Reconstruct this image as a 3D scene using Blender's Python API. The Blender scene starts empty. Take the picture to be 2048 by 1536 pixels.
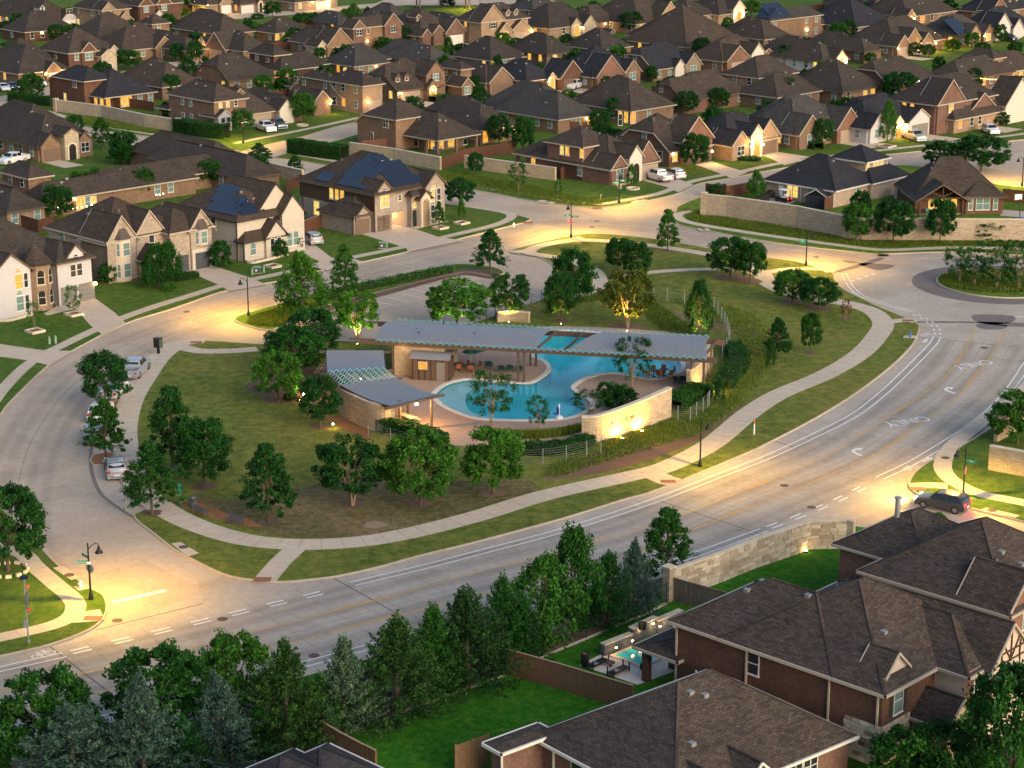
import bpy, bmesh, math, random
import numpy as np
from mathutils import Vector, Matrix
from mathutils.geometry import tessellate_polygon
random.seed(11)
rng = np.random.default_rng(11)
S = bpy.context.scene
COL = S.collection
PI = math.pi
# ---------------------------------------------------------------- camera
CAM_H, CAM_F, CAM_P = 62.0, 4141.0, math.radians(16.3)
cd = bpy.data.cameras.new('camera')
cam = bpy.data.objects.new('camera', cd)
COL.objects.link(cam)
cam.location = (0, 0, CAM_H)
cam.rotation_euler = (PI / 2 - CAM_P, 0, 0)
cd.sensor_fit = 'HORIZONTAL'
cd.sensor_width = 36.0
cd.lens = CAM_F / 2048 * 36.0
cd.clip_end = 6000
S.camera = cam
# ---------------------------------------------------------------- dusk sky and the low soft sun
TO_SUN = Vector((0.64, -0.77, 0.0)).normalized()
SUN_EL = math.radians(13)
w = bpy.data.worlds.new('World')
S.world = w
w.use_nodes = True
wn = w.node_tree.nodes
sky = wn.new('ShaderNodeTexSky')
sky.sky_type = 'NISHITA'
sky.sun_disc = False
sky.sun_elevation = SUN_EL
sky.sun_rotation = math.atan2(TO_SUN.x, TO_SUN.y)
sky.air_density = 1.0
sky.dust_density = 4.0
sky.ozone_density = 1.5
bg = wn['Background']
bg.inputs[1].default_value = 0.15
w.node_tree.links.new(sky.outputs[0], bg.inputs[0])
sl = bpy.data.lights.new('sun', 'SUN')
sl.energy = 0.68
sl.angle = math.radians(40)
sl.color = (1.0, 0.90, 0.81)
sun = bpy.data.objects.new('sun', sl)
COL.objects.link(sun)
d = Vector((TO_SUN.x * math.cos(SUN_EL + 0.35), TO_SUN.y * math.cos(SUN_EL + 0.35), math.sin(SUN_EL + 0.35)))
sun.rotation_euler = d.to_track_quat('Z', 'Y').to_euler()
vs = S.view_settings
vs.view_transform = 'Standard'
vs.look = 'None'
vs.gamma = 1.0
vs.use_curve_mapping = False
vs.exposure = 1.12
S.cycles.use_denoising = True
S.cycles.max_bounces = 6
S.cycles.transparent_max_bounces = 12
S.cycles.sample_clamp_indirect = 4.0
S.cycles.use_light_tree = True
LIGHT_K = 1.0          # common factor for all lamps
# ---------------------------------------------------------------- photo pixel (2048 wide) <-> ground position
def G(x, y, z=0.0):
 dx, dy = (x - 1024) / CAM_F, -(y - 768) / CAM_F
 vx, vy, vz = dx, math.cos(CAM_P) + dy * math.sin(CAM_P), -math.sin(CAM_P) + dy * math.cos(CAM_P)
 t = (z - CAM_H) / vz
 return Vector((vx * t, vy * t, z))
def PJ(p):
 z = p[1] * math.cos(CAM_P) - (p[2] - CAM_H) * math.sin(CAM_P)
 u = p[1] * math.sin(CAM_P) + (p[2] - CAM_H) * math.cos(CAM_P)
 return 1024 + CAM_F * p[0] / z, 768 - CAM_F * u / z
def along(o, d, px, z):
 """how far from o in direction d until the photo column px is reached"""
 k = (px - 1024) / CAM_F
 z0 = o[1] * math.cos(CAM_P) - (z - CAM_H) * math.sin(CAM_P)
 return (k * z0 - o[0]) / (d[0] - k * d[1] * math.cos(CAM_P))
def height_at(x, y, ytop):
 b = G(x, y)
 lo, hi = 0.0, 30.0
 for _ in range(40):
  m = (lo + hi) / 2
  if PJ((b.x, b.y, m))[1] > ytop: lo = m
  else: hi = m
 return lo
def ppm(x, y):
 b = G(x, y)
 return CAM_F / (b.y * math.cos(CAM_P) + CAM_H * math.sin(CAM_P))
TILE = {'a': (0, 0, 2.926), 'b': (680, 0, 2.926), 'c': (1348, 0, 2.926), 'd': (0, 400, 2.926),
  'p': (580, 480, 2.926), 'n': (1000, 480, 2.926), 'o': (1348, 380, 2.926), 'k': (0, 900, 2.409),
  'm': (600, 1000, 2.866), 'q': (1248, 900, 2.415), 's': (100, 640, 3.338),
  'A': (0, 0, 4.876), 'B': (400, 0, 4.876), 'C': (800, 0, 4.876), 'D': (1220, 0, 4.876), 'E': (1628, 0, 4.876),
  't': (1240, 1000, 4.452), 'u': (1640, 1000, 5.02), 'v': (1588, 1191, 4.452), 'w': (1140, 1191, 4.452),
  'x': (880, 1290, 6.244), 'y': (400, 1240, 5.12), 'z': (0, 420, 6.4), 'h': (90, 340, 5.689), 'i': (340, 330, 5.689),
  'j': (580, 290, 5.689), 'e': (1400, 260, 5.689), 'f': (1688, 260, 5.689), 'g': (1000, 220, 5.689),
  'r': (600, 630, 5.688), 'M': (1150, 770, 7.314), 'R': (1800, 880, 8.258), 'F': (0, 0, 1.0)}
def Q(t, x, y):
 o = TILE[t]
 return (o[0] + x / o[2], o[1] + y / o[2])
def QL(t, pts):
 return [Q(t, *p) for p in pts]
GZ = 0.125      # top of the raised lawns above the road
# ---------------------------------------------------------------- small builders
def tag(o, label=None, cat=None, group=None, kind=None):
 if label: o['label'] = label
 if cat: o['category'] = cat
 if group: o['group'] = group
 if kind: o['kind'] = kind
 return o
def link(o, parent=None):
 COL.objects.link(o)
 if parent is not None: o.parent = parent
 return o
def empty(name, loc, rz=0.0, parent=None):
 o = bpy.data.objects.new(name, None)
 o.empty_display_size = 0.2
 o.location = loc
 o.rotation_euler = (0, 0, rz)
 return link(o, parent)
def mesh(name, verts, faces, mats, uvs=None, midx=None, smooth=False):
 me = bpy.data.meshes.new(name)
 me.from_pydata([tuple(v) for v in verts], [], faces)
 for m in (mats if isinstance(mats, (list, tuple)) else [mats]):
  me.materials.append(M[m] if isinstance(m, str) else m)
 if uvs is not None:
  ul = me.uv_layers.new(name='UVMap')
  flat = [c for f in uvs for uv in f for c in uv]
  ul.data.foreach_set('uv', flat)
 if midx is not None:
  me.polygons.foreach_set('material_index', midx)
 if smooth:
  me.polygons.foreach_set('use_smooth', [True] * len(me.polygons))
 me.update()
 return me
def obj(name, me, parent=None, loc=(0, 0, 0), rz=0.0, scale=None):
 o = bpy.data.objects.new(name, me)
 o.location = loc
 o.rotation_euler = (0, 0, rz)
 if scale is not None: o.scale = scale
 return link(o, parent)
class MB:
 """collects simple solids into one mesh"""
 def __init__(s):
  s.v, s.f, s.uv = [], [], []
 def face(s, pts, uv=None):
  i = len(s.v)
  s.v += [tuple(p) for p in pts]
  s.f.append(list(range(i, i + len(pts))))
  s.uv.append(uv if uv else [(0, 0)] * len(pts))
 def box(s, x0, x1, y0, y1, z0, z1):
  P = [(x0, y0, z0), (x1, y0, z0), (x1, y1, z0), (x0, y1, z0), (x0, y0, z1), (x1, y0, z1), (x1, y1, z1), (x0, y1, z1)]
  for q in ((3, 2, 1, 0), (4, 5, 6, 7), (0, 1, 5, 4), (1, 2, 6, 5), (2, 3, 7, 6), (3, 0, 4, 7)):
   p = [P[k] for k in q]
   if q in ((3, 2, 1, 0), (4, 5, 6, 7)): uv = [(a[0], a[1]) for a in p]
   elif q in ((0, 1, 5, 4), (2, 3, 7, 6)): uv = [(a[0], a[2]) for a in p]
   else: uv = [(a[1], a[2]) for a in p]
   s.face(p, uv)
  return s
 def bar(s, a, b, wd, ht):
  """a box beam from a to b"""
  a, b = Vector(a), Vector(b)
  d = (b - a); L = d.length; d.normalize()
  up = Vector((0, 0, 1)) if abs(d.z) < 0.95 else Vector((1, 0, 0))
  r = d.cross(up).normalized(); up = r.cross(d)
  c = []
  for e in (a, b):
   for i, j in ((-1, -1), (1, -1), (1, 1), (-1, 1)):
    c.append(e + r * (i * wd / 2) + up * (j * ht / 2))
  for q in ((3, 2, 1, 0), (4, 5, 6, 7), (0, 1, 5, 4), (1, 2, 6, 5), (2, 3, 7, 6), (3, 0, 4, 7)):
   s.face([c[k] for k in q], [(0, 0), (L, 0), (L, ht), (0, ht)])
  return s
 def tube(s, pts, rads, n=8, cap=True):
  pts = [Vector(p) for p in pts]
  rings = []
  for i, p in enumerate(pts):
   t = (pts[min(i + 1, len(pts) - 1)] - pts[max(i - 1, 0)]).normalized()
   up = Vector((0, 0, 1)) if abs(t.z) < 0.9 else Vector((1, 0, 0))
   r = t.cross(up).normalized(); u2 = r.cross(t)
   rr = rads[i] if isinstance(rads, (list, tuple)) else rads
   rings.append([p + (r * math.cos(2 * PI * k / n) + u2 * math.sin(2 * PI * k / n)) * rr for k in range(n)])
  for i in range(len(rings) - 1):
   for k in range(n):
    s.face([rings[i][k], rings[i][(k + 1) % n], rings[i + 1][(k + 1) % n], rings[i + 1][k]])
  if cap:
   s.face(rings[0][::-1]); s.face(rings[-1])
  return s
 def lathe(s, prof, n=12, c=(0, 0, 0)):
  R = [[(c[0] + r * math.cos(2 * PI * k / n), c[1] + r * math.sin(2 * PI * k / n), c[2] + z) for k in range(n)] for r, z in prof]
  for i in range(len(R) - 1):
   for k in range(n):
    s.face([R[i][k], R[i][(k + 1) % n], R[i + 1][(k + 1) % n], R[i + 1][k]])
  s.face(R[0][::-1]); s.face(R[-1])
  return s
 def prism(s, poly, z0, z1):
  n = len(poly)
  s.face([(p[0], p[1], z1) for p in poly], [(p[0], p[1]) for p in poly])
  s.face([(p[0], p[1], z0) for p in poly][::-1], [(p[0], p[1]) for p in poly][::-1])
  for i in range(n):
   a, b = poly[i], poly[(i + 1) % n]
   L = math.hypot(b[0] - a[0], b[1] - a[1])
   s.face([(a[0], a[1], z0), (b[0], b[1], z0), (b[0], b[1], z1), (a[0], a[1], z1)], [(0, z0), (L, z0), (L, z1), (0, z1)])
  return s
 def build(s, name, mat, parent=None, loc=(0, 0, 0), rz=0.0, smooth=False):
  me = mesh(name, s.v, s.f, mat, s.uv, smooth=smooth)
  return obj(name, me, parent, loc, rz)
def catmull(pts, n=6, closed=False):
 pts = [Vector((p[0], p[1])) for p in pts]
 N = len(pts); out = []
 rngi = range(N if closed else N - 1)
 for i in rngi:
  p1, p2 = pts[i], pts[(i + 1) % N]
  p0 = pts[(i - 1) % N] if closed or i > 0 else p1 * 2 - p2
  p3 = pts[(i + 2) % N] if closed or i + 2 < N else p2 * 2 - p1
  # centripetal-like: limit tangents to avoid overshoot
  L = (p2 - p1).length
  t1 = (p2 - p0); t2 = (p3 - p1)
  t1 = t1.normalized() * min(L, t1.length / 2) if t1.length > 1e-6 else t1
  t2 = t2.normalized() * min(L, t2.length / 2) if t2.length > 1e-6 else t2
  for k in range(n):
   t = k / n
   h1 = 2 * t**3 - 3 * t**2 + 1; h2 = -2 * t**3 + 3 * t**2; h3 = t**3 - 2 * t**2 + t; h4 = t**3 - t**2
   out.append(p1 * h1 + p2 * h2 + t1 * h3 + t2 * h4)
 if not closed: out.append(pts[-1])
 return out
def ground_pts(px, smooth=0, closed=True):
 g = [G(*p).xy for p in px]
 return catmull(g, smooth, closed) if smooth else g
def area2(p):
 return sum(p[i][0] * p[(i + 1) % len(p)][1] - p[(i + 1) % len(p)][0] * p[i][1] for i in range(len(p)))
def sheet(name, pts, z, mat, parent=None, kind='structure'):
 pts = [Vector((p[0], p[1])) for p in pts]
 if area2(pts) < 0: pts = pts[::-1]
 tr = tessellate_polygon([[Vector((p.x, p.y, 0)) for p in pts]])
 fs = []
 for t in tr:
  a, b, c = (pts[i] for i in t)
  fs.append(list(t) if (b - a).cross(c - a) > 0 else list(t)[::-1])
 o = obj(name, mesh(name, [(p.x, p.y, z) for p in pts], fs, mat), parent)
 if parent is None: o['kind'] = kind
 return o
def offset_line(pts, d, closed=False):
 out = []; N = len(pts)
 for i in range(N):
  a = pts[(i - 1) % N] if closed or i > 0 else pts[i]
  b = pts[(i + 1) % N] if closed or i < N - 1 else pts[i]
  p = pts[i]
  t1 = (p - a); t2 = (b - p)
  t1 = t1.normalized() if t1.length > 1e-6 else t2.normalized()
  t2 = t2.normalized() if t2.length > 1e-6 else t1
  n1, n2 = Vector((-t1.y, t1.x)), Vector((-t2.y, t2.x))
  n = n1 + n2
  n = n.normalized() if n.length > 1e-3 else n1
  out.append(p + n * (d / max(0.5, n.dot(n1))))
 return out
def strip(name, pts, width, z, mat, parent=None, kind='structure', off=0.0, h=0.0):
 """a flat ribbon along pts; h > 0 gives it side faces going down"""
 L, R = offset_line(pts, off + width / 2), offset_line(pts, off - width / 2)
 v, f, uv = [], [], []
 s = 0
 for i in range(len(pts)):
  v += [(L[i].x, L[i].y, z), (R[i].x, R[i].y, z)]
 for i in range(len(pts) - 1):
  f.append([2 * i, 2 * i + 1, 2 * i + 3, 2 * i + 2])
 if h:
  n = len(v)
  v += [(a, b, c - h) for a, b, c in v[:n]]
  for i in range(len(pts) - 1):
   f.append([2 * i, 2 * i + 2, n + 2 * i + 2, n + 2 * i]); f.append([2 * i + 1, n + 2 * i + 1, n + 2 * i + 3, 2 * i + 3])
  f.append([0, n, n + 1, 1]); e = len(pts) * 2 - 2; f.append([e, e + 1, n + e + 1, n + e])
 o = obj(name, mesh(name, v, f, mat), parent)
 if parent is None: o['kind'] = kind
 return o
def resample(pts, step):
 out = [pts[0].copy()]; acc = 0
 for i in range(len(pts) - 1):
  a, b = pts[i], pts[i + 1]; L = (b - a).length
  while acc + L >= step:
   t = (step - acc) / L
   a = a + (b - a) * t; out.append(a.copy()); L = (b - a).length; acc = 0
  acc += L
 return out
# ---------------------------------------------------------------- materials
M = {}
def newmat(name):
 m = bpy.data.materials.new(name); m.use_nodes = True
 M[name] = m
 return m, m.node_tree.nodes, m.node_tree.links, m.node_tree.nodes['Principled BSDF']
def ramp(n, stops):
 r = n.new('ShaderNodeValToRGB')
 e = r.color_ramp.elements
 while len(e) < len(stops): e.new(0.5)
 for k, (p, c) in enumerate(stops):
  e[k].position = p; e[k].color = (*c, 1)
 return r
def noise(n, l, scale, detail=4, rough=0.6, vec=None):
 t = n.new('ShaderNodeTexNoise'); t.inputs['Scale'].default_value = scale
 t.inputs['Detail'].default_value = detail; t.inputs['Roughness'].default_value = rough
 if vec is not None: l.new(vec, t.inputs['Vector'])
 return t
def mixc(n, l, fac, a, b, mode='MIX'):
 x = n.new('ShaderNodeMix'); x.data_type = 'RGBA'; x.blend_type = mode
 for s, v in ((x.inputs[0], fac), (x.inputs[6], a), (x.inputs[7], b)):
  if hasattr(v, 'is_linked') or hasattr(v, 'node'): l.new(v, s)
  elif isinstance(v, tuple): s.default_value = (*v, 1) if len(v) == 3 else v
  else: s.default_value = v
 return x.outputs[2]
def bump(n, l, h, strength, dist, b):
 u = n.new('ShaderNodeBump'); u.inputs['Strength'].default_value = strength; u.inputs['Distance'].default_value = dist
 l.new(h, u.inputs['Height']); l.new(u.outputs[0], b.inputs['Normal'])
def pos(n):
 return n.new('ShaderNodeNewGeometry').outputs['Position']
def plain(name, c, rough=0.6, metal=0.0, var=0.0, spec=0.4):
 m, n, l, b = newmat(name)
 b.inputs['Roughness'].default_value = rough; b.inputs['Metallic'].default_value = metal
 b.inputs['Specular IOR Level'].default_value = spec
 if var:
  t = noise(n, l, 3.0, 5, 0.65, pos(n))
  r = ramp(n, [(0.25, tuple(x * (1 - var) for x in c)), (0.75, tuple(min(1, x * (1 + var)) for x in c))])
  l.new(t.outputs[0], r.inputs[0]); l.new(r.outputs[0], b.inputs['Base Color'])
 else: b.inputs['Base Color'].default_value = (*c, 1)
 return m
def emis(name, c, strength, var=0.0):
 m, n, l, b = newmat(name)
 b.inputs['Base Color'].default_value = (0.02, 0.02, 0.02, 1)
 b.inputs['Emission Color'].default_value = (*c, 1); b.inputs['Emission Strength'].default_value = strength
 if var:
  t = noise(n, l, 2.2, 3, 0.5, pos(n))
  r = ramp(n, [(0.35, tuple(x * (1 - var) for x in c)), (0.62, c)])
  l.new(t.outputs[0], r.inputs[0]); l.new(r.outputs[0], b.inputs['Emission Color'])
 return m
def concrete(name, c, var=0.12, streak=None):
 m, n, l, b = newmat(name)
 P = pos(n)
 t1 = noise(n, l, 0.12, 6, 0.62, P); t2 = noise(n, l, 1.6, 6, 0.7, P); t3 = noise(n, l, 14, 3, 0.7, P)
 r1 = ramp(n, [(0.3, tuple(x * (1 - var) for x in c)), (0.7, tuple(x * (1 + var) for x in c))])
 l.new(t1.outputs[0], r1.inputs[0])
 r2 = ramp(n, [(0.3, (0.83, 0.82, 0.81)), (0.7, (1.08, 1.08, 1.08))]); l.new(t2.outputs[0], r2.inputs[0])
 r3 = ramp(n, [(0.3, (0.9, 0.9, 0.9)), (0.7, (1.08, 1.08, 1.08))]); l.new(t3.outputs[0], r3.inputs[0])
 a = mixc(n, l, 1.0, r1.outputs[0], r2.outputs[0], 'MULTIPLY')
 a = mixc(n, l, 1.0, a, r3.outputs[0], 'MULTIPLY')
 if streak:
  mp = n.new('ShaderNodeMapping'); mp.inputs['Rotation'].default_value = (0, 0, -streak); l.new(P, mp.inputs['Vector'])
  bt = n.new('ShaderNodeTexBrick'); l.new(mp.outputs[0], bt.inputs['Vector']); bt.offset = 0.0
  for nm_, v_ in (('Scale', 1), ('Brick Width', 4.6), ('Row Height', 3.6), ('Mortar Size', 0.0)): bt.inputs[nm_].default_value = v_
  bt.inputs['Color1'].default_value = (.9, .9, .9, 1); bt.inputs['Color2'].default_value = (1.06, 1.06, 1.06, 1)
  a = mixc(n, l, 1.0, a, bt.outputs[0], 'MULTIPLY')
 l.new(a, b.inputs['Base Color'])
 b.inputs['Roughness'].default_value = 0.82; b.inputs['Specular IOR Level'].default_value = 0.3
 bump(n, l, t3.outputs[0], 0.25, 0.01, b)
 return m
def grassmat(name, c1, c2, c3, dry=0.5, scale=1.0):
 m, n, l, b = newmat(name)
 P = pos(n)
 t1 = noise(n, l, 0.07 * scale, 5, 0.6, P); t2 = noise(n, l, 0.9 * scale, 6, 0.7, P); t3 = noise(n, l, 9, 4, 0.8, P)
 r1 = ramp(n, [(0.34, c1), (0.5, c2), (0.5 + 0.25 * (1.3 - dry), c3)]); l.new(t1.outputs[0], r1.inputs[0])
 r2 = ramp(n, [(0.36, tuple(x * .7 for x in c1)), (0.5, c2), (0.66, tuple(x * 1.12 for x in c3))]); l.new(t2.outputs[0], r2.inputs[0])
 a = mixc(n, l, 0.55, r1.outputs[0], r2.outputs[0])
 r3 = ramp(n, [(0.34, (0.42, 0.46, 0.42)), (0.68, (1.5, 1.45, 1.35))]); l.new(t3.outputs[0], r3.inputs[0])
 a = mixc(n, l, 1.0, a, r3.outputs[0], 'MULTIPLY')
 l.new(a, b.inputs['Base Color'])
 b.inputs['Roughness'].default_value = 0.95; b.inputs['Specular IOR Level'].default_value = 0.1
 bump(n, l, t3.outputs[0], 0.9, 0.08, b)
 return m
def bricks(name, c1, c2, mortar, bw=0.24, bh=0.085, ms=0.012, vary=0.5, rough=0.9, bumps=0.4, noisec=0.35):
 """brick, stone or shingle courses read from the UV map in metres"""
 m, n, l, b = newmat(name)
 uv = n.new('ShaderNodeUVMap').outputs[0]
 t = n.new('ShaderNodeTexBrick')
 l.new(uv, t.inputs['Vector'])
 t.inputs['Scale'].default_value = 1.0
 t.inputs['Brick Width'].default_value = bw; t.inputs['Row Height'].default_value = bh
 t.inputs['Mortar Size'].default_value = ms; t.inputs['Mortar Smooth'].default_value = 0.3; t.inputs['Bias'].default_value = 0.0
 t.inputs['Color1'].default_value = (*c1, 1); t.inputs['Color2'].default_value = (*c2, 1); t.inputs['Mortar'].default_value = (*mortar, 1)
 P = pos(n)
 t2 = noise(n, l, 0.5, 5, 0.65, P); t3 = noise(n, l, 6, 4, 0.75, P)
 r2 = ramp(n, [(0.3, (1 - noisec,) * 3), (0.7, (1 + noisec * 0.6,) * 3)]); l.new(t2.outputs[0], r2.inputs[0])
 r3 = ramp(n, [(0.28, (1 - noisec * 1.4,) * 3), (0.72, (1 + noisec * 1.2,) * 3)]); l.new(t3.outputs[0], r3.inputs[0])
 a = mixc(n, l, 0.6, t.outputs[0], r2.outputs[0], 'MULTIPLY')
 a = mixc(n, l, 0.8, a, r3.outputs[0], 'MULTIPLY')
 oi = n.new('ShaderNodeObjectInfo')
 rr = ramp(n, [(0.0, (0.86, 0.88, 0.92)), (0.5, (1, 1, 1)), (1.0, (1.14, 1.08, 1.02))]); l.new(oi.outputs['Random'], rr.inputs[0])
 a = mixc(n, l, 1.0, a, rr.outputs[0], 'MULTIPLY')
 l.new(a, b.inputs['Base Color'])
 b.inputs['Roughness'].default_value = rough; b.inputs['Specular IOR Level'].default_value = 0.25
 bump(n, l, t.outputs['Fac'], -bumps, 0.02, b)
 return m
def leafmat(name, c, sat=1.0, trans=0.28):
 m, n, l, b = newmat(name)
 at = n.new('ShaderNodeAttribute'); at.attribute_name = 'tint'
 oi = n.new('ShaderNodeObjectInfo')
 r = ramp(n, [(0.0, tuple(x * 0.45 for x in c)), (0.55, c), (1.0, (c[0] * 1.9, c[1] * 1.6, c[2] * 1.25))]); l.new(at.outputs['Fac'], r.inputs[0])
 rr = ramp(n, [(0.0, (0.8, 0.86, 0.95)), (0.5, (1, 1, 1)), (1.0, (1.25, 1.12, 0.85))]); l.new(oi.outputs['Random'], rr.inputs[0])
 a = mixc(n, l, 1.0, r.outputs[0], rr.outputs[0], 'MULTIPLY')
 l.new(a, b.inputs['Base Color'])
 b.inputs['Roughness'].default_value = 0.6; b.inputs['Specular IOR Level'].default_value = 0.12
 tr = n.new('ShaderNodeBsdfTranslucent'); l.new(a, tr.inputs[0])
 mx = n.new('ShaderNodeMixShader'); mx.inputs[0].default_value = trans
 l.new(b.outputs[0], mx.inputs[1]); l.new(tr.outputs[0], mx.inputs[2])
 l.new(mx.outputs[0], n['Material Output'].inputs[0])
 return m
# ground
concrete('road_concrete', (0.4285, 0.3432, 0.2668), 0.10, 0.72)
concrete('boulevard_concrete', (0.3979, 0.3425, 0.2896), 0.10, 0.66)
concrete('sidewalk', (0.4944, 0.4137, 0.3240), 0.08)
concrete('kerb', (0.4326, 0.3546, 0.2745), 0.1)
concrete('driveway', (0.5150, 0.4137, 0.3240), 0.08)
concrete('pool_deck', (0.36, 0.255, 0.195), 0.12)
concrete('patio', (0.45, 0.38, 0.33), 0.1)
concrete('paver_dark', (0.16, 0.135, 0.13), 0.15)
concrete('paver_red', (0.26, 0.11, 0.075), 0.15)
concrete('mulch', (0.13, 0.075, 0.05), 0.35)
concrete('mulch_orange', (0.24, 0.105, 0.04), 0.3)
concrete('bare_soil', (0.22, 0.165, 0.115), 0.35)
concrete('limestone', (0.55, 0.47, 0.36), 0.12)
plain('joint', (0.13, 0.11, 0.10), 0.9)
plain('joint_soft', (0.19, 0.16, 0.14), 0.9)
plain('paint_white', (0.62, 0.61, 0.60), 0.6, var=0.2)
plain('paint_yellow', (0.55, 0.30, 0.05), 0.6, var=0.22)
grassmat('grass_park', (0.0673, 0.1077, 0.0181), (0.1230, 0.1527, 0.0307), (0.2474, 0.2064, 0.0579), 0.55)
grassmat('grass_lawn', (0.0437, 0.0975, 0.0133), (0.0701, 0.1313, 0.0181), (0.1391, 0.1512, 0.0361), 0.25)
grassmat('grass_lush', (0.0173, 0.0938, 0.0063), (0.0270, 0.1398, 0.0081), (0.0875, 0.1711, 0.0261), 0.6, 2.0)
grassmat('grass_wild', (0.0471, 0.0962, 0.0133), (0.0782, 0.1495, 0.0181), (0.1552, 0.2015, 0.0389), 0.4)
grassmat('grass_worn', (0.068, 0.074, 0.024), (0.135, 0.115, 0.054), (0.230, 0.169, 0.101), 0.9, 1.6)
# walls
bricks('brick', (0.1282, 0.0690, 0.0421), (0.1924, 0.1110, 0.0701), (0.2180, 0.1680, 0.1234))
bricks('brick_dark', (0.0769, 0.0357, 0.0237), (0.1129, 0.0535, 0.0343), (0.1174, 0.0715, 0.0531))
bricks('brick_red', (0.1215, 0.0532, 0.0380), (0.1755, 0.0874, 0.0640), (0.1800, 0.1283, 0.1000))
bricks('brick_tan', (0.1859, 0.1200, 0.0758), (0.2693, 0.1859, 0.1234), (0.2950, 0.2279, 0.1683))
bricks('brick_grey', (0.1955, 0.1487, 0.1148), (0.3400, 0.2720, 0.2210), (0.3740, 0.3230, 0.2720))
bricks('brick_white', (0.4060, 0.3896, 0.4031), (0.4585, 0.4434, 0.4618), (0.3928, 0.3762, 0.3885), noisec=0.08)
bricks('brick_cream', (0.4435, 0.3802, 0.3089), (0.5069, 0.4435, 0.3722), (0.4277, 0.3722, 0.3089), noisec=0.1)
bricks('stone', (0.30, 0.225, 0.14), (0.46, 0.37, 0.25), (0.48, 0.41, 0.31), 0.55, 0.24, 0.03, noisec=0.3)
bricks('stone_wall', (0.34, 0.265, 0.185), (0.47, 0.385, 0.285), (0.25, 0.19, 0.13), 0.62, 0.17, 0.018, noisec=0.22)
bricks('stone_thin', (0.33, 0.245, 0.165), (0.49, 0.385, 0.27), (0.20, 0.15, 0.105), 0.75, 0.11, 0.014, noisec=0.3)
bricks('stone_blue', (0.05, 0.06, 0.085), (0.10, 0.12, 0.16), (0.12, 0.12, 0.13), 0.3, 0.15, 0.02)
plain('stucco', (0.44, 0.35, 0.29), 0.9, var=0.06)
plain('stucco_white', (0.4910, 0.4435, 0.3881), 0.9, var=0.06)
# roofs
bricks('shingle_brown', (0.0358, 0.0289, 0.0248), (0.0623, 0.0508, 0.0427), (0.0207, 0.0173, 0.0161), 0.62, 0.19, 0.018, rough=0.95, bumps=0.6, noisec=0.32)
bricks('shingle_grey', (0.0392, 0.0370, 0.0370), (0.0635, 0.0601, 0.0577), (0.0231, 0.0219, 0.0219), 0.62, 0.19, 0.018, rough=0.95, bumps=0.6, noisec=0.32)
bricks('shingle_blue', (0.0168, 0.0182, 0.0252), (0.0294, 0.0315, 0.0406), (0.0098, 0.0105, 0.0140), 0.62, 0.19, 0.018, rough=0.95, bumps=0.5, noisec=0.3)
bricks('shingle_warm', (0.0433, 0.0312, 0.0243), (0.0722, 0.0543, 0.0427), (0.0243, 0.0185, 0.0161), 0.62, 0.19, 0.018, rough=0.95, bumps=0.6, noisec=0.32)
bricks('shingle_near', (0.0359, 0.0290, 0.0265), (0.0773, 0.0620, 0.0542), (0.0161, 0.0133, 0.0132), 0.42, 0.17, 0.018, rough=0.95, bumps=0.5, noisec=0.34)
bricks('ridge_cap', (0.0634, 0.0446, 0.0389), (0.0972, 0.0720, 0.0619), (0.0360, 0.0288, 0.0259), 0.3, 0.3, 0.02, rough=0.95)
plain('trim_cream', (0.3519, 0.2984, 0.2448), 0.6, var=0.05)
plain('trim_white', (0.5280, 0.5040, 0.4800), 0.55)
plain('trim_dark', (0.035, 0.03, 0.028), 0.5)
plain('trim_brown', (0.10, 0.065, 0.045), 0.6)
plain('copper_roof', (0.075, 0.055, 0.05), 0.5, 0.3, var=0.2)
plain('timber', (0.055, 0.03, 0.018), 0.8, var=0.25)
plain('wood_red', (0.10, 0.04, 0.022), 0.8, var=0.3)
plain('wood_brown', (0.13, 0.075, 0.04), 0.85, var=0.3)
plain('wood_grey', (0.13, 0.105, 0.08), 0.85, var=0.25)
plain('wood_cap', (0.26, 0.19, 0.13), 0.8, var=0.2)
plain('garage_brown', (0.13, 0.085, 0.06), 0.6)
plain('garage_grey', (0.16, 0.145, 0.135), 0.6)
plain('garage_slate', (0.055, 0.06, 0.072), 0.5)
plain('garage_white', (0.58, 0.53, 0.48), 0.6)
plain('garage_tan', (0.30, 0.235, 0.18), 0.6)
plain('door_wood', (0.14, 0.055, 0.025), 0.5)
plain('dark_void', (0.012, 0.011, 0.010), 0.9)  # shade of open entries and arches put into a flat panel colour
# glass
m, n, l, b = newmat('glass_dark'); b.inputs['Base Color'].default_value = (0.02, 0.026, 0.03, 1); b.inputs['Roughness'].default_value = 0.08; b.inputs['Specular IOR Level'].default_value = 0.9
m, n, l, b = newmat('glass_blind'); b.inputs['Base Color'].default_value = (0.13, 0.20, 0.19, 1); b.inputs['Roughness'].default_value = 0.15; b.inputs['Specular IOR Level'].default_value = 0.8
emis('lit_warm', (1.0, 0.50, 0.055), 0.62, 0.45)
emis('lit_pale', (1.0, 0.66, 0.16), 0.58, 0.35)
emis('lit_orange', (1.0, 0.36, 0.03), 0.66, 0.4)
emis('bulb', (1.0, 0.66, 0.25), 30)
emis('bulb_white', (1.0, 0.86, 0.6), 30)
emis('tail_light', (1.0, 0.03, 0.05), 2.5)
emis('head_light', (1.0, 0.85, 0.6), 12)
emis('fairy', (1.0, 0.45, 0.12), 6)
# solar
m, n, l, b = newmat('solar'); b.inputs['Base Color'].default_value = (0.010, 0.015, 0.032, 1); b.inputs['Roughness'].default_value = 0.22; b.inputs['Specular IOR Level'].default_value = 0.6
plain('solar_frame', (0.03, 0.033, 0.04), 0.4)
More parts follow.
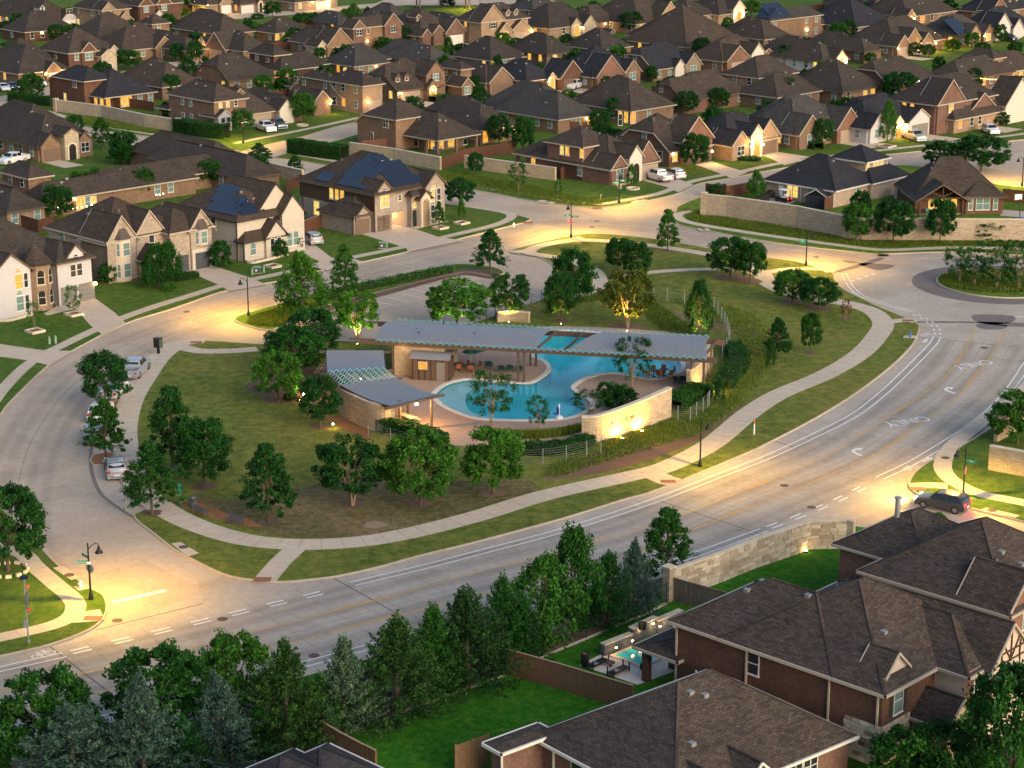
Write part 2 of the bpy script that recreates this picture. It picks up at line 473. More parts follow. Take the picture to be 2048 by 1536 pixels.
# metal
plain('metal_black', (0.018, 0.016, 0.015), 0.45, 0.4)
plain('metal_grey', (0.32, 0.33, 0.34), 0.45, 0.6)
plain('metal_roof', (0.2021, 0.2068, 0.2303), 0.5, 0.25, var=0.08)
plain('steel_brown', (0.085, 0.060, 0.048), 0.6, 0.2, var=0.15)
plain('truss_blue', (0.1280, 0.3360, 0.4250), 0.4)
plain('iron_cover', (0.095, 0.06, 0.045), 0.8, var=0.2)
plain('sign_green', (0.0, 0.19, 0.11), 0.5)
plain('sign_red', (0.50, 0.015, 0.015), 0.5)
plain('sign_white', (0.80, 0.80, 0.80), 0.5)
plain('hydrant_white', (0.75, 0.74, 0.72), 0.5)
plain('hydrant_blue', (0.03, 0.12, 0.32), 0.5)
plain('orange_plastic', (0.55, 0.10, 0.02), 0.5)
plain('utility_green', (0.20, 0.30, 0.20), 0.6)
plain('utility_dark', (0.055, 0.075, 0.06), 0.6)
plain('fabric_teal', (0.015, 0.16, 0.155), 0.8)
plain('lounger_dark', (0.010, 0.055, 0.06), 0.6)
plain('chair_orange', (0.22, 0.07, 0.028), 0.6)
plain('plastic_black', (0.012, 0.012, 0.013), 0.5)
plain('plastic_white', (0.72, 0.72, 0.72), 0.5)
plain('plastic_blue', (0.02, 0.08, 0.30), 0.5)
plain('shed_white', (0.42, 0.44, 0.45), 0.7)
plain('shed_navy', (0.018, 0.022, 0.032), 0.7)
plain('tyre', (0.012, 0.012, 0.012), 0.85)
plain('rim', (0.35, 0.35, 0.36), 0.35, 0.8)
plain('balloon_pink', (0.7, 0.25, 0.22), 0.4)
for nm, c in (('car_white', (0.72, 0.72, 0.72)), ('car_silver', (0.34, 0.35, 0.37)), ('car_bluesilver', (0.27, 0.32, 0.38)), ('car_dark', (0.025, 0.028, 0.035)), ('car_slate', (0.06, 0.085, 0.11)), ('car_grey', (0.05, 0.05, 0.055))):
 m, n, l, b = newmat(nm); b.inputs['Base Color'].default_value = (*c, 1); b.inputs['Roughness'].default_value = 0.32; b.inputs['Metallic'].default_value = 0.25
 b.inputs['Coat Weight'].default_value = 0.5
m, n, l, b = newmat('car_glass'); b.inputs['Base Color'].default_value = (0.012, 0.016, 0.02, 1); b.inputs['Roughness'].default_value = 0.06
# plants
plain('bark', (0.085, 0.06, 0.042), 0.95, var=0.35)
plain('bark_pale', (0.22, 0.16, 0.11), 0.9, var=0.3)
leafmat('leaf_oak', (0.0163, 0.0788, 0.0144))
leafmat('leaf_elm', (0.0199, 0.0842, 0.0162))
leafmat('leaf_bright', (0.0377, 0.1330, 0.0177))
leafmat('leaf_cedar', (0.0214, 0.0685, 0.0162))
leafmat('leaf_blue', (0.0550, 0.1100, 0.0819))
leafmat('leaf_hedge', (0.0184, 0.0817, 0.0126))
leafmat('leaf_red', (0.09, 0.03, 0.022))
leafmat('blade', (0.0950, 0.1520, 0.0240), trans=0.3)
leafmat('blade_dry', (0.105, 0.105, 0.048), trans=0.3)
plain('petal_white', (0.7, 0.68, 0.6), 0.7)
# pool
m, n, l, b = newmat('pool_plaster')
t = noise(n, l, 0.5, 3, 0.5, pos(n)); r = ramp(n, [(0.3, (0.07, 0.56, 0.63)), (0.7, (0.13, 0.68, 0.74))]); l.new(t.outputs[0], r.inputs[0]); l.new(r.outputs[0], b.inputs['Base Color'])
m, n, l, b = newmat('water')
P = pos(n); t = noise(n, l, 1.3, 4, 0.6, P)
gl = n.new('ShaderNodeBsdfGlossy'); gl.inputs['Roughness'].default_value = 0.04
tp = n.new('ShaderNodeBsdfTransparent'); tp.inputs[0].default_value = (0.74, 0.95, 0.97, 1)
fr = n.new('ShaderNodeFresnel'); fr.inputs[0].default_value = 1.17
bp = n.new('ShaderNodeBump'); bp.inputs['Strength'].default_value = 0.25; bp.inputs['Distance'].default_value = 0.05
l.new(t.outputs[0], bp.inputs['Height']); l.new(bp.outputs[0], gl.inputs['Normal']); l.new(bp.outputs[0], fr.inputs['Normal'])
mx = n.new('ShaderNodeMixShader'); l.new(fr.outputs[0], mx.inputs[0]); l.new(tp.outputs[0], mx.inputs[1]); l.new(gl.outputs[0], mx.inputs[2])
n.remove(b); l.new(mx.outputs[0], n['Material Output'].inputs[0])
plain('plaster_pale', (0.72, 0.80, 0.74), 0.7, var=0.08)
concrete('stone_block_a', (0.42, 0.345, 0.25), 0.2)
concrete('stone_block_b', (0.34, 0.27, 0.185), 0.2)
concrete('stone_block_c', (0.50, 0.43, 0.33), 0.2)
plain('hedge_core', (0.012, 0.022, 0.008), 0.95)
m, n, l, b = newmat('pool_water_lit'); b.inputs['Base Color'].default_value = (0.05, 0.50, 0.52, 1); b.inputs['Roughness'].default_value = 0.12; b.inputs['Specular IOR Level'].default_value = 0.2  # brightened base colour stands in for an underwater light
m, n, l, b = newmat('tyre_wear')
at = n.new('ShaderNodeAttribute'); at.attribute_name = 'wear'
t = noise(n, l, 0.35, 4, 0.6, pos(n)); ml = n.new('ShaderNodeMath'); ml.operation = 'MULTIPLY'; l.new(at.outputs['Fac'], ml.inputs[0]); l.new(t.outputs[0], ml.inputs[1])
b.inputs['Base Color'].default_value = (0.09, 0.08, 0.078, 1); b.inputs['Roughness'].default_value = 0.7; l.new(ml.outputs[0], b.inputs['Alpha'])
leafmat('leaf_amber', (0.070, 0.098, 0.014))  # amber of the uplight mixed into the leaf colour
# ================================================================ GROUND, ROADS, LAWNS
def block(name, px, mat, sm=5, kerb=True, raw=None, ext=None, kz=0.13):
 pts = raw if raw else ground_pts(px, sm, not ext)
 if ext: pts = pts + [Vector(e) for e in ext]
 if area2(pts) < 0: pts = pts[::-1]
 inner = offset_line(pts, 0.17, True)
 lawn = sheet(name, inner, GZ, mat)
 if kerb:
  v, f = [], []; n = len(pts)
  for a, b in zip(pts, inner):
   v += [(a.x, a.y, -0.01), (a.x, a.y, kz), (b.x, b.y, kz), (b.x, b.y, GZ - 0.02)]
  for i in range(n):
   j = (i + 1) % n
   for k in range(3):
    f.append([4 * i + k, 4 * j + k, 4 * j + k + 1, 4 * i + k + 1])
  o = obj('kerb', mesh('kerb', v, f, 'kerb')); o['kind'] = 'structure'
 return lawn
sheet('ground', [(-1500, -50), (1500, -50), (1500, 2600), (-1500, 2600)], -0.06, 'grass_wild')
road = sheet('road', [(-420, 90), (420, 90), (420, 470), (-420, 470)], 0.0, 'road_concrete')
# boulevard: west kerb and east kerb, photo pixels
BLV_W = [(0, 1315), (100, 1292), (178, 1263), (207, 1240), (216, 1216)]
BLV_W2 = QL('k', [(1160, 625), (1370, 642), (1620, 615), (1800, 575)]) + QL('m', [(1000, 250), (1500, 115), (1860, 0)]) + \
 QL('n', [(870, 1490), (1100, 1400), (1490, 1235)]) + QL('o', [(560, 1480), (830, 1340), (1090, 1180), (1290, 1020), (1400, 910), (1435, 830)])
BLV_E = [(-60, 1527), (0, 1511), (300, 1434), (614, 1352), (1000, 1247), (1375, 1140), (1541, 1077), (1600, 1056)]
BLV_E2 = [(1819, 960), (1857, 925), (1922, 893), (1990, 851), (2048, 806), (2110, 745)]
RB_C = Vector((61.8, 257.4))
wl = ground_pts([(-80, 1330)] + BLV_W[:3] + [(300, 1225)] + BLV_W2, 5, False)
el = ground_pts(BLV_E + [(1710, 1010)] + BLV_E2, 5, False)
boul = sheet('boulevard', wl + [RB_C + Vector((-18, 6)), RB_C + Vector((-4, 14)), RB_C + Vector((16, 10)), RB_C + Vector((22, -12))] + el[::-1], 0.004, 'boulevard_concrete')
# park block around the pool
PARK = [(420, 683), (512, 689), (600, 691), (660, 683), (745, 684), (850, 666), (956, 643), (1040, 614), (1089, 597), (1096, 572), (1109, 541),
  (1095, 524), (1058, 509), (1021, 505), (1030, 499), (1090, 484), (1153, 471), (1202, 469), (1285, 476), (1360, 487), (1430, 500), (1530, 516),
  (1590, 524), (1642, 538), (1667, 548), (1671, 561), (1686, 578), (1717, 595), (1761, 616), (1808, 635), (1837, 650), (1838.5, 664), (1826, 691),
  (1789, 729), (1720, 783), (1632, 838), (1539, 887), (1509, 902), (1376, 958), (1297, 988), (1249, 1001), (1123, 1040), (949, 1087), (850, 1111),
  (747, 1139), (672, 1155), (623, 1161), (569, 1166), (525, 1164), (481, 1159), (448, 1151), (415, 1137), (374, 1116), (344, 1099), (307, 1070), (266, 1034),
  (298, 1015), (272, 985), (254, 950), (240, 915), (233, 880), (236, 845), (248, 806), (270, 772), (290, 748), (292, 736), (284, 724), (300, 712), (330, 697), (376, 685)]
park = block('park_lawn', PARK, 'grass_park', 4)
island = block('parking_island_lawn', [(468, 641), (480, 632), (571, 605), (658, 579), (780, 556), (898, 531), (939, 529.6), (990, 536), (1009, 547), (983, 553.5), (928, 546), (747, 588.7), (631, 620), (547, 661), (489, 651)], 'grass_wild', 4)
NW_KERB = [(-60, 905), (0, 834), (20, 807), (99, 731), (147, 702), (253, 648), (342, 620), (458, 581), (564, 562), (638, 543), (726, 525), (815, 505), (919, 479), (1042, 447.7), (1061, 441), (1056, 437), (1018, 428), (885, 406), (760, 381), (640, 357), (547, 339), (430, 325), (297, 305), (160, 272), (0, 232), (-100, 208)]
nw_lawn = block('house_row_lawn', NW_KERB, 'grass_lawn', 4, ext=[(-190, 430), (-150, 180)])
FAR_KERB = [(-100, 180), (0, 203), (171, 254), (325, 278), (372, 285), (430, 296), (475, 303), (560, 318), (603, 323), (657, 332), (800, 352), (900, 372), (1000, 390.5), (1070, 404), (1150, 414), (1181, 416), (1228, 414), (1299, 402), (1360, 387), (1398, 369), (1464, 357), (1539, 342), (1640, 326), (1785, 309), (1854, 302), (1950, 291), (2048, 280), (2200, 262)]
far_lawn = block('far_lawn', FAR_KERB, 'grass_lawn', 4, ext=[(300, 800), (-300, 800)])
E_KERB = [(1351, 424), (1356, 414), (1400, 396), (1470, 377), (1560, 359), (1700, 341), (1800, 331), (1900, 345), (2000, 371), (2120, 385), (2140, 515), (2048, 512), (1908, 505), (1775, 509), (1755, 510), (1553, 487), (1423, 464), (1362, 452), (1347, 442), (1345, 432)]
e_lawn = block('corner_lawn', E_KERB, 'grass_wild', 4)
SER = [(2200, 640), (2110, 747), (2048, 806), (1990, 851), (1922, 893), (1857, 925), (1830, 945), (1819, 960), (1817, 974), (1828, 986), (1850, 996), (1960, 1024), (2048, 1046), (2200, 1085)]
ser_lawn = block('side_street_lawn', SER, 'grass_lawn', 4)
SE = [(-60, 1527), (0, 1511), (300, 1434), (614, 1352), (1000, 1247), (1375, 1140), (1541, 1077), (1600, 1058), (1660, 1049), (1714, 1054), (1800, 1068), (2048, 1118), (2250, 1160)]
se_lawn = block('backyard_lawn', SE, 'grass_lush', 4, ext=[(75, 95), (-75, 95)])
sw_lawn = block('street_corner_lawn', [(-60, 970), (0, 1016), (62, 1066), (83, 1095), (124, 1137), (183, 1178), (207, 1191), (216, 1215), (207, 1240), (178, 1263), (100, 1292), (0, 1315), (-60, 1328)], 'grass_lawn', 4, ext=[(-75, 150), (-75, 185)])
# roundabout: apron, island
circ = [RB_C + Vector((math.cos(a), math.sin(a))) * 10.6 for a in np.linspace(0, 2 * PI, 65)[:-1]]
sheet('roundabout_apron', circ, 0.010, 'paver_dark')
rb_in = [RB_C + Vector((0.6, 0.4)) + Vector((math.cos(a), math.sin(a))) * 8.0 for a in np.linspace(0, 2 * PI, 65)[:-1]]
block('roundabout_island', None, 'grass_wild', raw=rb_in, kz=0.16)
for pp in (QL('o', [(1750, 730), (1985, 737), (1960, 780), (1790, 779)]), QL('o', [(1775, 784), (1945, 790), (1920, 815), (1800, 812)]),
           QL('o', [(1430, 768), (1760, 770), (2100, 782), (2100, 800), (1940, 797), (1760, 780), (1430, 778)]),
           QL('o', [(930, 478), (1060, 440), (1200, 395), (1240, 400), (1110, 445), (970, 482)]), QL('o', [(1090, 428), (1290, 440), (1215, 470), (1130, 455)]),
           QL('o', [(985, 412), (1060, 418), (1085, 428), (1010, 424)])):
 sheet('paver_patch', ground_pts(pp, 3, True), 0.009, 'paver_dark')
# ---- road markings and joints
def line(name, px, wd, mat, z=0.012, parent=None, dash=None, sm=6):
 pts = ground_pts(px, sm, False)
 if not dash: return strip(name, pts, wd, z, mat, parent)
 rs = resample(pts, 0.25); i = 0; out = []
 on, off = int(dash[0] / 0.25), int(dash[1] / 0.25)
 while i + on < len(rs):
  out.append(strip(name, rs[i:i + on + 1], wd, z, mat, parent)); i += on + off
 return out
def dbl(px, dash=None, gap=0.42):
 pts = ground_pts(px, 6, False)
 for o_ in (-gap, gap):
  q = offset_line(pts, o_)
  if not dash: strip('white_line', q, 0.17, 0.012, 'paint_white', boul)
  else:
   rs = resample(q, 0.25); i = 0; on, off = int(dash[0] / 0.25), int(dash[1] / 0.25)
   while i + on < len(rs):
    strip('white_dash', rs[i:i + on + 1], 0.2, 0.012, 'paint_white', boul); i += on + off
dbl([(-60, 1353), (0, 1338.5), (129, 1309.5)])
dbl(QL('k', [(345, 975), (620, 910), (900, 843), (1240, 762), (1500, 700), (1670, 658)]), (1.7, 1.9), 0.3)
dbl(QL('k', [(1700, 645), (2048, 562)]) + QL('m', [(1000, 308), (1500, 175), (2006, 13)]) + QL('n', [(1300, 1372), (1600, 1255), (2048, 1040)]) + QL('o', [(1210, 1200), (1340, 1080), (1460, 960), (1520, 895), (1540, 858)]))
dbl(QL('o', [(1545, 845), (1530, 805), (1480, 762), (1400, 722)]), (0.9, 1.0), 0.3)
dbl(QL('o', [(1390, 712), (1240, 670), (1100, 620), (1040, 570), (1020, 540)]), None, 0.3)
dbl(QL('o', [(1015, 530), (1000, 500), (995, 482)]), (0.9, 0.9), 0.3)
dbl([(-60, 1510), (0, 1494), (249, 1425), (598, 1331.5), (747, 1291.5), (1000, 1226), (1361, 1119), (1528, 1060)])
dbl(QL('q', [(700, 375), (870, 310), (1060, 228), (1230, 138)]), (1.7, 1.9), 0.3)
dbl(QL('q', [(1235, 136), (1380, 68), (1500, -2)]) + QL('o', [(1750, 1375), (1900, 1245), (2000, 1120), (2070, 1010)]))
for yl in (QL('k', [(-120, 1200), (0, 1170), (400, 1077), (1200, 880), (1890, 707)]) + QL('m', [(1000, 418), (1500, 295), (1990, 153)]) + QL('q', [(480, 235), (700, 150), (1000, 10)]) + QL('o', [(1300, 1300), (1480, 1180), (1600, 1080), (1700, 950), (1758, 815)]),
           QL('k', [(-120, 1310), (0, 1285), (400, 1187), (1220, 978), (1940, 792)]) + QL('m', [(1080, 532), (1500, 428), (1990, 290)]) + QL('q', [(290, 402), (640, 268), (900, 160), (1250, 0)]) + QL('o', [(1480, 1340), (1640, 1230), (1790, 1060), (1880, 930), (1942, 822)])):
 q = ground_pts(yl, 6, False)
 strip('yellow_line', q, 0.13, 0.012, 'paint_yellow', boul)
 for i in range(6, len(q) - 8, 15):
  strip('yellow_dash', q[i:i + 4], 0.12, 0.012, 'paint_yellow', boul, off=0.24)
line('white_line', QL('k', [(540, 735), (800, 676)]), 0.6, 'paint_white', 0.012, road, sm=1)
line('white_line', QL('o', [(1030, 537), (1200, 480)]), 0.3, 'paint_white', 0.012, boul, (1.0, 0.8))
line('white_line', QL('o', [(1225, 405), (1410, 405)]), 0.2, 'paint_white', 0.012, boul, (1.4, 2.0))
line('white_line', QL('o', [(1430, 404), (1600, 396)]), 0.22, 'paint_white', 0.012, boul)
line('white_line', QL('o', [(1995, 742), (2060, 742)]), 0.3, 'paint_white', 0.014, boul)
_TX = {}
def text_obj(name, cu, parent):
 k = (cu.body, cu.size, cu.extrude)
 if k in _TX: return obj(name, _TX[k], parent)
 tmp = bpy.data.objects.new('tmp', cu); COL.objects.link(tmp); bpy.context.view_layer.update()
 me = bpy.data.meshes.new_from_object(tmp.evaluated_get(bpy.context.evaluated_depsgraph_get()))
 me.name = name; bpy.data.objects.remove(tmp); _TX[k] = me
 return obj(name, me, parent)
def font_mark(txt, px, heading, size, mat, parent, sx=1.0, z=0.013, name='road_lettering'):
 cu = bpy.data.curves.new(name, 'FONT'); cu.body = txt; cu.size = size; cu.align_x = 'CENTER'; cu.align_y = 'CENTER'; cu.fill_mode = 'FRONT'
 cu.materials.append(M[mat])
 o = text_obj(name, cu, parent); p = G(*px); o.location = (p.x, p.y, z); o.rotation_euler = (0, 0, heading); o.scale = (sx, 1, 1)
 return o
def heading(a, b):
 A, B = G(*a), G(*b); return math.atan2(B.y - A.y, B.x - A.x)
hd1 = heading(Q('o', 1815, 1010), Q('o', 1685, 1035)); hd2 = heading(Q('o', 1445, 1345), Q('o', 1285, 1370))
font_mark('ONLY', Q('o', 1748, 1022), hd1, 2.3, 'paint_white', boul, 0.85)
font_mark('ONLY', Q('o', 1362, 1354), hd2, 2.3, 'paint_white', boul, 0.85)
def flat_poly(name, pts, loc, rz, mat, parent, z=0.013):
 o = sheet(name, pts, z, mat, parent); o.location = (loc.x, loc.y, 0); o.rotation_euler = (0, 0, rz); return o
TURN = [(-1.5, -0.16), (-0.2, -0.16), (0.25, -0.02), (0.62, 0.34), (0.62, 0.62), (1.0, 0.62), (0.45, 1.25), (-0.1, 0.62), (0.28, 0.62), (0.28, 0.46), (0.05, 0.24), (-0.3, 0.16), (-1.5, 0.16)]
for pp, hh in ((Q('o', 1590, 1172), hd1 + PI), (Q('q', 1105, 8), hd2 + PI)):
 flat_poly('turn_arrow', [(y * 1.2, x * .95) for x, y in TURN][::-1], G(*pp), hh, 'paint_white', boul)
ARROW = [(-0.8, -0.13), (0.25, -0.13), (0.25, -0.42), (0.95, 0), (0.25, 0.42), (0.25, 0.13), (-0.8, 0.13)]
def bike(px, rz):
 c = G(*px); mb = MB()
 for cx in (-0.55, 0.55):
  for k in range(14):
   a, b2 = 2 * PI * k / 14, 2 * PI * (k + 1) / 14
   mb.face([(cx + 0.33 * math.cos(a), 0.33 * math.sin(a), 0), (cx + 0.42 * math.cos(a), 0.42 * math.sin(a), 0), (cx + 0.42 * math.cos(b2), 0.42 * math.sin(b2), 0), (cx + 0.33 * math.cos(b2), 0.33 * math.sin(b2), 0)])
 for a, b2 in (((-0.55, 0), (-0.2, 0.5)), ((-0.2, 0.5), (0.35, 0.5)), ((0.55, 0), (0.3, 0.7)), ((-0.1, 0), (0.35, 0.5)), ((-0.55, 0), (-0.1, 0)), ((-0.1, 0), (-0.28, 0.7)), ((0.15, 0.72), (0.42, 0.72))):
  A, B = Vector(a), Vector(b2); n_ = (B - A).normalized(); n_ = Vector((-n_.y, n_.x)) * 0.045
  mb.face([(*(A + n_), 0.0), (*(A - n_), 0.0), (*(B - n_), 0.0), (*(B + n_), 0.0)])
 mb.build('bike_symbol', 'paint_white', boul, (c.x, c.y, 0.014), rz)
bike(Q('k', 210, 985), heading(Q('k', 150, 1003), Q('k', 260, 970)))
bike(Q('q', 1385, 88), heading(Q('q', 1360, 95), Q('q', 1415, 75)))
bike(Q('o', 1485, 848), heading(Q('o', 1465, 850), Q('o', 1500, 845)))
bike(Q('o', 1040, 605), heading(Q('o', 1010, 598), Q('o', 1070, 620)))
flat_poly('lane_arrow', ARROW, G(*Q('q', 1465, 47)), heading(Q('q', 1450, 53), Q('q', 1488, 36)), 'paint_white', boul)
flat_poly('lane_arrow', ARROW, G(*Q('o', 1472, 882)), heading(Q('o', 1490, 870), Q('o', 1460, 900)), 'paint_white', boul)
flat_poly('lane_arrow', ARROW, G(*Q('o', 1080, 628)), heading(Q('o', 1055, 618), Q('o', 1095, 634)), 'paint_white', boul)
def joints(name, c_px, half_l, half_r, step, mat, parent, wd=0.05, z=0.008, longs=()):
 """transverse joints every step metres along a street axis plus lengthwise ones"""
 ax = ground_pts(c_px, 6, False); rs = resample(ax, step); mb = MB()
 Lf, Rt = offset_line(rs, half_l), offset_line(rs, -half_r)
 for a, b2 in zip(Lf, Rt):
  d_ = (b2 - a).normalized(); n_ = Vector((-d_.y, d_.x)) * wd / 2
  mb.face([(*(a + n_), z), (*(a - n_), z), (*(b2 - n_), z), (*(b2 + n_), z)])
 mb.build(name, mat, parent)
 for lo in longs: strip(name, ax, wd * 1.2, z + 0.0005, mat, parent, off=lo)
BLV_AX = QL('k', [(0, 1230), (1200, 935)]) + QL('m', [(1000, 480), (1990, 230)]) + QL('q', [(640, 220), (1100, 30)]) + QL('o', [(1500, 1240), (1720, 1040), (1820, 880)])
joints('road_joint', BLV_AX, 7.6, 7.4, 4.6, 'joint_soft', boul, 0.04, longs=(3.2, -3.0, 0.0))
joints('road_joint', [(60, 1160), (30, 1060), (40, 950), (75, 860), (150, 765), (240, 705), (340, 660), (470, 620), (640, 570), (850, 515), (1000, 478), (1120, 450)], 4.2, 4.2, 4.6, 'joint_soft', road, 0.05, longs=(0.0,))
joints('road_joint', [(1060, 422), (900, 389), (760, 362), (560, 329)], 3.6, 3.6, 4.6, 'joint_soft', road, 0.05, longs=(0.0,))
joints('road_joint', [(1190, 440), (1300, 455), (1500, 486), (1640, 512), (1740, 530)], 3.8, 3.8, 4.6, 'joint_soft', road, 0.05, longs=(0.0,))
for a, b2 in ((Q('k', 240, 948), Q('k', 600, 1225)), (Q('m', 195, 450), Q('m', 625, 690)), (Q('t', 340, 5), Q('t', 1330, 330)), (Q('k', 460, 868), Q('k', 980, 740)), (Q('o', 1400, 858), Q('o', 2060, 925)), (Q('n', 1600, 1175), Q('n', 1720, 1215))):
 line('expansion_joint', [a, b2], 0.13, 'joint', 0.0095, boul, sm=1)
# ---- sidewalks and paths
def walk(name, px, wd, z, mat='sidewalk', jt=1.8, parent=None, sm=6):
 pts = ground_pts(px, sm, False)
 o = strip(name, pts, wd, z, mat, parent)
 mb = MB(); rs = resample(pts, jt); Lf, Rt = offset_line(rs, wd / 2), offset_line(rs, -wd / 2)
 for a, b2 in zip(Lf[1:-1], Rt[1:-1]):
  d_ = (b2 - a).normalized(); n_ = Vector((-d_.y, d_.x)) * 0.02
  mb.face([(*(a + n_), z + .003), (*(a - n_), z + .003), (*(b2 - n_), z + .003), (*(b2 + n_), z + .003)])
 if mb.f: mb.build('joint_line', 'joint_soft', o)
 return o
Z1, Z2, Z3, Z4 = GZ + .006, GZ + .011, GZ + .016, GZ + .021
# main loop path round the park
walk('path', [(355, 688), (318, 718), (290, 757), (264, 800), (250, 850), (251, 900), (264, 950), (290, 992), (340, 1028), (400, 1056), (480, 1080), (560, 1090), (650, 1091), (750, 1082), (850, 1062), (960, 1033), (1090, 993), (1250, 957), (1330, 937), (1420, 892), (1500, 827), (1560, 790), (1650, 752), (1720, 710), (1757, 670), (1766, 648), (1745, 625), (1700, 610), (1640, 600), (1580, 588), (1540, 570), (1522, 546)], 2.55, Z1)
walk('path', [(355, 694), (400, 704), (460, 704), (515, 700)], 2.0, Z2)
walk('path', [(1520, 552), (1480, 541), (1380, 541), (1280, 549), (1215, 562)], 1.6, Z2)
walk('path', [(1526, 550), (1500, 530), (1440, 515), (1340, 498), (1240, 486), (1160, 482), (1110, 487), (1068, 498), (1060, 508), (1095, 514), (1140, 522), (1185, 541), (1200, 560), (1195, 578), (1170, 590), (1120, 596)], 1.9, Z3)
walk('path', [(1025, 507), (1065, 502)], 1.9, Z2, jt=9)
walk('path', [(1148, 476), (1170, 484)], 1.6, Z4, jt=9)
walk('path', [(1765, 648), (1812, 642), (1832, 645)], 1.6, Z2, jt=9)
walk('path', [(1525, 548), (1580, 540), (1645, 540), (1664, 546)], 1.6, Z2, jt=9)
walk('path', [(530, 1163), (560, 1128), (590, 1100)], 1.9, Z2, jt=9)
walk('path', [(1300, 948), (1330, 962), (1348, 967)], 2.4, Z2, jt=9)
walk('path', [(352, 690), (395, 684), (410, 684)], 2.2, Z3, jt=9)
# sidewalks by the houses
walk('sidewalk', [(-40, 850), (0, 788), (60, 728), (130, 690), (225, 646), (300, 618), (390, 590), (445, 573), (560, 549), (640, 530), (712, 515), (800, 497), (900, 473), (985, 453), (1018, 440), (1022, 431), (1000, 424), (900, 408), (800, 392)], 1.5, Z1)
walk('sidewalk', [(-60, 192), (60, 215), (165, 244), (260, 262), (372, 280), (440, 292)], 1.5, Z1)
walk('sidewalk', [(600, 311), (660, 322), (760, 338), (880, 362), (1000, 382), (1080, 396), (1160, 407), (1200, 409), (1250, 402), (1320, 388), (1385, 364), (1480, 345), (1560, 328), (1700, 309), (1850, 292), (1960, 280), (2100, 262)], 1.5, Z1)
walk('sidewalk', [(1352, 436), (1362, 428), (1385, 424)], 1.5, Z2, jt=9)
walk('sidewalk', [(1354, 434), (1370, 444), (1423, 455), (1553, 475), (1700, 495), (1755, 501), (1800, 501), (1908, 497), (2100, 500)], 1.5, Z1)
walk('sidewalk', [(2120, 700), (2040, 790), (1990, 826), (1930, 872), (1895, 905), (1885, 935), (1895, 955), (1918, 972), (1960, 990), (2048, 1008), (2120, 1025)], 1.7, Z1)
walk('sidewalk', [(1822, 975), (1860, 973), (1895, 975)], 1.6, Z2, jt=9)
walk('sidewalk', [(-60, 1075), (0, 1098), (45, 1110), (70, 1135), (110, 1170), (140, 1195), (152, 1215), (140, 1237), (100, 1255), (0, 1278), (-60, 1290)], 1.6, Z1)
walk('sidewalk', [(140, 1238), (175, 1236), (205, 1232)], 2.2, Z2, jt=9)
for c, r_ in ((Q('k', 1265, 630), 0), (Q('n', 983, 1421), 0), (Q('o', 1368, 770), 0), (Q('R', 285, 828), 0), (Q('k', 450, 818), 0), (Q('d', 1150, 840), 0), (Q('g', 1115, 1122), 0), (Q('o', 1225, 386), 0), (Q('j', 1045, 0), 0), (Q('g', 320, 1288), 0), (Q('f', 440, 1433), 0)):
 p = G(*c); a = 0.75
 sheet('tactile_paver', [Vector((p.x + x * 0.7, p.y + y * 0.45)) for x, y in ((-1, -1), (1, -1), (1, 1), (-1, 1))], GZ + .027, 'paver_red')
# ---- parking lot markings and bays
for k in range(9):
 t = k - 2.0
 a = Vector(Q('p', 508, 322)) + (Vector(Q('p', 945, 220)) - Vector(Q('p', 508, 322))) * (t / 5.0)
 b2 = a + Vector((62, 13))
 if k < 8: line('stall_line', [tuple(a), tuple(b2)], 0.12, 'paint_white', 0.008, road, sm=1)
for t in range(6):
 a = Vector(Q('p', 1375, 297)) + Vector((-29.0, 6.6)) * t
 line('stall_line', [tuple(a), tuple(a + Vector((60, 12)))], 0.12, 'paint_white', 0.008, road, sm=1)
sheet('parking_bay', ground_pts([(309, 742), (262, 740), (225, 790), (196, 850), (183, 925), (203, 985), (245, 1020), (270, 1032), (298, 1015), (272, 985), (254, 950), (240, 915), (233, 880), (236, 845), (248, 806), (270, 772), (290, 748)], 3), 0.004, 'driveway')
for pp in ([(184, 912), (238, 906), (243, 925), (186, 932)], [(214, 812), (243, 800), (248, 812), (236, 838), (205, 838)]):
 block('tree_pit', pp, 'mulch_orange', 2)
line('gutter', [(262, 741), (222, 792), (194, 850), (181, 925), (200, 985), (243, 1020), (266, 1034)], 0.35, 'joint_soft', 0.0085, road)
# ---- planting beds, bare patches, worn turf
def patch(name, px, z, mat, sm=4): return sheet(name, ground_pts(px, sm, True), z, mat)
patch('worn_turf', [(450, 1000), (560, 985), (700, 960), (850, 960), (960, 965), (1050, 960), (1075, 985), (980, 1020), (850, 1050), (700, 1076), (560, 1075), (470, 1050), (400, 1020), (390, 990)], GZ + .003, 'grass_worn')
patch('bare_patch', [(729, 1052), (745, 1045), (768, 1048), (772, 1055), (750, 1060), (732, 1058)], GZ + .007, 'bare_soil')
patch('worn_turf', QL('n', [(900, 395), (1010, 420), (1110, 445), (1250, 470), (1400, 520), (1540, 545), (1500, 570), (1330, 545), (1200, 530), (1080, 480), (950, 430)]), GZ + .004, 'grass_worn')
patch('bench_bed', QL('s', [(880, 1245), (960, 1225), (1060, 1245), (1180, 1300), (1300, 1330), (1420, 1385), (1300, 1385), (1130, 1345), (990, 1300)]), GZ + .004, 'mulch_orange')
patch('pine_straw_bed', QL('r', [(250, 1160), (350, 1130), (470, 1090), (620, 1200), (780, 1310), (780, 1450), (560, 1340), (400, 1260)]), GZ + .004, 'mulch_orange')
patch('planting_bed', [(545, 745), (600, 720), (650, 725), (680, 760), (670, 800), (620, 815), (560, 800), (510, 790), (495, 770)], GZ + .004, 'mulch')
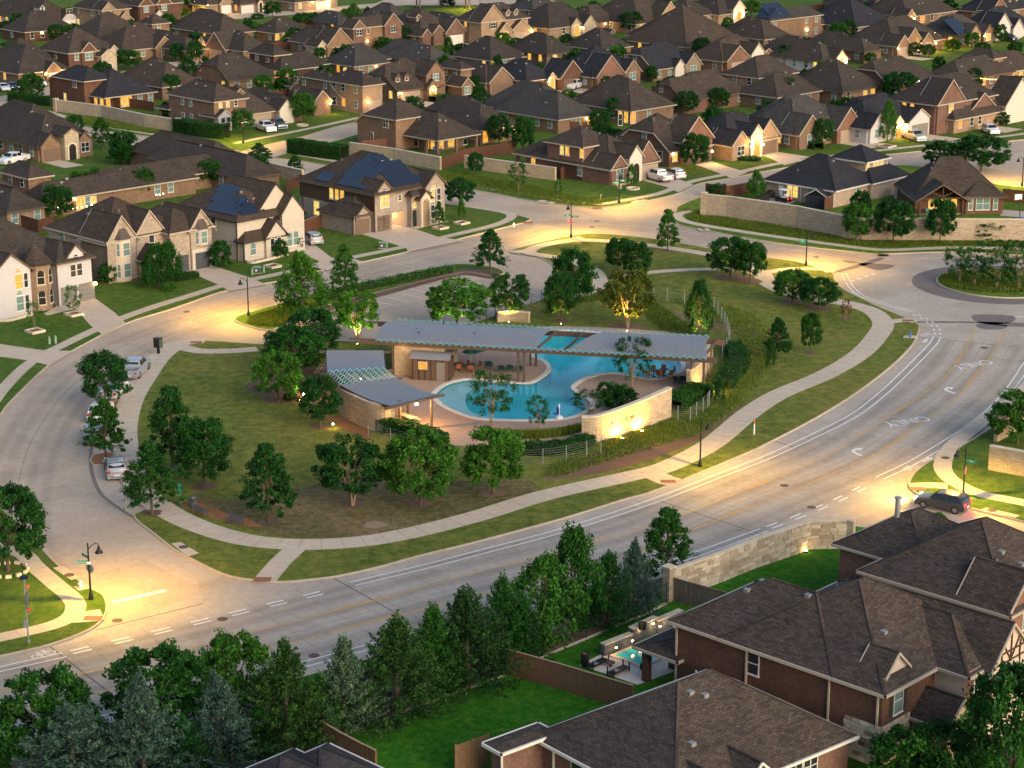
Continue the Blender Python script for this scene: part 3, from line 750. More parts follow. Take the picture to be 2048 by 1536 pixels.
patch('planting_bed', [(1085, 960), (1200, 905), (1345, 870), (1445, 830), (1490, 805), (1440, 850), (1380, 890), (1290, 925), (1190, 950)], GZ + .004, 'mulch')
patch('planting_bed', [(640, 628), (750, 597), (925, 551), (985, 558), (1003, 549), (975, 541), (925, 541), (760, 583), (640, 618)], GZ + .004, 'mulch')
for x, y, r_ in ((537, 1046, 22), (703, 1010, 24), (838, 1010, 26), (986, 988, 26), (408, 976, 26), (304, 1028, 20), (1254, 657, 32), (1463, 556, 34), (1500, 564, 26), (1584, 605, 26), (1638, 618, 26), (1692, 639, 12), (1621, 707, 14), (641, 854, 24), (557, 800, 30), (1336, 502, 14), (1122, 643, 16), (1017, 640, 14), (346, 941, 20)):
 c = G(x, y); R_ = r_ / ppm(x, y)
 sheet('mulch_ring', [Vector((c.x + math.cos(a) * R_ * random.uniform(.8, 1.15), c.y + math.sin(a) * R_ * random.uniform(.8, 1.15))) for a in np.linspace(0, 2 * PI, 15)[:-1]], GZ + random.uniform(.0075, .0095), 'mulch')
# ---- driveways of the near house row, far streets
def drive(px, z=Z2, sm=0, mat='driveway'): return sheet('driveway', ground_pts(px, sm), z, mat)
drive([(118, 607), (181, 592), (228, 626), (252, 648), (205, 672), (180, 652), (150, 618)])
drive(QL('d', [(1040, 405), (1215, 380), (1470, 462), (1560, 500), (1345, 540), (1275, 500), (1160, 450)]))
drive(QL('j', [(-160, 1040), (40, 1010), (250, 1120), (470, 1290), (700, 1300), (830, 1335), (420, 1440), (290, 1400), (330, 1330), (100, 1235), (-90, 1180)]), Z2)
drive(QL('j', [(750, 1005), (1290, 920), (1720, 1065), (1980, 1095), (1340, 1230), (1330, 1190), (1250, 1160)]))
drive(QL('d', [(-60, 840), (60, 858), (250, 885), (430, 890), (290, 975), (165, 945), (-60, 915)]))
drive(QL('g', [(1570, 790), (1750, 690), (2048, 800), (2200, 860), (2030, 945), (1900, 885), (1690, 830)]))
drive(QL('e', [(660, 270), (860, 250), (1180, 350), (960, 410), (760, 310)]))
drive(QL('e', [(-60, 400), (130, 365), (330, 430), (540, 490), (360, 560), (270, 520), (60, 440)]))
def far_road(name, px, wd, z=Z2): return strip(name, ground_pts(px, 4, False), wd, z, 'road_concrete')
far_road('street', [(510, 312), (560, 297), (640, 278), (700, 260), (790, 238), (900, 218), (1050, 192), (1220, 166), (1420, 138), (1640, 108), (1900, 80), (2100, 60)], 8.0)
walk('sidewalk', [(470, 288), (520, 278), (620, 258), (720, 236)], 1.4, Z1)
far_road('street', [(-60, 220), (40, 195), (150, 172), (330, 135), (560, 95), (800, 62), (1050, 35), (1300, 10)], 8.0)
far_road('street', [(150, 60), (300, 48), (430, 38), (560, 28), (720, 14), (900, 2)], 9.0)
far_road('street', [(760, 4), (900, 6), (1100, 0)], 16.0, Z3)
far_road('street', [(1800, 200), (1900, 182), (2000, 168), (2100, 150)], 7.0)
patch('conifer_bed', [(-40, 1560), (120, 1490), (330, 1440), (620, 1375), (900, 1290), (1120, 1225), (1330, 1155), (1370, 1150), (1330, 1175), (1290, 1225), (1180, 1275), (1010, 1345), (900, 1395), (780, 1440), (680, 1475), (560, 1530), (400, 1590), (100, 1640)], GZ + .003, 'mulch')
def wear(px, offs, wd=.75, k=.75):
 ax = ground_pts(px, 6, False)
 for o_ in offs:
  Ls = [offset_line(ax, o_ + q * wd) for q in (-1, -.4, 0, .4, 1)]; v, f, w_ = [], [], []
  for i in range(len(ax)):
   e = 0 if i in (0, len(ax) - 1) else 1
   for L_, c in zip(Ls, (0, .7, 1, .7, 0)): v.append((L_[i].x, L_[i].y, .0065)); w_.append(c * k * e)
  for i in range(len(ax) - 1):
   for c in range(4): f.append([5 * i + c, 5 * i + c + 1, 5 * i + c + 6, 5 * i + c + 5])
  me = mesh('tyre_wear', v, f, 'tyre_wear'); me.attributes.new('wear', 'FLOAT', 'POINT').data.foreach_set('value', w_)
  obj('tyre_wear', me, boul)
wear(BLV_AX, (5.4, 3.9, -3.9, -5.3, 1.4, -1.2), .85, .34)
wear([(60, 1160), (30, 1060), (40, 950), (75, 860), (150, 765), (240, 705), (340, 660), (470, 620), (640, 570), (850, 515), (1000, 478), (1120, 450), (1300, 455), (1500, 486), (1640, 512), (1740, 530)], (-2.6, -1.2, 1.2, 2.6), .75, .22)
# ================================================================ HOUSES
def clip_poly(poly, a, b, c):
 """keep a*x+b*y+c >= 0"""
 out = []
 for i in range(len(poly)):
  p, q = poly[i], poly[(i + 1) % len(poly)]
  dp, dq = a * p[0] + b * p[1] + c, a * q[0] + b * q[1] + c
  if dp >= -1e-9: out.append(p)
  if (dp > 1e-9 and dq < -1e-9) or (dp < -1e-9 and dq > 1e-9):
   t = dp / (dp - dq); out.append((p[0] + (q[0] - p[0]) * t, p[1] + (q[1] - p[1]) * t))
 return out
_WIN = {}
def window_mesh(wd, ht, arch, bars, trim):
 k = (round(wd, 2), round(ht, 2), arch, bars, trim)
 if k in _WIN: return _WIN[k]
 fr, pn = MB(), MB(); t = 0.075
 def ring(pts_o, pts_i):
  n_ = len(pts_o)
  for i in range(n_):
   j = (i + 1) % n_
   a, b2, c, d_ = pts_o[i], pts_o[j], pts_i[j], pts_i[i]
   fr.face([(a[0], -.06, a[1]), (b2[0], -.06, b2[1]), (c[0], -.06, c[1]), (d_[0], -.06, d_[1])])
   fr.face([(a[0], 0, a[1]), (b2[0], 0, b2[1]), (b2[0], -.06, b2[1]), (a[0], -.06, a[1])])
 def outline(m_):
  W, Hh = wd / 2 + m_, ht
  pts = [(-W, -m_), (W, -m_)]
  if arch:
   R_ = W; z0 = Hh - R_ + m_ * 0.0
   pts += [(R_ * math.cos(a), z0 + R_ * math.sin(a) * 0.9) for a in np.linspace(0, PI, 9)]
  else: pts += [(W, Hh + m_), (-W, Hh + m_)]
  return pts
 ring(outline(t), outline(0))
 inn = outline(0)
 pn.face([(x, -.025, z) for x, z in inn], [(x, z) for x, z in inn])
 fr.box(-wd / 2, wd / 2, -.05, 0, ht * 0.5 - .03, ht * 0.5 + .03)
 for i in range(1, bars + 1):
  x = -wd / 2 + wd * i / (bars + 1)
  fr.box(x - .04, x + .04, -.055, 0, 0, ht * (0.97 if not arch else 0.9))
 fr.box(-wd / 2 - .12, wd / 2 + .12, -.10, 0, -.14, -.075)
 _WIN[k] = (mesh('window', fr.v, fr.f, trim), mesh('pane', pn.v, pn.f, 'glass_dark'))
 return _WIN[k]
_PANE = {}
def pane_mesh(base, mat):
 k = (base.name, mat)
 if k not in _PANE:
  c = base.copy(); c.materials.clear(); c.materials.append(M[mat]); _PANE[k] = c
 return _PANE[k]
_GAR = {}
def garage_mesh(wd, ht, mat):
 k = (round(wd, 1), round(ht, 1), mat)
 if k in _GAR: return _GAR[k]
 mb = MB(); rows = 4; cols = max(2, int(wd / 0.9))
 for r_ in range(rows):
  z0, z1 = ht * r_ / rows + .012, ht * (r_ + 1) / rows - .012
  mb.box(-wd / 2, wd / 2, -.05, 0, z0, z1)
  for c in range(cols):
   x0 = -wd / 2 + wd * c / cols
   mb.box(x0 + .1, x0 + wd / cols - .1, -.065, -.051, z0 + .09, z1 - .09)
 _GAR[k] = mesh('garage_door', mb.v, mb.f, mat)
 return _GAR[k]
def glow(name, parent, loc, energy, color=(1, .62, .22), radius=0.12, spot=None, rot=None, blend=0.5, lin=0):
 li = bpy.data.lights.new(name, 'SPOT' if spot else 'POINT')
 li.energy = energy * LIGHT_K; li.color = color; li.shadow_soft_size = radius
 if spot: li.spot_size = spot; li.spot_blend = blend
 if lin:
  li.use_nodes = True; nt = li.node_tree; em = nt.nodes['Emission']; fo = nt.nodes.new('ShaderNodeLightFalloff')
  fo.inputs['Strength'].default_value = lin; nt.links.new(fo.outputs['Constant'], em.inputs['Strength']); em.inputs['Color'].default_value = (1, 1, 1, 1)
 o = bpy.data.objects.new(name, li); o.location = loc
 if rot is not None: o.rotation_euler = rot
 return link(o, parent)
HOUSES = []
class House:
 def __init__(s, K, e=2.9, rot=42, roof='shingle_brown', wall='brick', trim='trim_cream', name='house', label=None, row=None, group=None):
  o = G(K[0], K[1], e + GZ)
  s.e, s.rot, s.roof, s.wall, s.trim = e, math.radians(rot), roof, wall, trim
  s.O = Vector((o.x, o.y)); s.u = Vector((math.cos(s.rot), math.sin(s.rot))); s.v = Vector((-s.u.y, s.u.x))
  s.root = empty(name, (o.x, o.y, GZ), s.rot); tag(s.root, label, 'house', group)
  s.kx = K[0]; s.row = row; s.vols = []
  s.walls = {}; s.roofs = {}; s.fas = MB(); s.cap = MB(); s.info = {}
  HOUSES.append(s)
 def sx(s, px, z=None, y=0.0):
  return along(s.O + s.v * y, s.u, px, (s.e if z is None else z) + GZ)
 def sy(s, px, z=None, x=0.0):
  return along(s.O + s.u * x, s.v, px, (s.e if z is None else z) + GZ)
 def W(s, m): return s.walls.setdefault(m, MB())
 def vol(s, x0, x1, y0, y1, e=None, p=0.75, wall=None, z0=0.0, o=0.42, roof=None, open_=False, post=None, gut=True):
  """one block: e = eave heights S, E, N, W (None = gable end)"""
  jit = len(s.vols) * 0.004
  if e is None: e = (s.e,) * 4
  e = tuple(None if q is None else q + jit for q in e)
  pl = []
  if e[0] is not None: pl.append((0, p, e[0] - p * y0))
  if e[1] is not None: pl.append((-p, 0, e[1] + p * x1))
  if e[2] is not None: pl.append((0, -p, e[2] + p * y1))
  if e[3] is not None: pl.append((p, 0, e[3] - p * x0))
  hmin = lambda x, y: min(a * x + b2 * y + c for a, b2, c in pl)
  oo = [o if q is not None else 0.22 for q in e]
  rect = [(x0 - oo[3], y0 - oo[0]), (x1 + oo[1], y0 - oo[0]), (x1 + oo[1], y1 + oo[2]), (x0 - oo[3], y1 + oo[2])]
  rm = s.roofs.setdefault(roof or s.roof, MB()); T = 0.16
  onb = lambda p_, q_: any(abs(p_[k] - q_[k]) < 1e-6 and abs(p_[k] - vv) < 1e-6 for k, vv in ((0, rect[0][0]), (0, rect[1][0]), (1, rect[0][1]), (1, rect[2][1])))
  for i, (a, b2, c) in enumerate(pl):
   poly = rect
   for j, (a2, b3, c2) in enumerate(pl):
    if i != j and poly: poly = clip_poly(poly, a2 - a, b3 - b2, c2 - c + (1e-7 if j > i else -1e-7))
   if len(poly) < 3: continue
   g = math.hypot(a, b2); k = math.sqrt(1 + g * g)
   P = [(x, y, a * x + b2 * y + c) for x, y in poly]
   dx, dy = (a / g, b2 / g)
   uv = [(-dy * x + dx * y, (dx * x + dy * y) * k) for x, y in poly]
   rm.face(P, uv); rm.face([(x, y, z - T) for x, y, z in P][::-1], uv[::-1])
   n_ = len(P)
   for q in range(n_):
    A, B = P[q], P[(q + 1) % n_]
    if onb(A, B):
     mx = ((A[0] + B[0]) / 2, (A[1] + B[1]) / 2); cx, cy = (x0 + x1) / 2, (y0 + y1) / 2
     if abs(A[1] - B[1]) < 1e-6: nx, ny = 0, (1 if mx[1] > cy else -1)
     else: nx, ny = (1 if mx[0] > cx else -1), 0
     wd = 0.13 if abs(A[2] - B[2]) < 1e-4 else 0.05
     if not gut: wd = 0.04
     A2, B2 = (A[0] + nx * wd, A[1] + ny * wd, A[2] + .012), (B[0] + nx * wd, B[1] + ny * wd, B[2] + .012)
     Ai, Bi = (A[0] - nx * .06, A[1] - ny * .06, A[2] + .012 if wd < .1 else A[2] - .0), (B[0] - nx * .06, B[1] - ny * .06, B[2] + .012 if wd < .1 else B[2])
     s.fas.face([A2, B2, Bi, Ai]); s.fas.face([(A2[0], A2[1], A2[2] - .2), (B2[0], B2[1], B2[2] - .2), B2, A2])
     s.fas.face([(A2[0], A2[1], A2[2] - .2), (A[0] - nx * .4, A[1] - ny * .4, A[2] - .19), (B[0] - nx * .4, B[1] - ny * .4, B[2] - .19), (B2[0], B2[1], B2[2] - .2)])
    elif q < n_ and A[2] > e_min(e) + .3 or B[2] > e_min(e) + .3:
     # hip and ridge caps
     if (A[0], A[1]) < (B[0], B[1]):
      s.cap.bar((A[0], A[1], A[2] + .015), (B[0], B[1], B[2] + .015), .2, .03)
  wm = s.W(wall or s.wall)
  if not open_:
   for (ax, ay), (bx, by) in (((x0, y0), (x1, y0)), ((x1, y0), (x1, y1)), ((x1, y1), (x0, y1)), ((x0, y1), (x0, y0))):
    ts = {0.0, 1.0}
    for i in range(len(pl)):
     for j in range(i):
      A = pl[i][0] - pl[j][0]; B = pl[i][1] - pl[j][1]; C_ = pl[i][2] - pl[j][2]
      den = A * (bx - ax) + B * (by - ay)
      if abs(den) > 1e-9:
       t = -(A * ax + B * ay + C_) / den
       if 1e-4 < t < 1 - 1e-4: ts.add(t)
    L = math.hypot(bx - ax, by - ay)
    top = [(ax + (bx - ax) * t, ay + (by - ay) * t, hmin(ax + (bx - ax) * t, ay + (by - ay) * t) - .06, t * L) for t in sorted(ts)]
    P = [(ax, ay, z0), (bx, by, z0)] + [q[:3] for q in top[::-1]]
    uv = [(0, z0), (L, z0)] + [(q[3], q[2]) for q in top[::-1]]
    if abs(ax - bx) < 1e-6: uv = [(p_[1], p_[2]) for p_ in P]
    else: uv = [(p_[0], p_[2]) for p_ in P]
    wm.face(P, uv)
  s.vols.append((x0, x1, y0, y1, hmin, z0))
  return len(s.vols) - 1
 def spot(s, vi, side, t, out=0.0):
  x0, x1, y0, y1 = s.vols[vi][:4]
  if side == 'S': return (x0 + t, y0 - out), 0.0
  if side == 'W': return (x0 - out, y0 + t), -PI / 2
  if side == 'E': return (x1 + out, y0 + t), PI / 2
  return (x0 + t, y1 + out), PI
 def win(s, vi, side, t, z=0.9, wd=0.95, ht=1.5, mat=None, arch=False, bars=0, trim=None, shut=False):
  (x, y), rz = s.spot(vi, side, t)
  a, b2 = window_mesh(wd, ht, arch, bars, trim or ('trim_white' if s.trim != 'trim_dark' else 'trim_white'))
  o = obj('window', a, s.root, (x, y, z), rz)
  obj('pane', pane_mesh(b2, mat or random.choice(['glass_dark', 'glass_blind', 'glass_blind'])), o)
  if shut:
   for sg in (-1, 1):
    q = MB().box(-.2, .2, -.05, 0, -.05, ht + .05); r_ = q.build('shutter', 'trim_dark', o, (sg * (wd / 2 + .3), 0, 0))
  return o
 def garage(s, vi, side, t, wd=4.9, ht=2.15, mat='garage_brown', z=0.0, drive=0.0):
  (x, y), rz = s.spot(vi, side, t)
  o = obj('garage_door', garage_mesh(wd, ht, mat), s.root, (x, y, z), rz)
  if drive:
   q = []
   for a, b2 in ((-wd / 2 - .3, 0), (wd / 2 + .3, 0), (wd / 2 + .5, drive), (-wd / 2 - .5, drive)):
    (px_, py_), _ = s.spot(vi, side, t + (a if side in 'SN' else -a), b2)
    q.append(s.O + s.u * px_ + s.v * py_)
   sheet('driveway', q, Z1 + random.uniform(0, .004), 'driveway')
  return o
 def door(s, vi, side, t, wd=1.1, ht=2.3, mat='door_wood', arch=True, surround=None):
  (x, y), rz = s.spot(vi, side, t)
  mb = MB(); pts = [(-wd / 2, 0), (wd / 2, 0)]
  if arch: pts += [(wd / 2 * math.cos(a), ht - wd / 2 + wd / 2 * math.sin(a)) for a in np.linspace(0, PI, 9)]
  else: pts += [(wd / 2, ht), (-wd / 2, ht)]
  mb.face([(p_[0], -.05, p_[1]) for p_ in pts], pts)
  o = mb.build('door', mat, s.root, (x, y, 0.02), rz)
  if surround:
   fm = MB(); n_ = len(pts); out = [(p_[0] * (1 + .5 / wd), p_[1] + (.22 if k > 1 else 0)) for k, p_ in enumerate(pts)]
   for i in range(1, n_):
    a, b2, c, d_ = out[i], out[(i + 1) % n_], pts[(i + 1) % n_], pts[i]
    fm.face([(a[0], -.12, a[1]), (b2[0], -.12, b2[1]), (c[0], -.12, c[1]), (d_[0], -.12, d_[1])])
    fm.face([(c[0], 0, c[1]), (d_[0], 0, d_[1]), (d_[0], -.12, d_[1]), (c[0], -.12, c[1])])
    fm.face([(a[0], 0, a[1]), (b2[0], 0, b2[1]), (b2[0], -.12, b2[1]), (a[0], -.12, a[1])])
   fm.build('door_surround', surround, o)
  return o
 def lamp(s, vi, side, t, z=2.0, energy=60, out=0.38, color=(1, .60, .20)):
  (x, y), rz = s.spot(vi, side, t)
  mb = MB().box(-.07, .07, -.14, 0, -.04, .24)
  o = mb.build('wall_lamp', 'metal_black', s.root, (x, y, z), rz)
  b2 = MB().lathe([(.03, -.2), (.15, -.14), (.17, 0), (.08, .14)], 8); b2.build('bulb', 'bulb', o, (0, -.2, -.02))
  glow('wall_light', o, (0, -out, 0.02), energy * 2.2, (1, .52, .13), .08)
  return o
 def dormer(s, vi, side, t, sb=1.2, wd=1.5, z=None, ht=1.5, wall=None, mat=None):
  """small gabled dormer standing on the roof slope, sb metres up from the wall line"""
  x0, x1, y0, y1, hm, _ = s.vols[vi]
  if side == 'S':
   xa, ya = x0 + t, y0 + sb; zb = hm(xa, ya)
   k = s.vol(xa - wd / 2, xa + wd / 2, ya, ya + 3.0, (None, zb + ht * .62, None, zb + ht * .62), .9, wall, zb - .3, .16, gut=False)
   s.win(k, 'S', wd / 2, zb + .12, .55, .95, mat or 'glass_dark', arch=True)
  else:
   xa, ya = x0 + sb, y0 + t; zb = hm(xa, ya)
   k = s.vol(xa, xa + 3.0, ya - wd / 2, ya + wd / 2, (zb + ht * .62, None, zb + ht * .62, None), .9, wall, zb - .3, .16, gut=False)
   s.win(k, 'W', wd / 2, zb + .12, .55, .95, mat or 'glass_dark', arch=True)
  return k
 def gable(s, vi, side, a, b2, proj=1.2, e=None, p=0.85, wall=None, back=4.0, gar=None, win=None, lit=None, **kw):
  """front gable over [a, b2] along a side, pushed out by proj"""
  x0, x1, y0, y1, hm, _ = s.vols[vi]
  a, b2 = min(a, b2), max(a, b2); e = s.e if e is None else e
  if side == 'S': k = s.vol(x0 + a, x0 + b2, y0 - proj, y0 + back, (None, e, None, e), p, wall, **kw)
  else: k = s.vol(x0 - proj, x0 + back, y0 + a, y0 + b2, (e, None, e, None), p, wall, **kw)
  L = b2 - a
  if gar: s.garage(k, side, L / 2, min(L - 1.0, 4.9), 2.2, gar, drive=7.0)
  if win: s.win(k, side, L / 2, win if isinstance(win, float) else 0.9, min(1.8, L * .5), 1.5, lit, bars=1)
  return k
 def vents(s, vi, n=3):
  x0, x1, y0, y1, hm, _ = s.vols[vi]
  for _ in range(n):
   x, y = x0 + (x1 - x0) * random.uniform(.15, .6), y0 + (y1 - y0) * random.uniform(.15, .75)
   z = hm(x, y); q = MB()
   if random.random() < .6: q.box(-.2, .2, -.2, .2, -.15, .12); nm, mt = 'roof_vent', 'metal_grey'
   else: q.lathe([(.06, -.3), (.06, .35)], 6); nm, mt = 'vent_pipe', 'metal_grey'
   q.build(nm, mt, s.root, (x, y, z))
 def solar(s, vi, side, ca, cb, rows, cols, skip=(), pw=1.05, ph=1.75):
  """rack of panels lying on the S or W slope; ca along the eave, cb up the slope"""
  x0, x1, y0, y1, hm, _ = s.vols[vi]
  me = s.info.get('pan')
  if not me:
   q = MB().box(-pw / 2 + .015, pw / 2 - .015, -ph / 2 + .015, ph / 2 - .015, 0, .045)
   me = mesh('solar_panel', q.v, q.f, 'solar'); s.info['pan'] = me
  for r_ in range(rows):
   for c in range(cols):
    if (r_, c) in skip: continue
    A, B = ca + c * pw, cb + r_ * ph
    o = bpy.data.objects.new('solar_panel', me); link(o, s.root)
    if side == 'S':
     sl_ = hm((x0 + x1) / 2, y0 + 1) - hm((x0 + x1) / 2, y0); k = math.sqrt(1 + sl_ * sl_)
     x, y = x0 + A, y0 + B / k; o.location = (x, y, hm((x0 + x1) / 2, y0) + sl_ * (y - y0) + .10); o.rotation_euler = (math.atan(sl_), 0, 0)
    else:
     sl_ = hm(x0 + 1, (y0 + y1) / 2) - hm(x0, (y0 + y1) / 2); k = math.sqrt(1 + sl_ * sl_)
     x, y = x0 + B / k, y0 + A; o.location = (x, y, hm(x0, (y0 + y1) / 2) + sl_ * (x - x0) + .10)
     o.rotation_euler = (Matrix.Rotation(-PI / 2, 3, 'Z') @ Matrix.Rotation(math.atan(sl_), 3, 'X')).to_euler()
 def posts(s, pts, h, wd=.35, mat='brick'):
  for x, y in pts:
   MB().box(x - wd / 2, x + wd / 2, y - wd / 2, y + wd / 2, 0, h).build('post', mat, s.root)
 def pipe(s, x, y, h, mat='trim_cream'):
  MB().box(x - .06, x + .06, y - .06, y + .06, 0, h).build('downpipe', mat, s.root)
 def done(s):
  for m_, mb in s.walls.items():
   if mb.f: mb.build('wall', m_, s.root)
  for m_, mb in s.roofs.items():
   if mb.f: mb.build('roof', m_, s.root)
  s.fas.build('fascia', s.trim, s.root)
  if s.cap.f: s.cap.build('ridge_cap', 'ridge_cap' if 'blue' not in s.roof else 'shingle_blue', s.root)
def e_min(e): return min(q for q in e if q is not None)
# ---- the rows of houses behind: (tile, K corner of the eave, left and right eave ends, kind, roof, wall, features)
RF = {'b': 'shingle_brown', 'g': 'shingle_grey', 'n': 'shingle_blue', 'w': 'shingle_warm'}
WL = {'k': 'brick', 'd': 'brick_dark', 'r': 'brick_red', 't': 'brick_tan', 'g': 'brick_grey', 'w': 'brick_white', 's': 'stone'}
ROWNAME = {}
def far_house(tl, K, xL, xR, kind, rf, wl, feats=(), row='', p=0.76, rot=44, low=2.9):
 kx, ky = Q(tl, *K)
 X = lambda q: TILE[tl][0] + q / TILE[tl][2]
 e = 5.7 if kind == '2' else low
 h = House((kx, ky), e, rot, RF[rf], WL[wl], random.choice(['trim_cream', 'trim_cream', 'trim_brown']) if rf != 'n' else 'trim_cream', row=row)
 wdt, dep = max(5, h.sx(X(xR))), max(5, h.sy(X(xL)))
 wdt, dep = min(wdt, 30), min(dep, 30)
 ev = (e, e, e, e) if kind != 'salt' else (e, e, e, 5.7)
 v0 = h.vol(0, wdt, 0, dep, ev, p)
 # rear wing: most of these houses step back in two or three hips
 if kind != '2' or True:
  ra, rb = random.uniform(.22, .42), random.uniform(.35, .5)
  h.vol(wdt * ra, wdt * random.uniform(1.12, 1.3) + 1.0, dep * rb, dep * random.uniform(1.12, 1.28) + 1.5, (low + .02,) * 4, p)
 used = []
 for f in feats:
  c = f[0]
  if c == 'up':          # second storey block: K corner, left, right in tile pixels
   (ux, uy), ul, ur = f[1], f[2], f[3]
   g = G(*Q(tl, ux, uy), 5.7 + GZ).xy - h.O
   x, y = g.dot(h.u), g.dot(h.v)
   a, b2 = along(h.O + h.u * x + h.v * y, h.u, X(ur), 5.7), along(h.O + h.u * x + h.v * y, h.v, X(ul), 5.7)
   k = h.vol(x, x + max(3, min(a, 16)), y, y + max(3, min(b2, 16)), (5.7,) * 4, p, f[4] if len(f) > 4 else None)
   for t in (.25, .7): h.win(k, 'W', t * min(b2, 16), 3.9, .9, 1.2)
  elif c in ('gS', 'gW'):  # gable: from, to, out, what
   sd = c[1]; fn = (lambda q: h.sx(X(q))) if sd == 'S' else (lambda q: h.sy(X(q)))
   a, b2 = fn(f[1]), fn(f[2]); o_ = dict(f[4]) if len(f) > 4 else {}
   ge = o_.pop('e', e)
   k = h.gable(v0, sd, a, b2, f[3], ge, wall=o_.pop('wall', None), p=o_.pop('p', .95), gar=o_.pop('gar', None), win=o_.pop('win', None), lit=o_.pop('lit', None))
   L = abs(b2 - a)
   if 'arch' in o_: h.door(k, sd, L / 2, min(1.6, L * .5), 2.7, o_['arch'], True, 'limestone')  # arch plate: glowing for a lit entry, near black for a shaded recess
   if 'lamp' in o_: h.lamp(k, sd, o_['lamp'] * L, 2.1, o_.get('en', 70))
   if 'lamp2' in o_: h.lamp(k, sd, o_['lamp2'] * L, 2.1, o_.get('en', 70))
   if 'hw' in o_: h.win(k, sd, L / 2, 3.7, 1.5, 1.3, o_['hw'], bars=1, shut=True)
   used.append((sd, min(a, b2), max(a, b2)))
  elif c in ('wS', 'wW'):  # window: x, z, w, h, mat
   t = h.sx(X(f[1])) if c[1] == 'S' else h.sy(X(f[1]))
   h.win(v0, c[1], t, f[2], f[3], f[4], f[5] if len(f) > 5 else None, bars=1 if f[3] > 1.2 else 0)
   used.append((c[1], t - 1, t + 1))
  elif c in ('lS', 'lW'):
   t = h.sx(X(f[1])) if c[1] == 'S' else h.sy(X(f[1])); h.lamp(v0, c[1], t, f[2], f[3])
  elif c == 'dS': h.dormer(v0, 'S', h.sx(X(f[1])), f[2] if len(f) > 2 else 1.0)
  elif c == 'gar':
   a, b2 = h.sx(X(f[1])), h.sx(X(f[2])); h.garage(v0, 'S', (a + b2) / 2, min(5, abs(b2 - a)), 2.2, f[3], drive=7.0); used.append(('S', min(a, b2), max(a, b2)))
  elif c == 'solar': h.solar(v0, f[1], f[2], f[3], f[4], f[5])
 for sd, L in (('S', wdt), ('W', dep)):
  t = 2.0
  while t < L - 1.2:
   if not any(u_[0] == sd and u_[1] - .8 < t < u_[2] + .8 for u_ in used) and random.random() < .72:
    h.win(v0, sd, t, .9, .95, 1.45, random.choice(['lit_warm', 'lit_pale', 'lit_orange']) if random.random() < .2 else None)
    if kind == '2' or (kind == 'salt' and sd == 'W' and t > 3): h.win(v0, sd, t, 3.8, .9, 1.3)
   t += random.uniform(2.4, 4.2)
 if not any(f[0][0] == 'l' or 'lamp' in (f[4] if len(f) > 4 and isinstance(f[4], dict) else ()) for f in feats) and random.random() < .55:
  h.lamp(v0, 'S', wdt * random.uniform(.2, .8), 2.1, random.uniform(15, 50))
 h.vents(v0, 3)
 h.info.update(kind=kind, rf=rf, wl=wl)
 h.done()
 for k in range(2):
  q = h.O + h.u * wdt * random.uniform(-.1, 1.25) + h.v * (dep * 1.2 + random.uniform(3, 7)); YARD.append((q, random.uniform(3.5, 6.0), random.uniform(2.6, 4.8)))
 a, b2 = (PJ((*(h.O + h.u * x + h.v * (dep + 4)), 0)) for x in (-4, wdt + 4)); FENCE.append((a, b2, h))
 return h
T_ = dict
YARD, FENCE = [], []
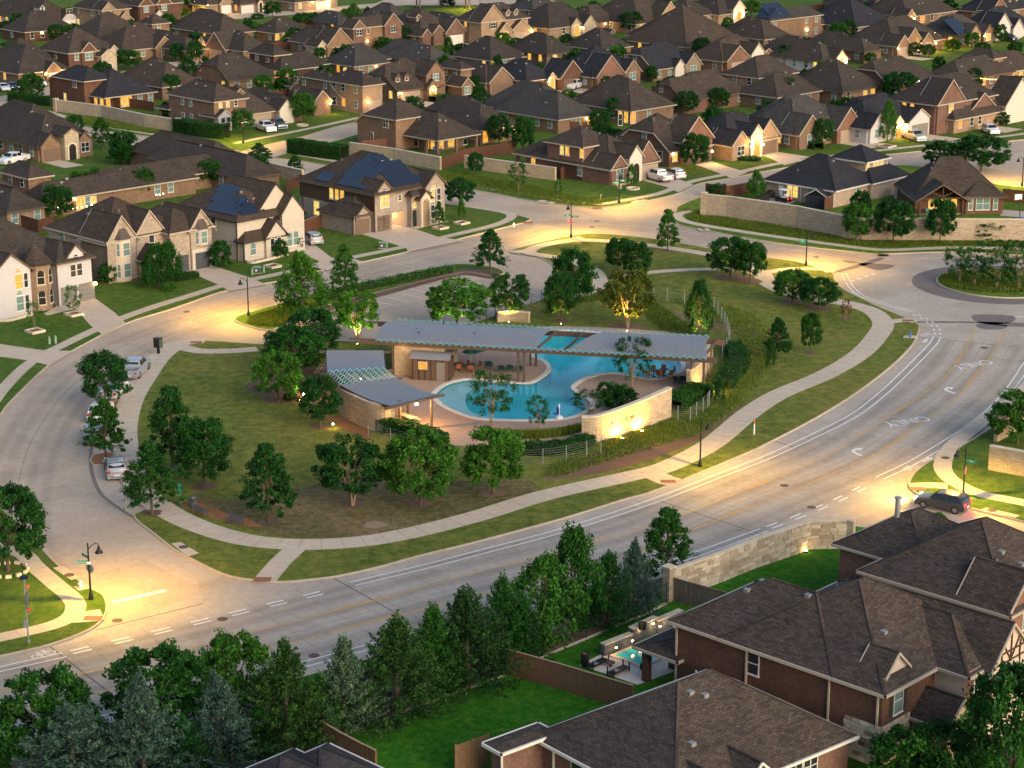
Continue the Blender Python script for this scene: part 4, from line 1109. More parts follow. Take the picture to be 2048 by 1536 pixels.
far = [
 # top-left rows
 ('A', (380, 190), -120, 740, '1', 'b', 'w', [('gS', 590, 730, 1.0, T_(wall='brick_white', gar='garage_white', hw='glass_dark')), ('dS', 470, 2.5)], 'r1'),
 ('A', (240, 300), 20, 645, '1', 'b', 'd', [('wS', 525, 1.2, .9, 1.0, 'lit_warm'), ('wS', 560, 1.2, .9, 1.0, 'lit_warm'), ('wS', 598, 1.2, .9, 1.0, 'lit_warm')], 'r2'),
 ('A', (990, 90), 720, 1260, '2', 'b', 't', [('gS', 992, 1110, .3, T_(hw='glass_blind')), ('gS', 1130, 1262, 1.0, T_(e=2.9, gar='garage_white', p=.9))], 'r1'),
 ('A', (1345, 45), 1090, 1760, '2', 'b', 'd', [('gS', 1350, 1480, .4, T_(hw='glass_blind')), ('gS', 1520, 1660, .4, T_(hw='glass_blind')), ('gS', 1480, 1560, 1.2, T_(e=2.9, wall='brick_white')), ('lS', 1400, 2.0, 40)], 'r1'),
 ('A', (930, 390), 620, 1430, '1', 'b', 'k', [], 'r2'),
 ('A', (665, 505), 390, 1120, '2', 'b', 'd', [('gS', 785, 925, .4, T_(win=3.6)), ('gS', 925, 1060, 2.4, T_(e=4.6, wall='stone', arch='dark_void', p=.7)), ('gS', 1070, 1120, .5, T_(wall='stone')), ('wS', 1092, 4.0, .6, 1.4, 'lit_orange')], 'r3'),
 ('A', (175, 705), -200, 660, '1', 'b', 'k', [('gS', 430, 562, 1.0, T_(gar='garage_white', lamp=-.12, lamp2=1.1, en=90))], 'r3'),
 ('A', (1580, 835), 1150, 1960, '1', 'w', 'k', [], 'r4'),
 ('A', (1180, 482), 900, 1665, '1', 'w', 'k', [('gS', 1490, 1660, 1.2, T_(arch='dark_void'))], 'r3'),
 ('A', (1790, 480), 1370, 2010, '1', 'b', 'k', [], 'r3'),
 ('A', (1480, 222), 1395, 1640, '2', 'b', 'k', [], 'r2'),
 ('B', (190, 322), -260, 520, '1', 'b', 'k', [('wS', 212, .9, 1.4, 1.3, 'lit_pale')], 'r2'),
 ('B', (420, 485), 90, 690, '1', 'b', 'k', [('gW', 100, 280, 1.2, T_(gar='garage_tan', lamp=1.1, en=120)), ('gW', 0, 95, .8, T_(wall='stone', arch='lit_orange', lamp=.0))], 'r3'),
 ('B', (730, 310), 550, 1000, '1', 'b', 'k', [('wS', 750, .9, 1.2, 1.5, 'lit_warm')], 'r2'),
 ('B', (1220, 430), 880, 1465, '1', 'b', 'k', [('gS', 1215, 1460, 1.0, T_(gar='garage_tan')), ('gS', 1135, 1212, .6, T_(wall='stone'))], 'r3'),
 ('B', (1480, 265), 1360, 1945, '2', 'b', 'k', [('gS', 1482, 1592, .5, T_(hw='glass_dark', wall='brick_red')), ('gS', 1780, 1942, .8, T_(hw='glass_dark', wall='brick_red')), ('wS', 1640, 3.9, .8, .9)], 'r2'),
 ('B', (1850, 205), 1540, 2120, '1', 'g', 'w', [], 'r1'),
 ('B', (1340, 222), 1120, 1490, '1', 'g', 'k', [], 'r1'),
 ('B', (60, 40), -80, 305, '1', 'b', 't', [('gS', 175, 300, .8, T_(gar='garage_white')), ('lS', 70, 2.6, 260)], 'r0'),
 ('B', (390, 30), 300, 690, '1', 'b', 't', [('gar', 400, 520, 'garage_white'), ('gS', 545, 600, .8, T_(wall='stone', arch='dark_void'))], 'r0'),
 ('B', (920, 12), 760, 1300, '1', 'b', 't', [('gar', 1110, 1290, 'garage_white'), ('lS', 1095, 2.2, 160), ('lS', 1250, 2.2, 160)], 'r0'),
 ('B', (1500, 632), 1235, 1845, '1', 'g', 'k', [('wS', 1412, 1.0, .8, 1.5, 'lit_warm')], 'r4'),
 ('a', (1340, 466), 1140, 1605, 'salt', 'b', 'k', [], 'r4'),
 ('a', (1640, 405), 1545, 1885, '1', 'b', 'd', [('up', (1600, 316), 1460, 1690, 'brick_dark'), ('wW', 1612, .9, 1.0, 1.4, 'lit_warm')], 'r4'),
 ('a', (1645, 632), 1395, 1770, '1', 'b', 'k', [('gS', 1625, 1705, .6, T_(wall='stucco_white'))], 'r5'),
 ('a', (1995, 556), 1712, 2140, 'salt', 'b', 'k', [('gS', 1790, 1885, 2.5, T_(lamp=.95, en=110)), ('gar', 2000, 2090, 'garage_tan')], 'r5'),
 # top-middle
 ('C', (500, 230), 190, 650, '1', 'g', 'k', [], 'r1'),
 ('C', (190, 340), -200, 592, '1', 'b', 'r', [('gS', 300, 400, 1.0, T_(wall='brick_red', e=3.4)), ('gS', 400, 588, 1.8, T_(wall='brick_red', gar='garage_white', e=3.2)), ('gS', 200, 285, .6, T_(wall='brick_red')), ('dS', 300, 4.5)], 'r2'),
 ('C', (790, 205), 545, 1250, '2', 'b', 't', [('gS', 782, 1010, .4, T_(hw='glass_dark')), ('gS', 922, 1050, 1.6, T_(e=2.9, arch='lit_orange', lamp=.1, en=60)), ('gS', 1045, 1245, 1.4, T_(e=2.8, p=.7, gar='garage_tan', lamp=1.0, en=130)), ('wW', 640, 3.9, .8, 1.3, 'lit_warm'), ('wW', 690, 3.9, .8, 1.3, 'lit_warm'), ('dS', 1068, .6), ('dS', 1146, .6)], 'r2'),
 ('C', (1450, 265), 1080, 1900, '1', 'b', 't', [('gS', 1655, 1750, .6, T_(wall='stone', arch='lit_orange', lamp=1.0, en=60)), ('gS', 1755, 1872, 1.4, T_(gar='garage_tan', wall='stone'))], 'r2'),
 ('C', (1850, 215), 1600, 2140, '1', 'b', 'k', [], 'r1'),
 ('C', (1290, 90), 1080, 1560, '1', 'g', 'k', [], 'r0'),
 ('C', (880, 576), 525, 1210, '1', 'b', 'k', [('wS', 905, .2, .9, 2.0, 'lit_warm'), ('wS', 1010, .9, 1.8, 1.4, 'glass_blind')], 'r3'),
 ('C', (1430, 516), 1090, 1700, '1', 'b', 'k', [('wS', 1510, .7, 1.3, 1.6, 'lit_pale')], 'r3'),
 ('C', (1960, 472), 1660, 2250, '1', 'b', 'k', [('wS', 2000, .8, 1.6, 1.6, 'lit_pale'), ('wS', 2060, .8, 1.0, 1.6, 'lit_warm')], 'r3'),
 ('C', (1220, 776), 885, 1510, '1', 'n', 'd', [('wS', 1300, .7, 1.5, 1.6, 'lit_warm'), ('gS', 1420, 1490, .8, T_(wall='stone', arch='lit_warm', lamp=.0, en=80)), ('gS', 1505, 1720, 2.0, T_(gar='garage_brown', wall='brick_dark'))], 'r4'),
 ('C', (1870, 736), 1490, 2330, '1', 'n', 'k', [('gS', 1885, 2150, 1.0, T_(gar='garage_tan', wall='brick_red')), ('gS', 2170, 2320, .7, T_(win=1.0, lit='glass_blind')), ('lW', 1680, 2.2, 30)], 'r4'),
 ('C', (290, 602), -160, 545, '1', 'g', 'k', [('lS', 320, 2.4, 30)], 'r3'),
 ('C', (830, 792), 440, 1085, '1', 'b', 'k', [('gS', 850, 1080, .8, T_(gar='garage_brown', p=.8)), ('gS', 590, 690, .5, T_(win=.9)), ('up', (590, 662), 380, 690)], 'r4'),
 ('b', (335, 522), 118, 610, 'salt', 'b', 'k', [('gar', 345, 480, 'garage_tan'), ('lS', 345, 2.1, 150), ('gS', 490, 548, 1.2, T_(arch='lit_orange', lamp=.5, en=80)), ('gS', 500, 610, .3, T_(e=5.2, hw='glass_blind')), ('dS', 368, 1.5), ('dS', 420, 1.5)], 'r4'),
 ('b', (130, 492), -60, 242, '2', 'b', 't', [('gar', 165, 235, 'garage_tan'), ('lS', 160, 2.1, 60)], 'r4'),
 # middle rows
 ('b', (820, 752), 470, 1045, '1', 'b', 'k', [('wS', 850, .3, 1.2, 2.0, 'lit_orange')], 'r5'),
 ('b', (1275, 690), 900, 1498, '1', 'g', 'k', [('wS', 1365, .9, .9, 1.4, 'glass_blind'), ('wS', 1395, .9, .9, 1.4, 'glass_blind')], 'r5'),
 ('b', (1700, 640), 1365, 1952, '1', 'b', 'k', [('wS', 1640, .3, 1, 2), ('wW', 1640, .3, 1.0, 2.0, 'lit_warm'), ('wW', 1675, .3, 1.0, 2.0, 'lit_warm'), ('wS', 1715, .3, 1.4, 2.0, 'lit_orange')], 'r5'),
 ('g', (1925, 452), 1320, 2390, 'salt', 'b', 'r', [('gS', 2048, 2390, .5, T_(e=4.2, win=1.0)), ('wS', 1990, .8, 1.2, 1.5, 'lit_pale'), ('lS', 1960, 2.2, 40)], 'r6'),
 # right
 ('D', (250, 222), -230, 700, '1', 'b', 't', [('gS', 430, 680, 1.0, T_(win=.9, lit='lit_warm', lamp=.2, lamp2=.5, en=60)), ('dS', 140, 4.0)], 'r2'),
 ('D', (760, 152), 480, 1020, '1', 'b', 'k', [('gar', 940, 1010, 'garage_tan')], 'r2'),
 ('D', (1060, 132), 740, 1320, '1', 'b', 't', [('gS', 1180, 1290, .8, T_(e=4.0, wall='stucco_white', arch='lit_orange', lamp=.15, lamp2=.85, en=60))], 'r2'),
 ('D', (1500, 372), 1130, 1760, '1', 'b', 'k', [], 'r3'),
 ('D', (740, 446), 140, 1290, '1', 'w', 'k', [], 'r3'),
 ('D', (420, 666), 78, 862, 'salt', 'n', 'k', [('gS', 612, 700, .8, T_(wall='stucco_white')), ('gS', 705, 855, 1.0, T_(wall='brick_tan', win=1.0))], 'r4'),
 ('D', (720, 972), 365, 1345, 'salt', 'b', 'r', [], 'r5'),
 ('D', (1560, 190), 1440, 2060, '2', 'g', 'k', [('solar', 'S', 1.5, 1.0, 3, 7), ('solar', 'W', 1.0, 1.0, 2, 4)], 'r2'),
 ('c', (280, 350), 88, 572, '1', 'w', 'k', [('gS', 288, 420, 1.2, T_(wall='brick_red', gar='garage_tan', p=.75)), ('gS', 422, 495, 1.6, T_(e=3.8, wall='stucco_white', arch='dark_void')), ('gS', 497, 570, .8, T_(wall='brick_red', p=.6))], 'r4'),
 ('c', (870, 352), 545, 1015, '1', 'b', 'w', [('gS', 915, 990, 1.2, T_(wall='stucco_white', arch='lit_orange', lamp=.15, lamp2=.85, en=110))], 'r4'),
 ('c', (600, 560), 385, 852, '1', 'b', 'k', [('up', (490, 446), 298, 716, 'brick_tan'), ('wS', 745, .9, 1.0, 1.4, 'glass_blind'), ('wS', 790, .9, 1.0, 1.4, 'glass_blind')], 'r5'),
 ('c', (985, 530), 680, 1218, '1', 'b', 'k', [('wS', 1120, .9, 1.2, 1.2, 'lit_warm'), ('wS', 1165, .5, 1.4, 1.8, 'lit_warm')], 'r5'),
 ('E', (730, 822), 300, 1210, 'salt', 'b', 'r', [('lS', 1015, 2.6, 40)], 'r4'),
 ('E', (490, 492), 10, 655, '1', 'b', 'k', [], 'r3'),
 ('E', (770, 436), 310, 1260, '1', 'b', 'k', [('gS', 775, 890, 1.2, T_(gar='garage_tan', lamp=0, en=60)), ('gS', 895, 1020, .4, T_(e=3.8, arch='lit_orange', lamp=.2, lamp2=.8, en=80)), ('gS', 1022, 1120, 1.0, T_(win=.9, lamp2=1.3, lamp=1.3, en=160))], 'r3'),
 ('E', (1400, 342), 1060, 1720, '1', 'g', 'k', [('gS', 1490, 1600, .8, T_(wall='brick_tan')), ('gS', 1620, 1710, 1.2, T_(win=.9, lit='lit_warm', lamp=.0, en=120)), ('solar', 'S', .5, 1.0, 3, 5)], 'r3'),
 ('E', (1740, 282), 1390, 2150, '1', 'n', 'w', [('gS', 1750, 1890, .8, T_(wall='brick_white', e=3.6)), ('gS', 1900, 1990, 1.4, T_(wall='brick_white'))], 'r2'),
 ('E', (400, 252), -80, 780, '1', 'n', 'k', [], 'r2'),
 ('E', (1850, 692), 1600, 2200, '1', 'b', 't', [('up', (1750, 556), 1470, 1850, 'brick_tan'), ('wS', 1960, .8, 1.2, 1.6, 'lit_warm'), ('wS', 2020, .8, 1.2, 1.6, 'lit_warm')], 'r4'),
 ('E', (1420, 768), 1090, 1940, '1', 'b', 'r', [], 'r5'),
 ('E', (1720, 112), 1430, 2130, '1', 'n', 'r', [('gS', 1722, 1862, .5, T_(wall='brick_red', win=1.0, lit='glass_blind', e=3.4)), ('dS', 1970, 2.0), ('dS', 2035, 2.0)], 'r1'),
 ('E', (900, 152), 480, 1380, '1', 'b', 'k', [('gS', 880, 960, .8, T_(arch='lit_orange', lamp=.1, lamp2=.9, en=60)), ('wS', 1060, .6, 2.0, 1.6, 'lit_orange')], 'r1'),
 ('E', (480, 60), 100, 900, '1', 'b', 'k', [('gS', 540, 650, .8, T_())], 'r0'),
 ('c', (1640, 690), 1560, 2200, '1', 'b', 't', [('gS', 1925, 2090, .6, T_(wall='stucco_white', e=3.8)), ('wS', 1935, .4, 1.2, 2.0, 'lit_orange'), ('wS', 1990, .4, 2.0, 2.0, 'lit_warm'), ('lS', 1965, 2.3, 90)], 'r6'),
 # left
 ('a', (220, 850), -150, 530, '1', 'b', 'k', [('gS', 228, 342, .6, T_(gar='garage_brown')), ('gS', 345, 428, 1.8, T_(e=4.6, wall='stone', arch='dark_void', p=.6)), ('gS', 440, 528, .6, T_(win=.9))], 'r6'),
 ('a', (230, 1166), 150, 1142, '1', 'b', 'k', [('up', (165, 1030), 12, 295), ('wS', 470, .3, 1.4, 2.0, 'lit_warm'), ('wS', 510, .6, 1.0, 1.5, 'glass_blind'), ('wS', 542, .6, 1.0, 1.5, 'lit_pale'), ('lS', 430, 2.3, 40)], 'r7'),
 ('a', (1430, 1032), 870, 1632, '1', 'b', 'k', [], 'r7'),
 ('a', (40, 1228), -320, 258, '1', 'b', 't', [('wS', 82, .8, .95, 1.5, 'glass_blind'), ('wS', 215, .8, .95, 1.5, 'glass_blind')], 'r7'),
 # foreground row, seen from behind the side street
 ('e', (322, 156), -180, 885, '1', 'n', 't', [('gS', 325, 515, .9, T_(wall='brick_tan', win=.8, lit='glass_dark')), ('gS', 520, 650, 1.2, T_(e=4.2, wall='stucco_white', arch='lit_orange', lamp=-.02, lamp2=1.0, en=170, p=1.0)), ('gS', 655, 880, .3, T_(e=3.3, gar='garage_brown', wall='brick_tan', p=1.0)), ('lS', 130, 2.2, 220)], 'r6'),
 ('c', (715, 780), 385, 1065, '1', 'g', 'k', [('gS', 720, 850, .6, T_(win=.9)), ('gS', 925, 1062, 1.2, T_(gar='garage_tan', wall='brick_red')), ('wW', 610, .8, 1.2, 1.6, 'lit_warm')], 'r6'),
 ('c', (1130, 746), 860, 1468, '1', 'n', 'w', [('gS', 1135, 1225, .6, T_(wall='brick_white', win=.9, lit='glass_blind')), ('gS', 1270, 1325, .6, T_(wall='brick_white', arch='lit_orange', lamp=.3, lamp2=.8, en=130)), ('gS', 1330, 1465, 1.6, T_(wall='brick_white', gar='garage_grey', p=.6))], 'r6'),
 ('c', (1530, 605), 1262, 1880, '2', 'b', 'r', [('gS', 1535, 1690, .4, T_(hw='lit_warm', win=.9, lit='lit_warm')), ('wW', 1350, 3.9, .8, 1.4, 'lit_warm'), ('wW', 1396, 3.9, .8, 1.4, 'lit_warm'), ('gS', 1700, 1880, .8, T_(e=2.8, gar='garage_tan', p=.7, lamp=.05, lamp2=.95, en=110)), ('lS', 1660, 2.2, 110)], 'r6'),
]
for f in far: far_house(*f)
# ---------------------------------------------------------------- nearer houses, built one by one
def lp(h, px, z):
 """photo pixel at height z -> the house's own x, y"""
 g = G(px[0], px[1], z + GZ).xy - h.O
 return g.dot(h.u), g.dot(h.v)
PT = 0.62
# ---- long two-storey brick house with the half-timbered gable
hA = House(Q('v', 795, 825), 5.7, 46.5, 'shingle_near', 'brick_dark', 'trim_cream', label='long two-storey dark brick house with half-timbered gable beside the backyard pool')
dA = hA.sy(Q('w', 950, 240)[0])
v1 = hA.vol(0, 13.4, 0, 12.7, (5.7,) * 4, PT)
v2 = hA.vol(0.003, 9.2, 4, dA, (5.7,) * 4, PT)
k2 = lp(hA, Q('v', 1540, 665), 5.7)
v3 = hA.vol(k2[0], k2[0] + 6.5, k2[1], 8, (5.7, 5.7, 5.7, 5.7), PT, 'stucco')
v3b = hA.vol(k2[0] + .02, k2[0] + 2.6, k2[1] - .02, k2[1] + .5, (5.6, 5.6, 5.6, 5.6), .3, 'brick_dark', o=.05)
v4 = hA.vol(k2[0] + 1.6, k2[0] + 6.2, k2[1] - .9, 8.2, (None, 5.75, None, 5.75), 1.05, 'stucco')
v5 = hA.vol(0.9, 3.5, 0.5, 2.4, (None, 6.15, None, 6.15), .95, 'stucco', 5.6, .18, gut=False)
k3 = lp(hA, Q('v', 1380, 1130), 2.9)
v6 = hA.vol(k3[0], k3[0] + 2.9, k3[1], k2[1] + 4.5, (None, 2.9, None, 2.9), .85, 'stone')
k4 = lp(hA, Q('w', 955, 608), 2.9)
v7 = hA.vol(-.2, 3.4, dA - .2, dA + 3.0, (2.8,) * 4, .28, open_=True)
hA.posts([(.1, dA + 2.7), (3.1, dA + 2.7)], 2.8, .5, 'brick_dark')
hA.win(v2, 'W', hA.sy(Q('w', 1630, 540)[0], 4.0) - 4, 3.5, .9, 1.5, 'glass_dark')
hA.win(v1, 'S', hA.sx(Q('v', 925, 850)[0], 4.2), 3.4, .95, 1.7, 'glass_blind', shut=True)
hA.win(v1, 'S', hA.sx(Q('v', 900, 1160)[0], 1.6), .8, .95, 1.6, 'glass_blind', shut=True)
hA.win(v3b, 'S', 1.2, 3.9, .5, 1.0, 'glass_blind')
for t in (1.75, 2.85): hA.win(v4, 'S', t, 3.4, .95, 1.75, 'glass_blind')
hA.door(v6, 'S', 1.45, 1.5, 2.4, 'dark_void', True, 'limestone')
tb = MB(); y_ = k2[1] - .93; x_ = k2[0] + 1.6
for a, b2 in (((0, 5.5), (4.6, 5.5)), ((0, 3.1), (4.6, 3.1)), ((.07, 2.9), (.07, 5.7)), ((4.53, 2.9), (4.53, 5.7)), ((2.3, 5.5), (2.3, 7.9)), ((2.3, 5.5), (3.3, 6.9)), ((2.3, 5.5), (1.3, 6.9)), ((1.15, 5.5), (1.15, 6.6)), ((3.45, 5.5), (3.45, 6.6)), ((3.5, 3.1), (3.5, 5.5)), ((1.1, 3.1), (1.1, 5.5)), ((.7, 6.2), (3.9, 6.2))):
 tb.bar((x_ + a[0], y_, a[1]), (x_ + b2[0], y_, b2[1]), .14, .08)
tb.build('timber_framing', 'timber', hA.root)
for t in (0.1, 3.7 + .4, dA - 6.2): hA.pipe(-.09, t + (0 if t > 1 else .2), 5.4)
hA.pipe(-.09, dA - .1, 5.4)
# stones of the corner, each its own piece
sm_ = []
for q in range(4):
 mb = MB().box(-.5, .5, 0, 1, -.5, .5); sm_.append(mesh('stone', mb.v, mb.f, ['stone', 'limestone', 'stone_wall', 'door_wood'][q]))
def stone_face(h, side, a0, a1, z0, z1, off):
 z = z0
 while z < z1 - .12:
  ht = random.uniform(.22, .38); ht = min(ht, z1 - z); t = a0
  while t < a1 - .1:
   L = min(random.uniform(.28, .75), a1 - t)
   me = sm_[random.choices([0, 1, 2, 3], [6, 2, 3, .6])[0]]
   dpt = random.uniform(.05, .085)
   if side == 'W': obj('stone', me, h.root, (off - dpt, t + L / 2, z + ht / 2), -PI / 2, (L - .03, dpt, ht - .03))
   else: obj('stone', me, h.root, (t + L / 2, off - dpt, z + ht / 2), 0, (L - .03, dpt, ht - .03))
   t += L
  z += ht
stone_face(hA, 'W', 0, 2.9, .05, 2.95, 0.0)
stone_face(hA, 'S', 0.0, 3.3, .05, 2.95, 0.0)
hA.vents(v1, 2); hA.vents(v2, 3)
hA.done()
# ---- single-storey brick house at the bottom edge
hB = House((1350, 1608), 2.9, 39.5, 'shingle_near', 'brick_red', 'trim_white', label='single-storey red brick house with broad hip roof at the bottom edge')
wB, dB = hB.sx(1698), hB.sy(1077)
b1 = hB.vol(0, wB, 0, dB, (2.9,) * 4, PT)
b2_ = hB.vol(-3.3, .5, dB - .35, dB + .7, (2.9, 2.9, 2.9, 2.9), .1)
hB.gable(b1, 'S', 1.5, 4.2, .8, 2.9, .9); hB.gable(b1, 'S', 5.0, 7.6, .9, 2.9, .9)
for t in (wB - 5.0, wB - 3.6): hB.win(b1, 'S', t, .8, 1.2, 1.6, 'glass_dark', bars=1)
hB.win(b1, 'W', dB - 3.8, .8, 1.0, 1.5, 'glass_dark')
hB.pipe(-.09, dB - 1.6, 2.7, 'trim_white'); hB.pipe(-3.4, dB - .4, 2.7, 'trim_white')
hB.vents(b1, 4); hB.done()
# ---- two-storey red brick house behind it on the right
hC = House(Q('u', 1890, 1105), 5.7, 46.5, 'shingle_near', 'brick_red', 'trim_cream', label='two-storey red brick house nearest the side street, brown shingle roof')
dC = hC.sy(Q('u', 455, 690)[0])
c1 = hC.vol(0, 12.6, 0, dC, (5.7,) * 4, PT)
k5 = lp(hC, Q('u', 730, 545), 5.7)
c2 = hC.vol(3.4, 12.0, dC - 3, dC + 4.6, (5.7,) * 4, PT)
c3 = hC.vol(-5.8, 3.3, dC - .2, dC + 3.2, (3.0, 3.0, 3.0, 3.0), .45)
c4 = hC.gable(c1, 'S', .02, 4.6, .05, 5.7, 1.0, 'brick_red')
hC.win(c4, 'S', 2.4, 3.6, .7, 1.9, 'glass_blind', arch=True)
hC.win(c1, 'W', hC.sy(Q('u', 665, 800)[0], 4.8), 3.9, 1.0, 1.5, 'glass_blind'); hC.win(c1, 'W', hC.sy(Q('u', 1465, 1020)[0], 4.8), 3.9, 1.0, 1.5, 'glass_blind')
hC.pipe(-.09, hC.sy(Q('u', 1385, 1000)[0]), 5.4); hC.pipe(-.09, dC - .15, 5.4)
hC.vents(c1, 3)
MB().lathe([(.22, -.3), (.22, 1.5), (.3, 1.55), (.3, 1.7), (.1, 1.75)], 10).build('flue', 'metal_grey', hC.root, (6.5, dC + 1.6, 7.5))
hC.done()
# ---- dark roof at the bottom edge
hD = House((545, 1722), 2.9, 46, 'shingle_blue', 'brick_dark', 'trim_white', label='house with dark slate roof cut off by the bottom edge beside the fence')
d1 = hD.vol(0, 10, 0, 10, (2.9,) * 4, PT); hD.vol(5, 12, 2, 9, (2.9,) * 4, PT); hD.vents(d1, 4); hD.done()
# ---- white brick house at the left edge
h1 = House(Q('z', 720, 650), 5.7, 47, 'shingle_brown', 'brick_white', 'trim_brown', label='white brick two-storey house with arched stone tower at the left edge')
a1 = h1.vol(0, h1.sx(Q('z', 1160, 540)[0]), 0, 8, (5.7,) * 4, .66)
a2 = h1.vol(-11, 5, 3.0, 15, (5.7,) * 4, .66)
g1 = h1.gable(a1, 'S', 1.6, 4.0, .03, 6.2, .95, 'brick_white', o=.14, gut=False)
for t in (.7, 1.65): h1.win(g1, 'S', t, 3.35, .72, 1.45, 'glass_dark')
h1.win(g1, 'S', 1.18, 5.5, .8, .55, 'glass_dark', arch=True)
for t in (1.55, 4.15): h1.garage(a1, 'S', t, 2.35, 2.25, 'garage_grey')
h1.lamp(a1, 'S', 5.4, 2.0, 0.5)
h1.pipe(.0 - .07, -.07, 5.5, 'garage_brown')
tx, ty = lp(h1, Q('z', 370, 1000), 2.6)
tw = MB(); n8 = 10; R8 = 1.75; cx, cy = -2.1, 1.2
ring8 = [(cx + R8 * math.cos(2 * PI * k / n8 + .3), cy + R8 * math.sin(2 * PI * k / n8 + .3)) for k in range(n8)]
tw.prism(ring8, 0, 5.6); tw.build('tower', 'brick_tan', h1.root)
rf_ = MB(); rp = [(cx + (x - cx) * 1.2, cy + (y - cy) * 1.2) for x, y in ring8]
for k in range(n8):
 a, b2 = rp[k], rp[(k + 1) % n8]; rf_.face([(a[0], a[1], 5.6), (b2[0], b2[1], 5.6), (cx, cy + .4, 8.0)], [(0, 0), (1.2, 0), (.6, 3)])
rf_.build('tower_roof', 'shingle_brown', h1.root)
for zz in (.8, 3.3):
 for ang in (-1.9, -1.05):
  a_, b_ = window_mesh(.85, 1.75, True, 0, 'limestone')
  o = obj('arch_opening', a_, h1.root, (cx + (R8 + .01) * math.cos(ang) * .98, cy + (R8 + .01) * math.sin(ang) * .98, zz), ang + PI / 2)
  obj('opening', pane_mesh(b_, 'dark_void'), o)  # near-black panel paints the shade inside the arch
a3 = h1.vol(-9.5, -4.2, -.6, 8, (None, 5.7, None, 5.7), .8, 'brick_white')
for zz, mt in ((.7, 'glass_blind'), (3.4, 'lit_warm')):
 h1.win(a3, 'S', 3.6, zz, 1.0, 1.7, mt); h1.win(a3, 'S', 4.6, zz, .5, 1.7, 'glass_dark'); h1.win(a3, 'S', 3.6, zz + 1.95, .8, .5, mt, arch=True)
h1.vents(a2, 3); h1.done()
# ---- grey-brown brick house with two copper bay roofs
h2 = House(Q('h', 715, 795), 5.7, 46, 'shingle_warm', 'brick_grey', 'trim_cream', label='grey brick two-storey house with pointed gables and copper bay window roofs')
d2 = h2.sy(Q('h', 35, 640)[0]); w2 = h2.sx(Q('h', 1030, 740)[0])
v21 = h2.vol(0, 12, .4, d2, (5.7,) * 4, PT)
g21 = h2.vol(0, w2, 0, 6, (None, 5.7, None, 5.7), 1.35, gut=True)
kk = lp(h2, Q('h', 1415, 695), 5.7); R2 = h2.sx(Q('h', 1880, 615)[0], y=kk[1])
v22 = h2.vol(kk[0], R2, kk[1], 8.5, (5.7,) * 4, PT)
xg = h2.sx(Q('h', 1640, 660)[0], y=kk[1])
g22 = h2.vol(xg, R2 - .02, kk[1] - .25, 6, (None, 5.7, None, 5.7), 1.3)
xc0, xc1 = h2.sx(Q('h', 1045, 690)[0], y=1.2), h2.sx(Q('h', 1290, 600)[0], y=1.2)
g23 = h2.vol(min(xc0, w2 + .2), xc1, .15, 7, (None, 5.9, None, 5.9), 1.25)
h2.win(g23, 'S', (xc1 - min(xc0, w2 + .2)) * .55, 3.3, .75, 1.9, 'glass_dark')
pk = lp(h2, Q('h', 1110, 915), 2.9)
g24 = h2.vol(w2 + .3, w2 + 2.9, -1.3, 1.0, (None, 2.9, None, 2.9), 1.1, 'brick_cream'); h2.door(g24, 'S', 1.3, 1.5, 2.3, 'dark_void', True, None)
def bay(h, vi, t, z0, z1, wd=1.9, dp=.55, wm='brick_cream', roofh=1.35, storeys=((.6, 1.7), (3.4, 1.6))):
 (x, y), _ = h.spot(vi, 'S', t)
 q = MB().prism([(x - wd / 2 - .2, y), (x - wd / 2 + .25, y - dp), (x + wd / 2 - .25, y - dp), (x + wd / 2 + .2, y)], z0, z1); q.build('bay', wm, h.root)
 r_ = MB(); B_ = [(x - wd / 2 - .35, y), (x - wd / 2 + .15, y - dp - .15), (x + wd / 2 - .15, y - dp - .15), (x + wd / 2 + .35, y)]
 Tp = [(x - .45, y), (x - .25, y - .12), (x + .25, y - .12), (x + .45, y)]
 Mid = [((a[0] * .55 + b_[0] * .45), (a[1] * .45 + b_[1] * .55)) for a, b_ in zip(B_, Tp)]
 for k in range(3):
  r_.face([(*B_[k], z1), (*B_[k + 1], z1), (*Mid[k + 1], z1 + roofh * .45), (*Mid[k], z1 + roofh * .45)])
  r_.face([(*Mid[k], z1 + roofh * .45), (*Mid[k + 1], z1 + roofh * .45), (*Tp[k + 1], z1 + roofh), (*Tp[k], z1 + roofh)])
 r_.build('bay_roof', 'copper_roof', h.root)
 MB().prism([(a[0], a[1]) for a in B_], z1 - .1, z1 - .01).build('bay_fascia', 'trim_cream', h.root)
 for zz, hh in storeys:
  a_, b_ = window_mesh(.95, hh, False, 0, 'trim_white'); o = obj('window', a_, h.root, (x + .12, y - dp, zz), 0); obj('pane', pane_mesh(b_, 'glass_blind'), o)
  a_, b_ = window_mesh(.38, hh, False, 0, 'trim_white'); o = obj('window', a_, h.root, (x - wd / 2 + .02, y - dp / 2, zz), -.9); obj('pane', pane_mesh(b_, 'glass_blind'), o)
bay(h2, g21, w2 * .52, 0, 5.5)
Lg = R2 - .02 - xg
bay(h2, g22, Lg * .5, 3.1, 5.3, 1.7, .45, 'trim_cream', 1.3, ((3.45, 1.55),))
MB().box(xg + .1, R2 - .1, kk[1] - .32, kk[1] - .25, 0, 2.7).build('garage_surround', 'brick_cream', h2.root)
h2.garage(g22, 'S', Lg * .5, 2.3, 2.2, 'garage_slate').location.y -= .08
h2.garage(v22, 'S', (xg - kk[0]) * .55, 2.2, 2.2, 'garage_slate')
h2.win(v21, 'W', d2 - 3.4, 3.7, 1.0, 1.6, 'glass_blind'); h2.win(v21, 'W', d2 - 7.0, 4.7, 1.6, .5, 'glass_dark')
h2.pipe(-.07, .05, 5.4, 'trim_cream'); h2.vents(v21, 3); h2.done()
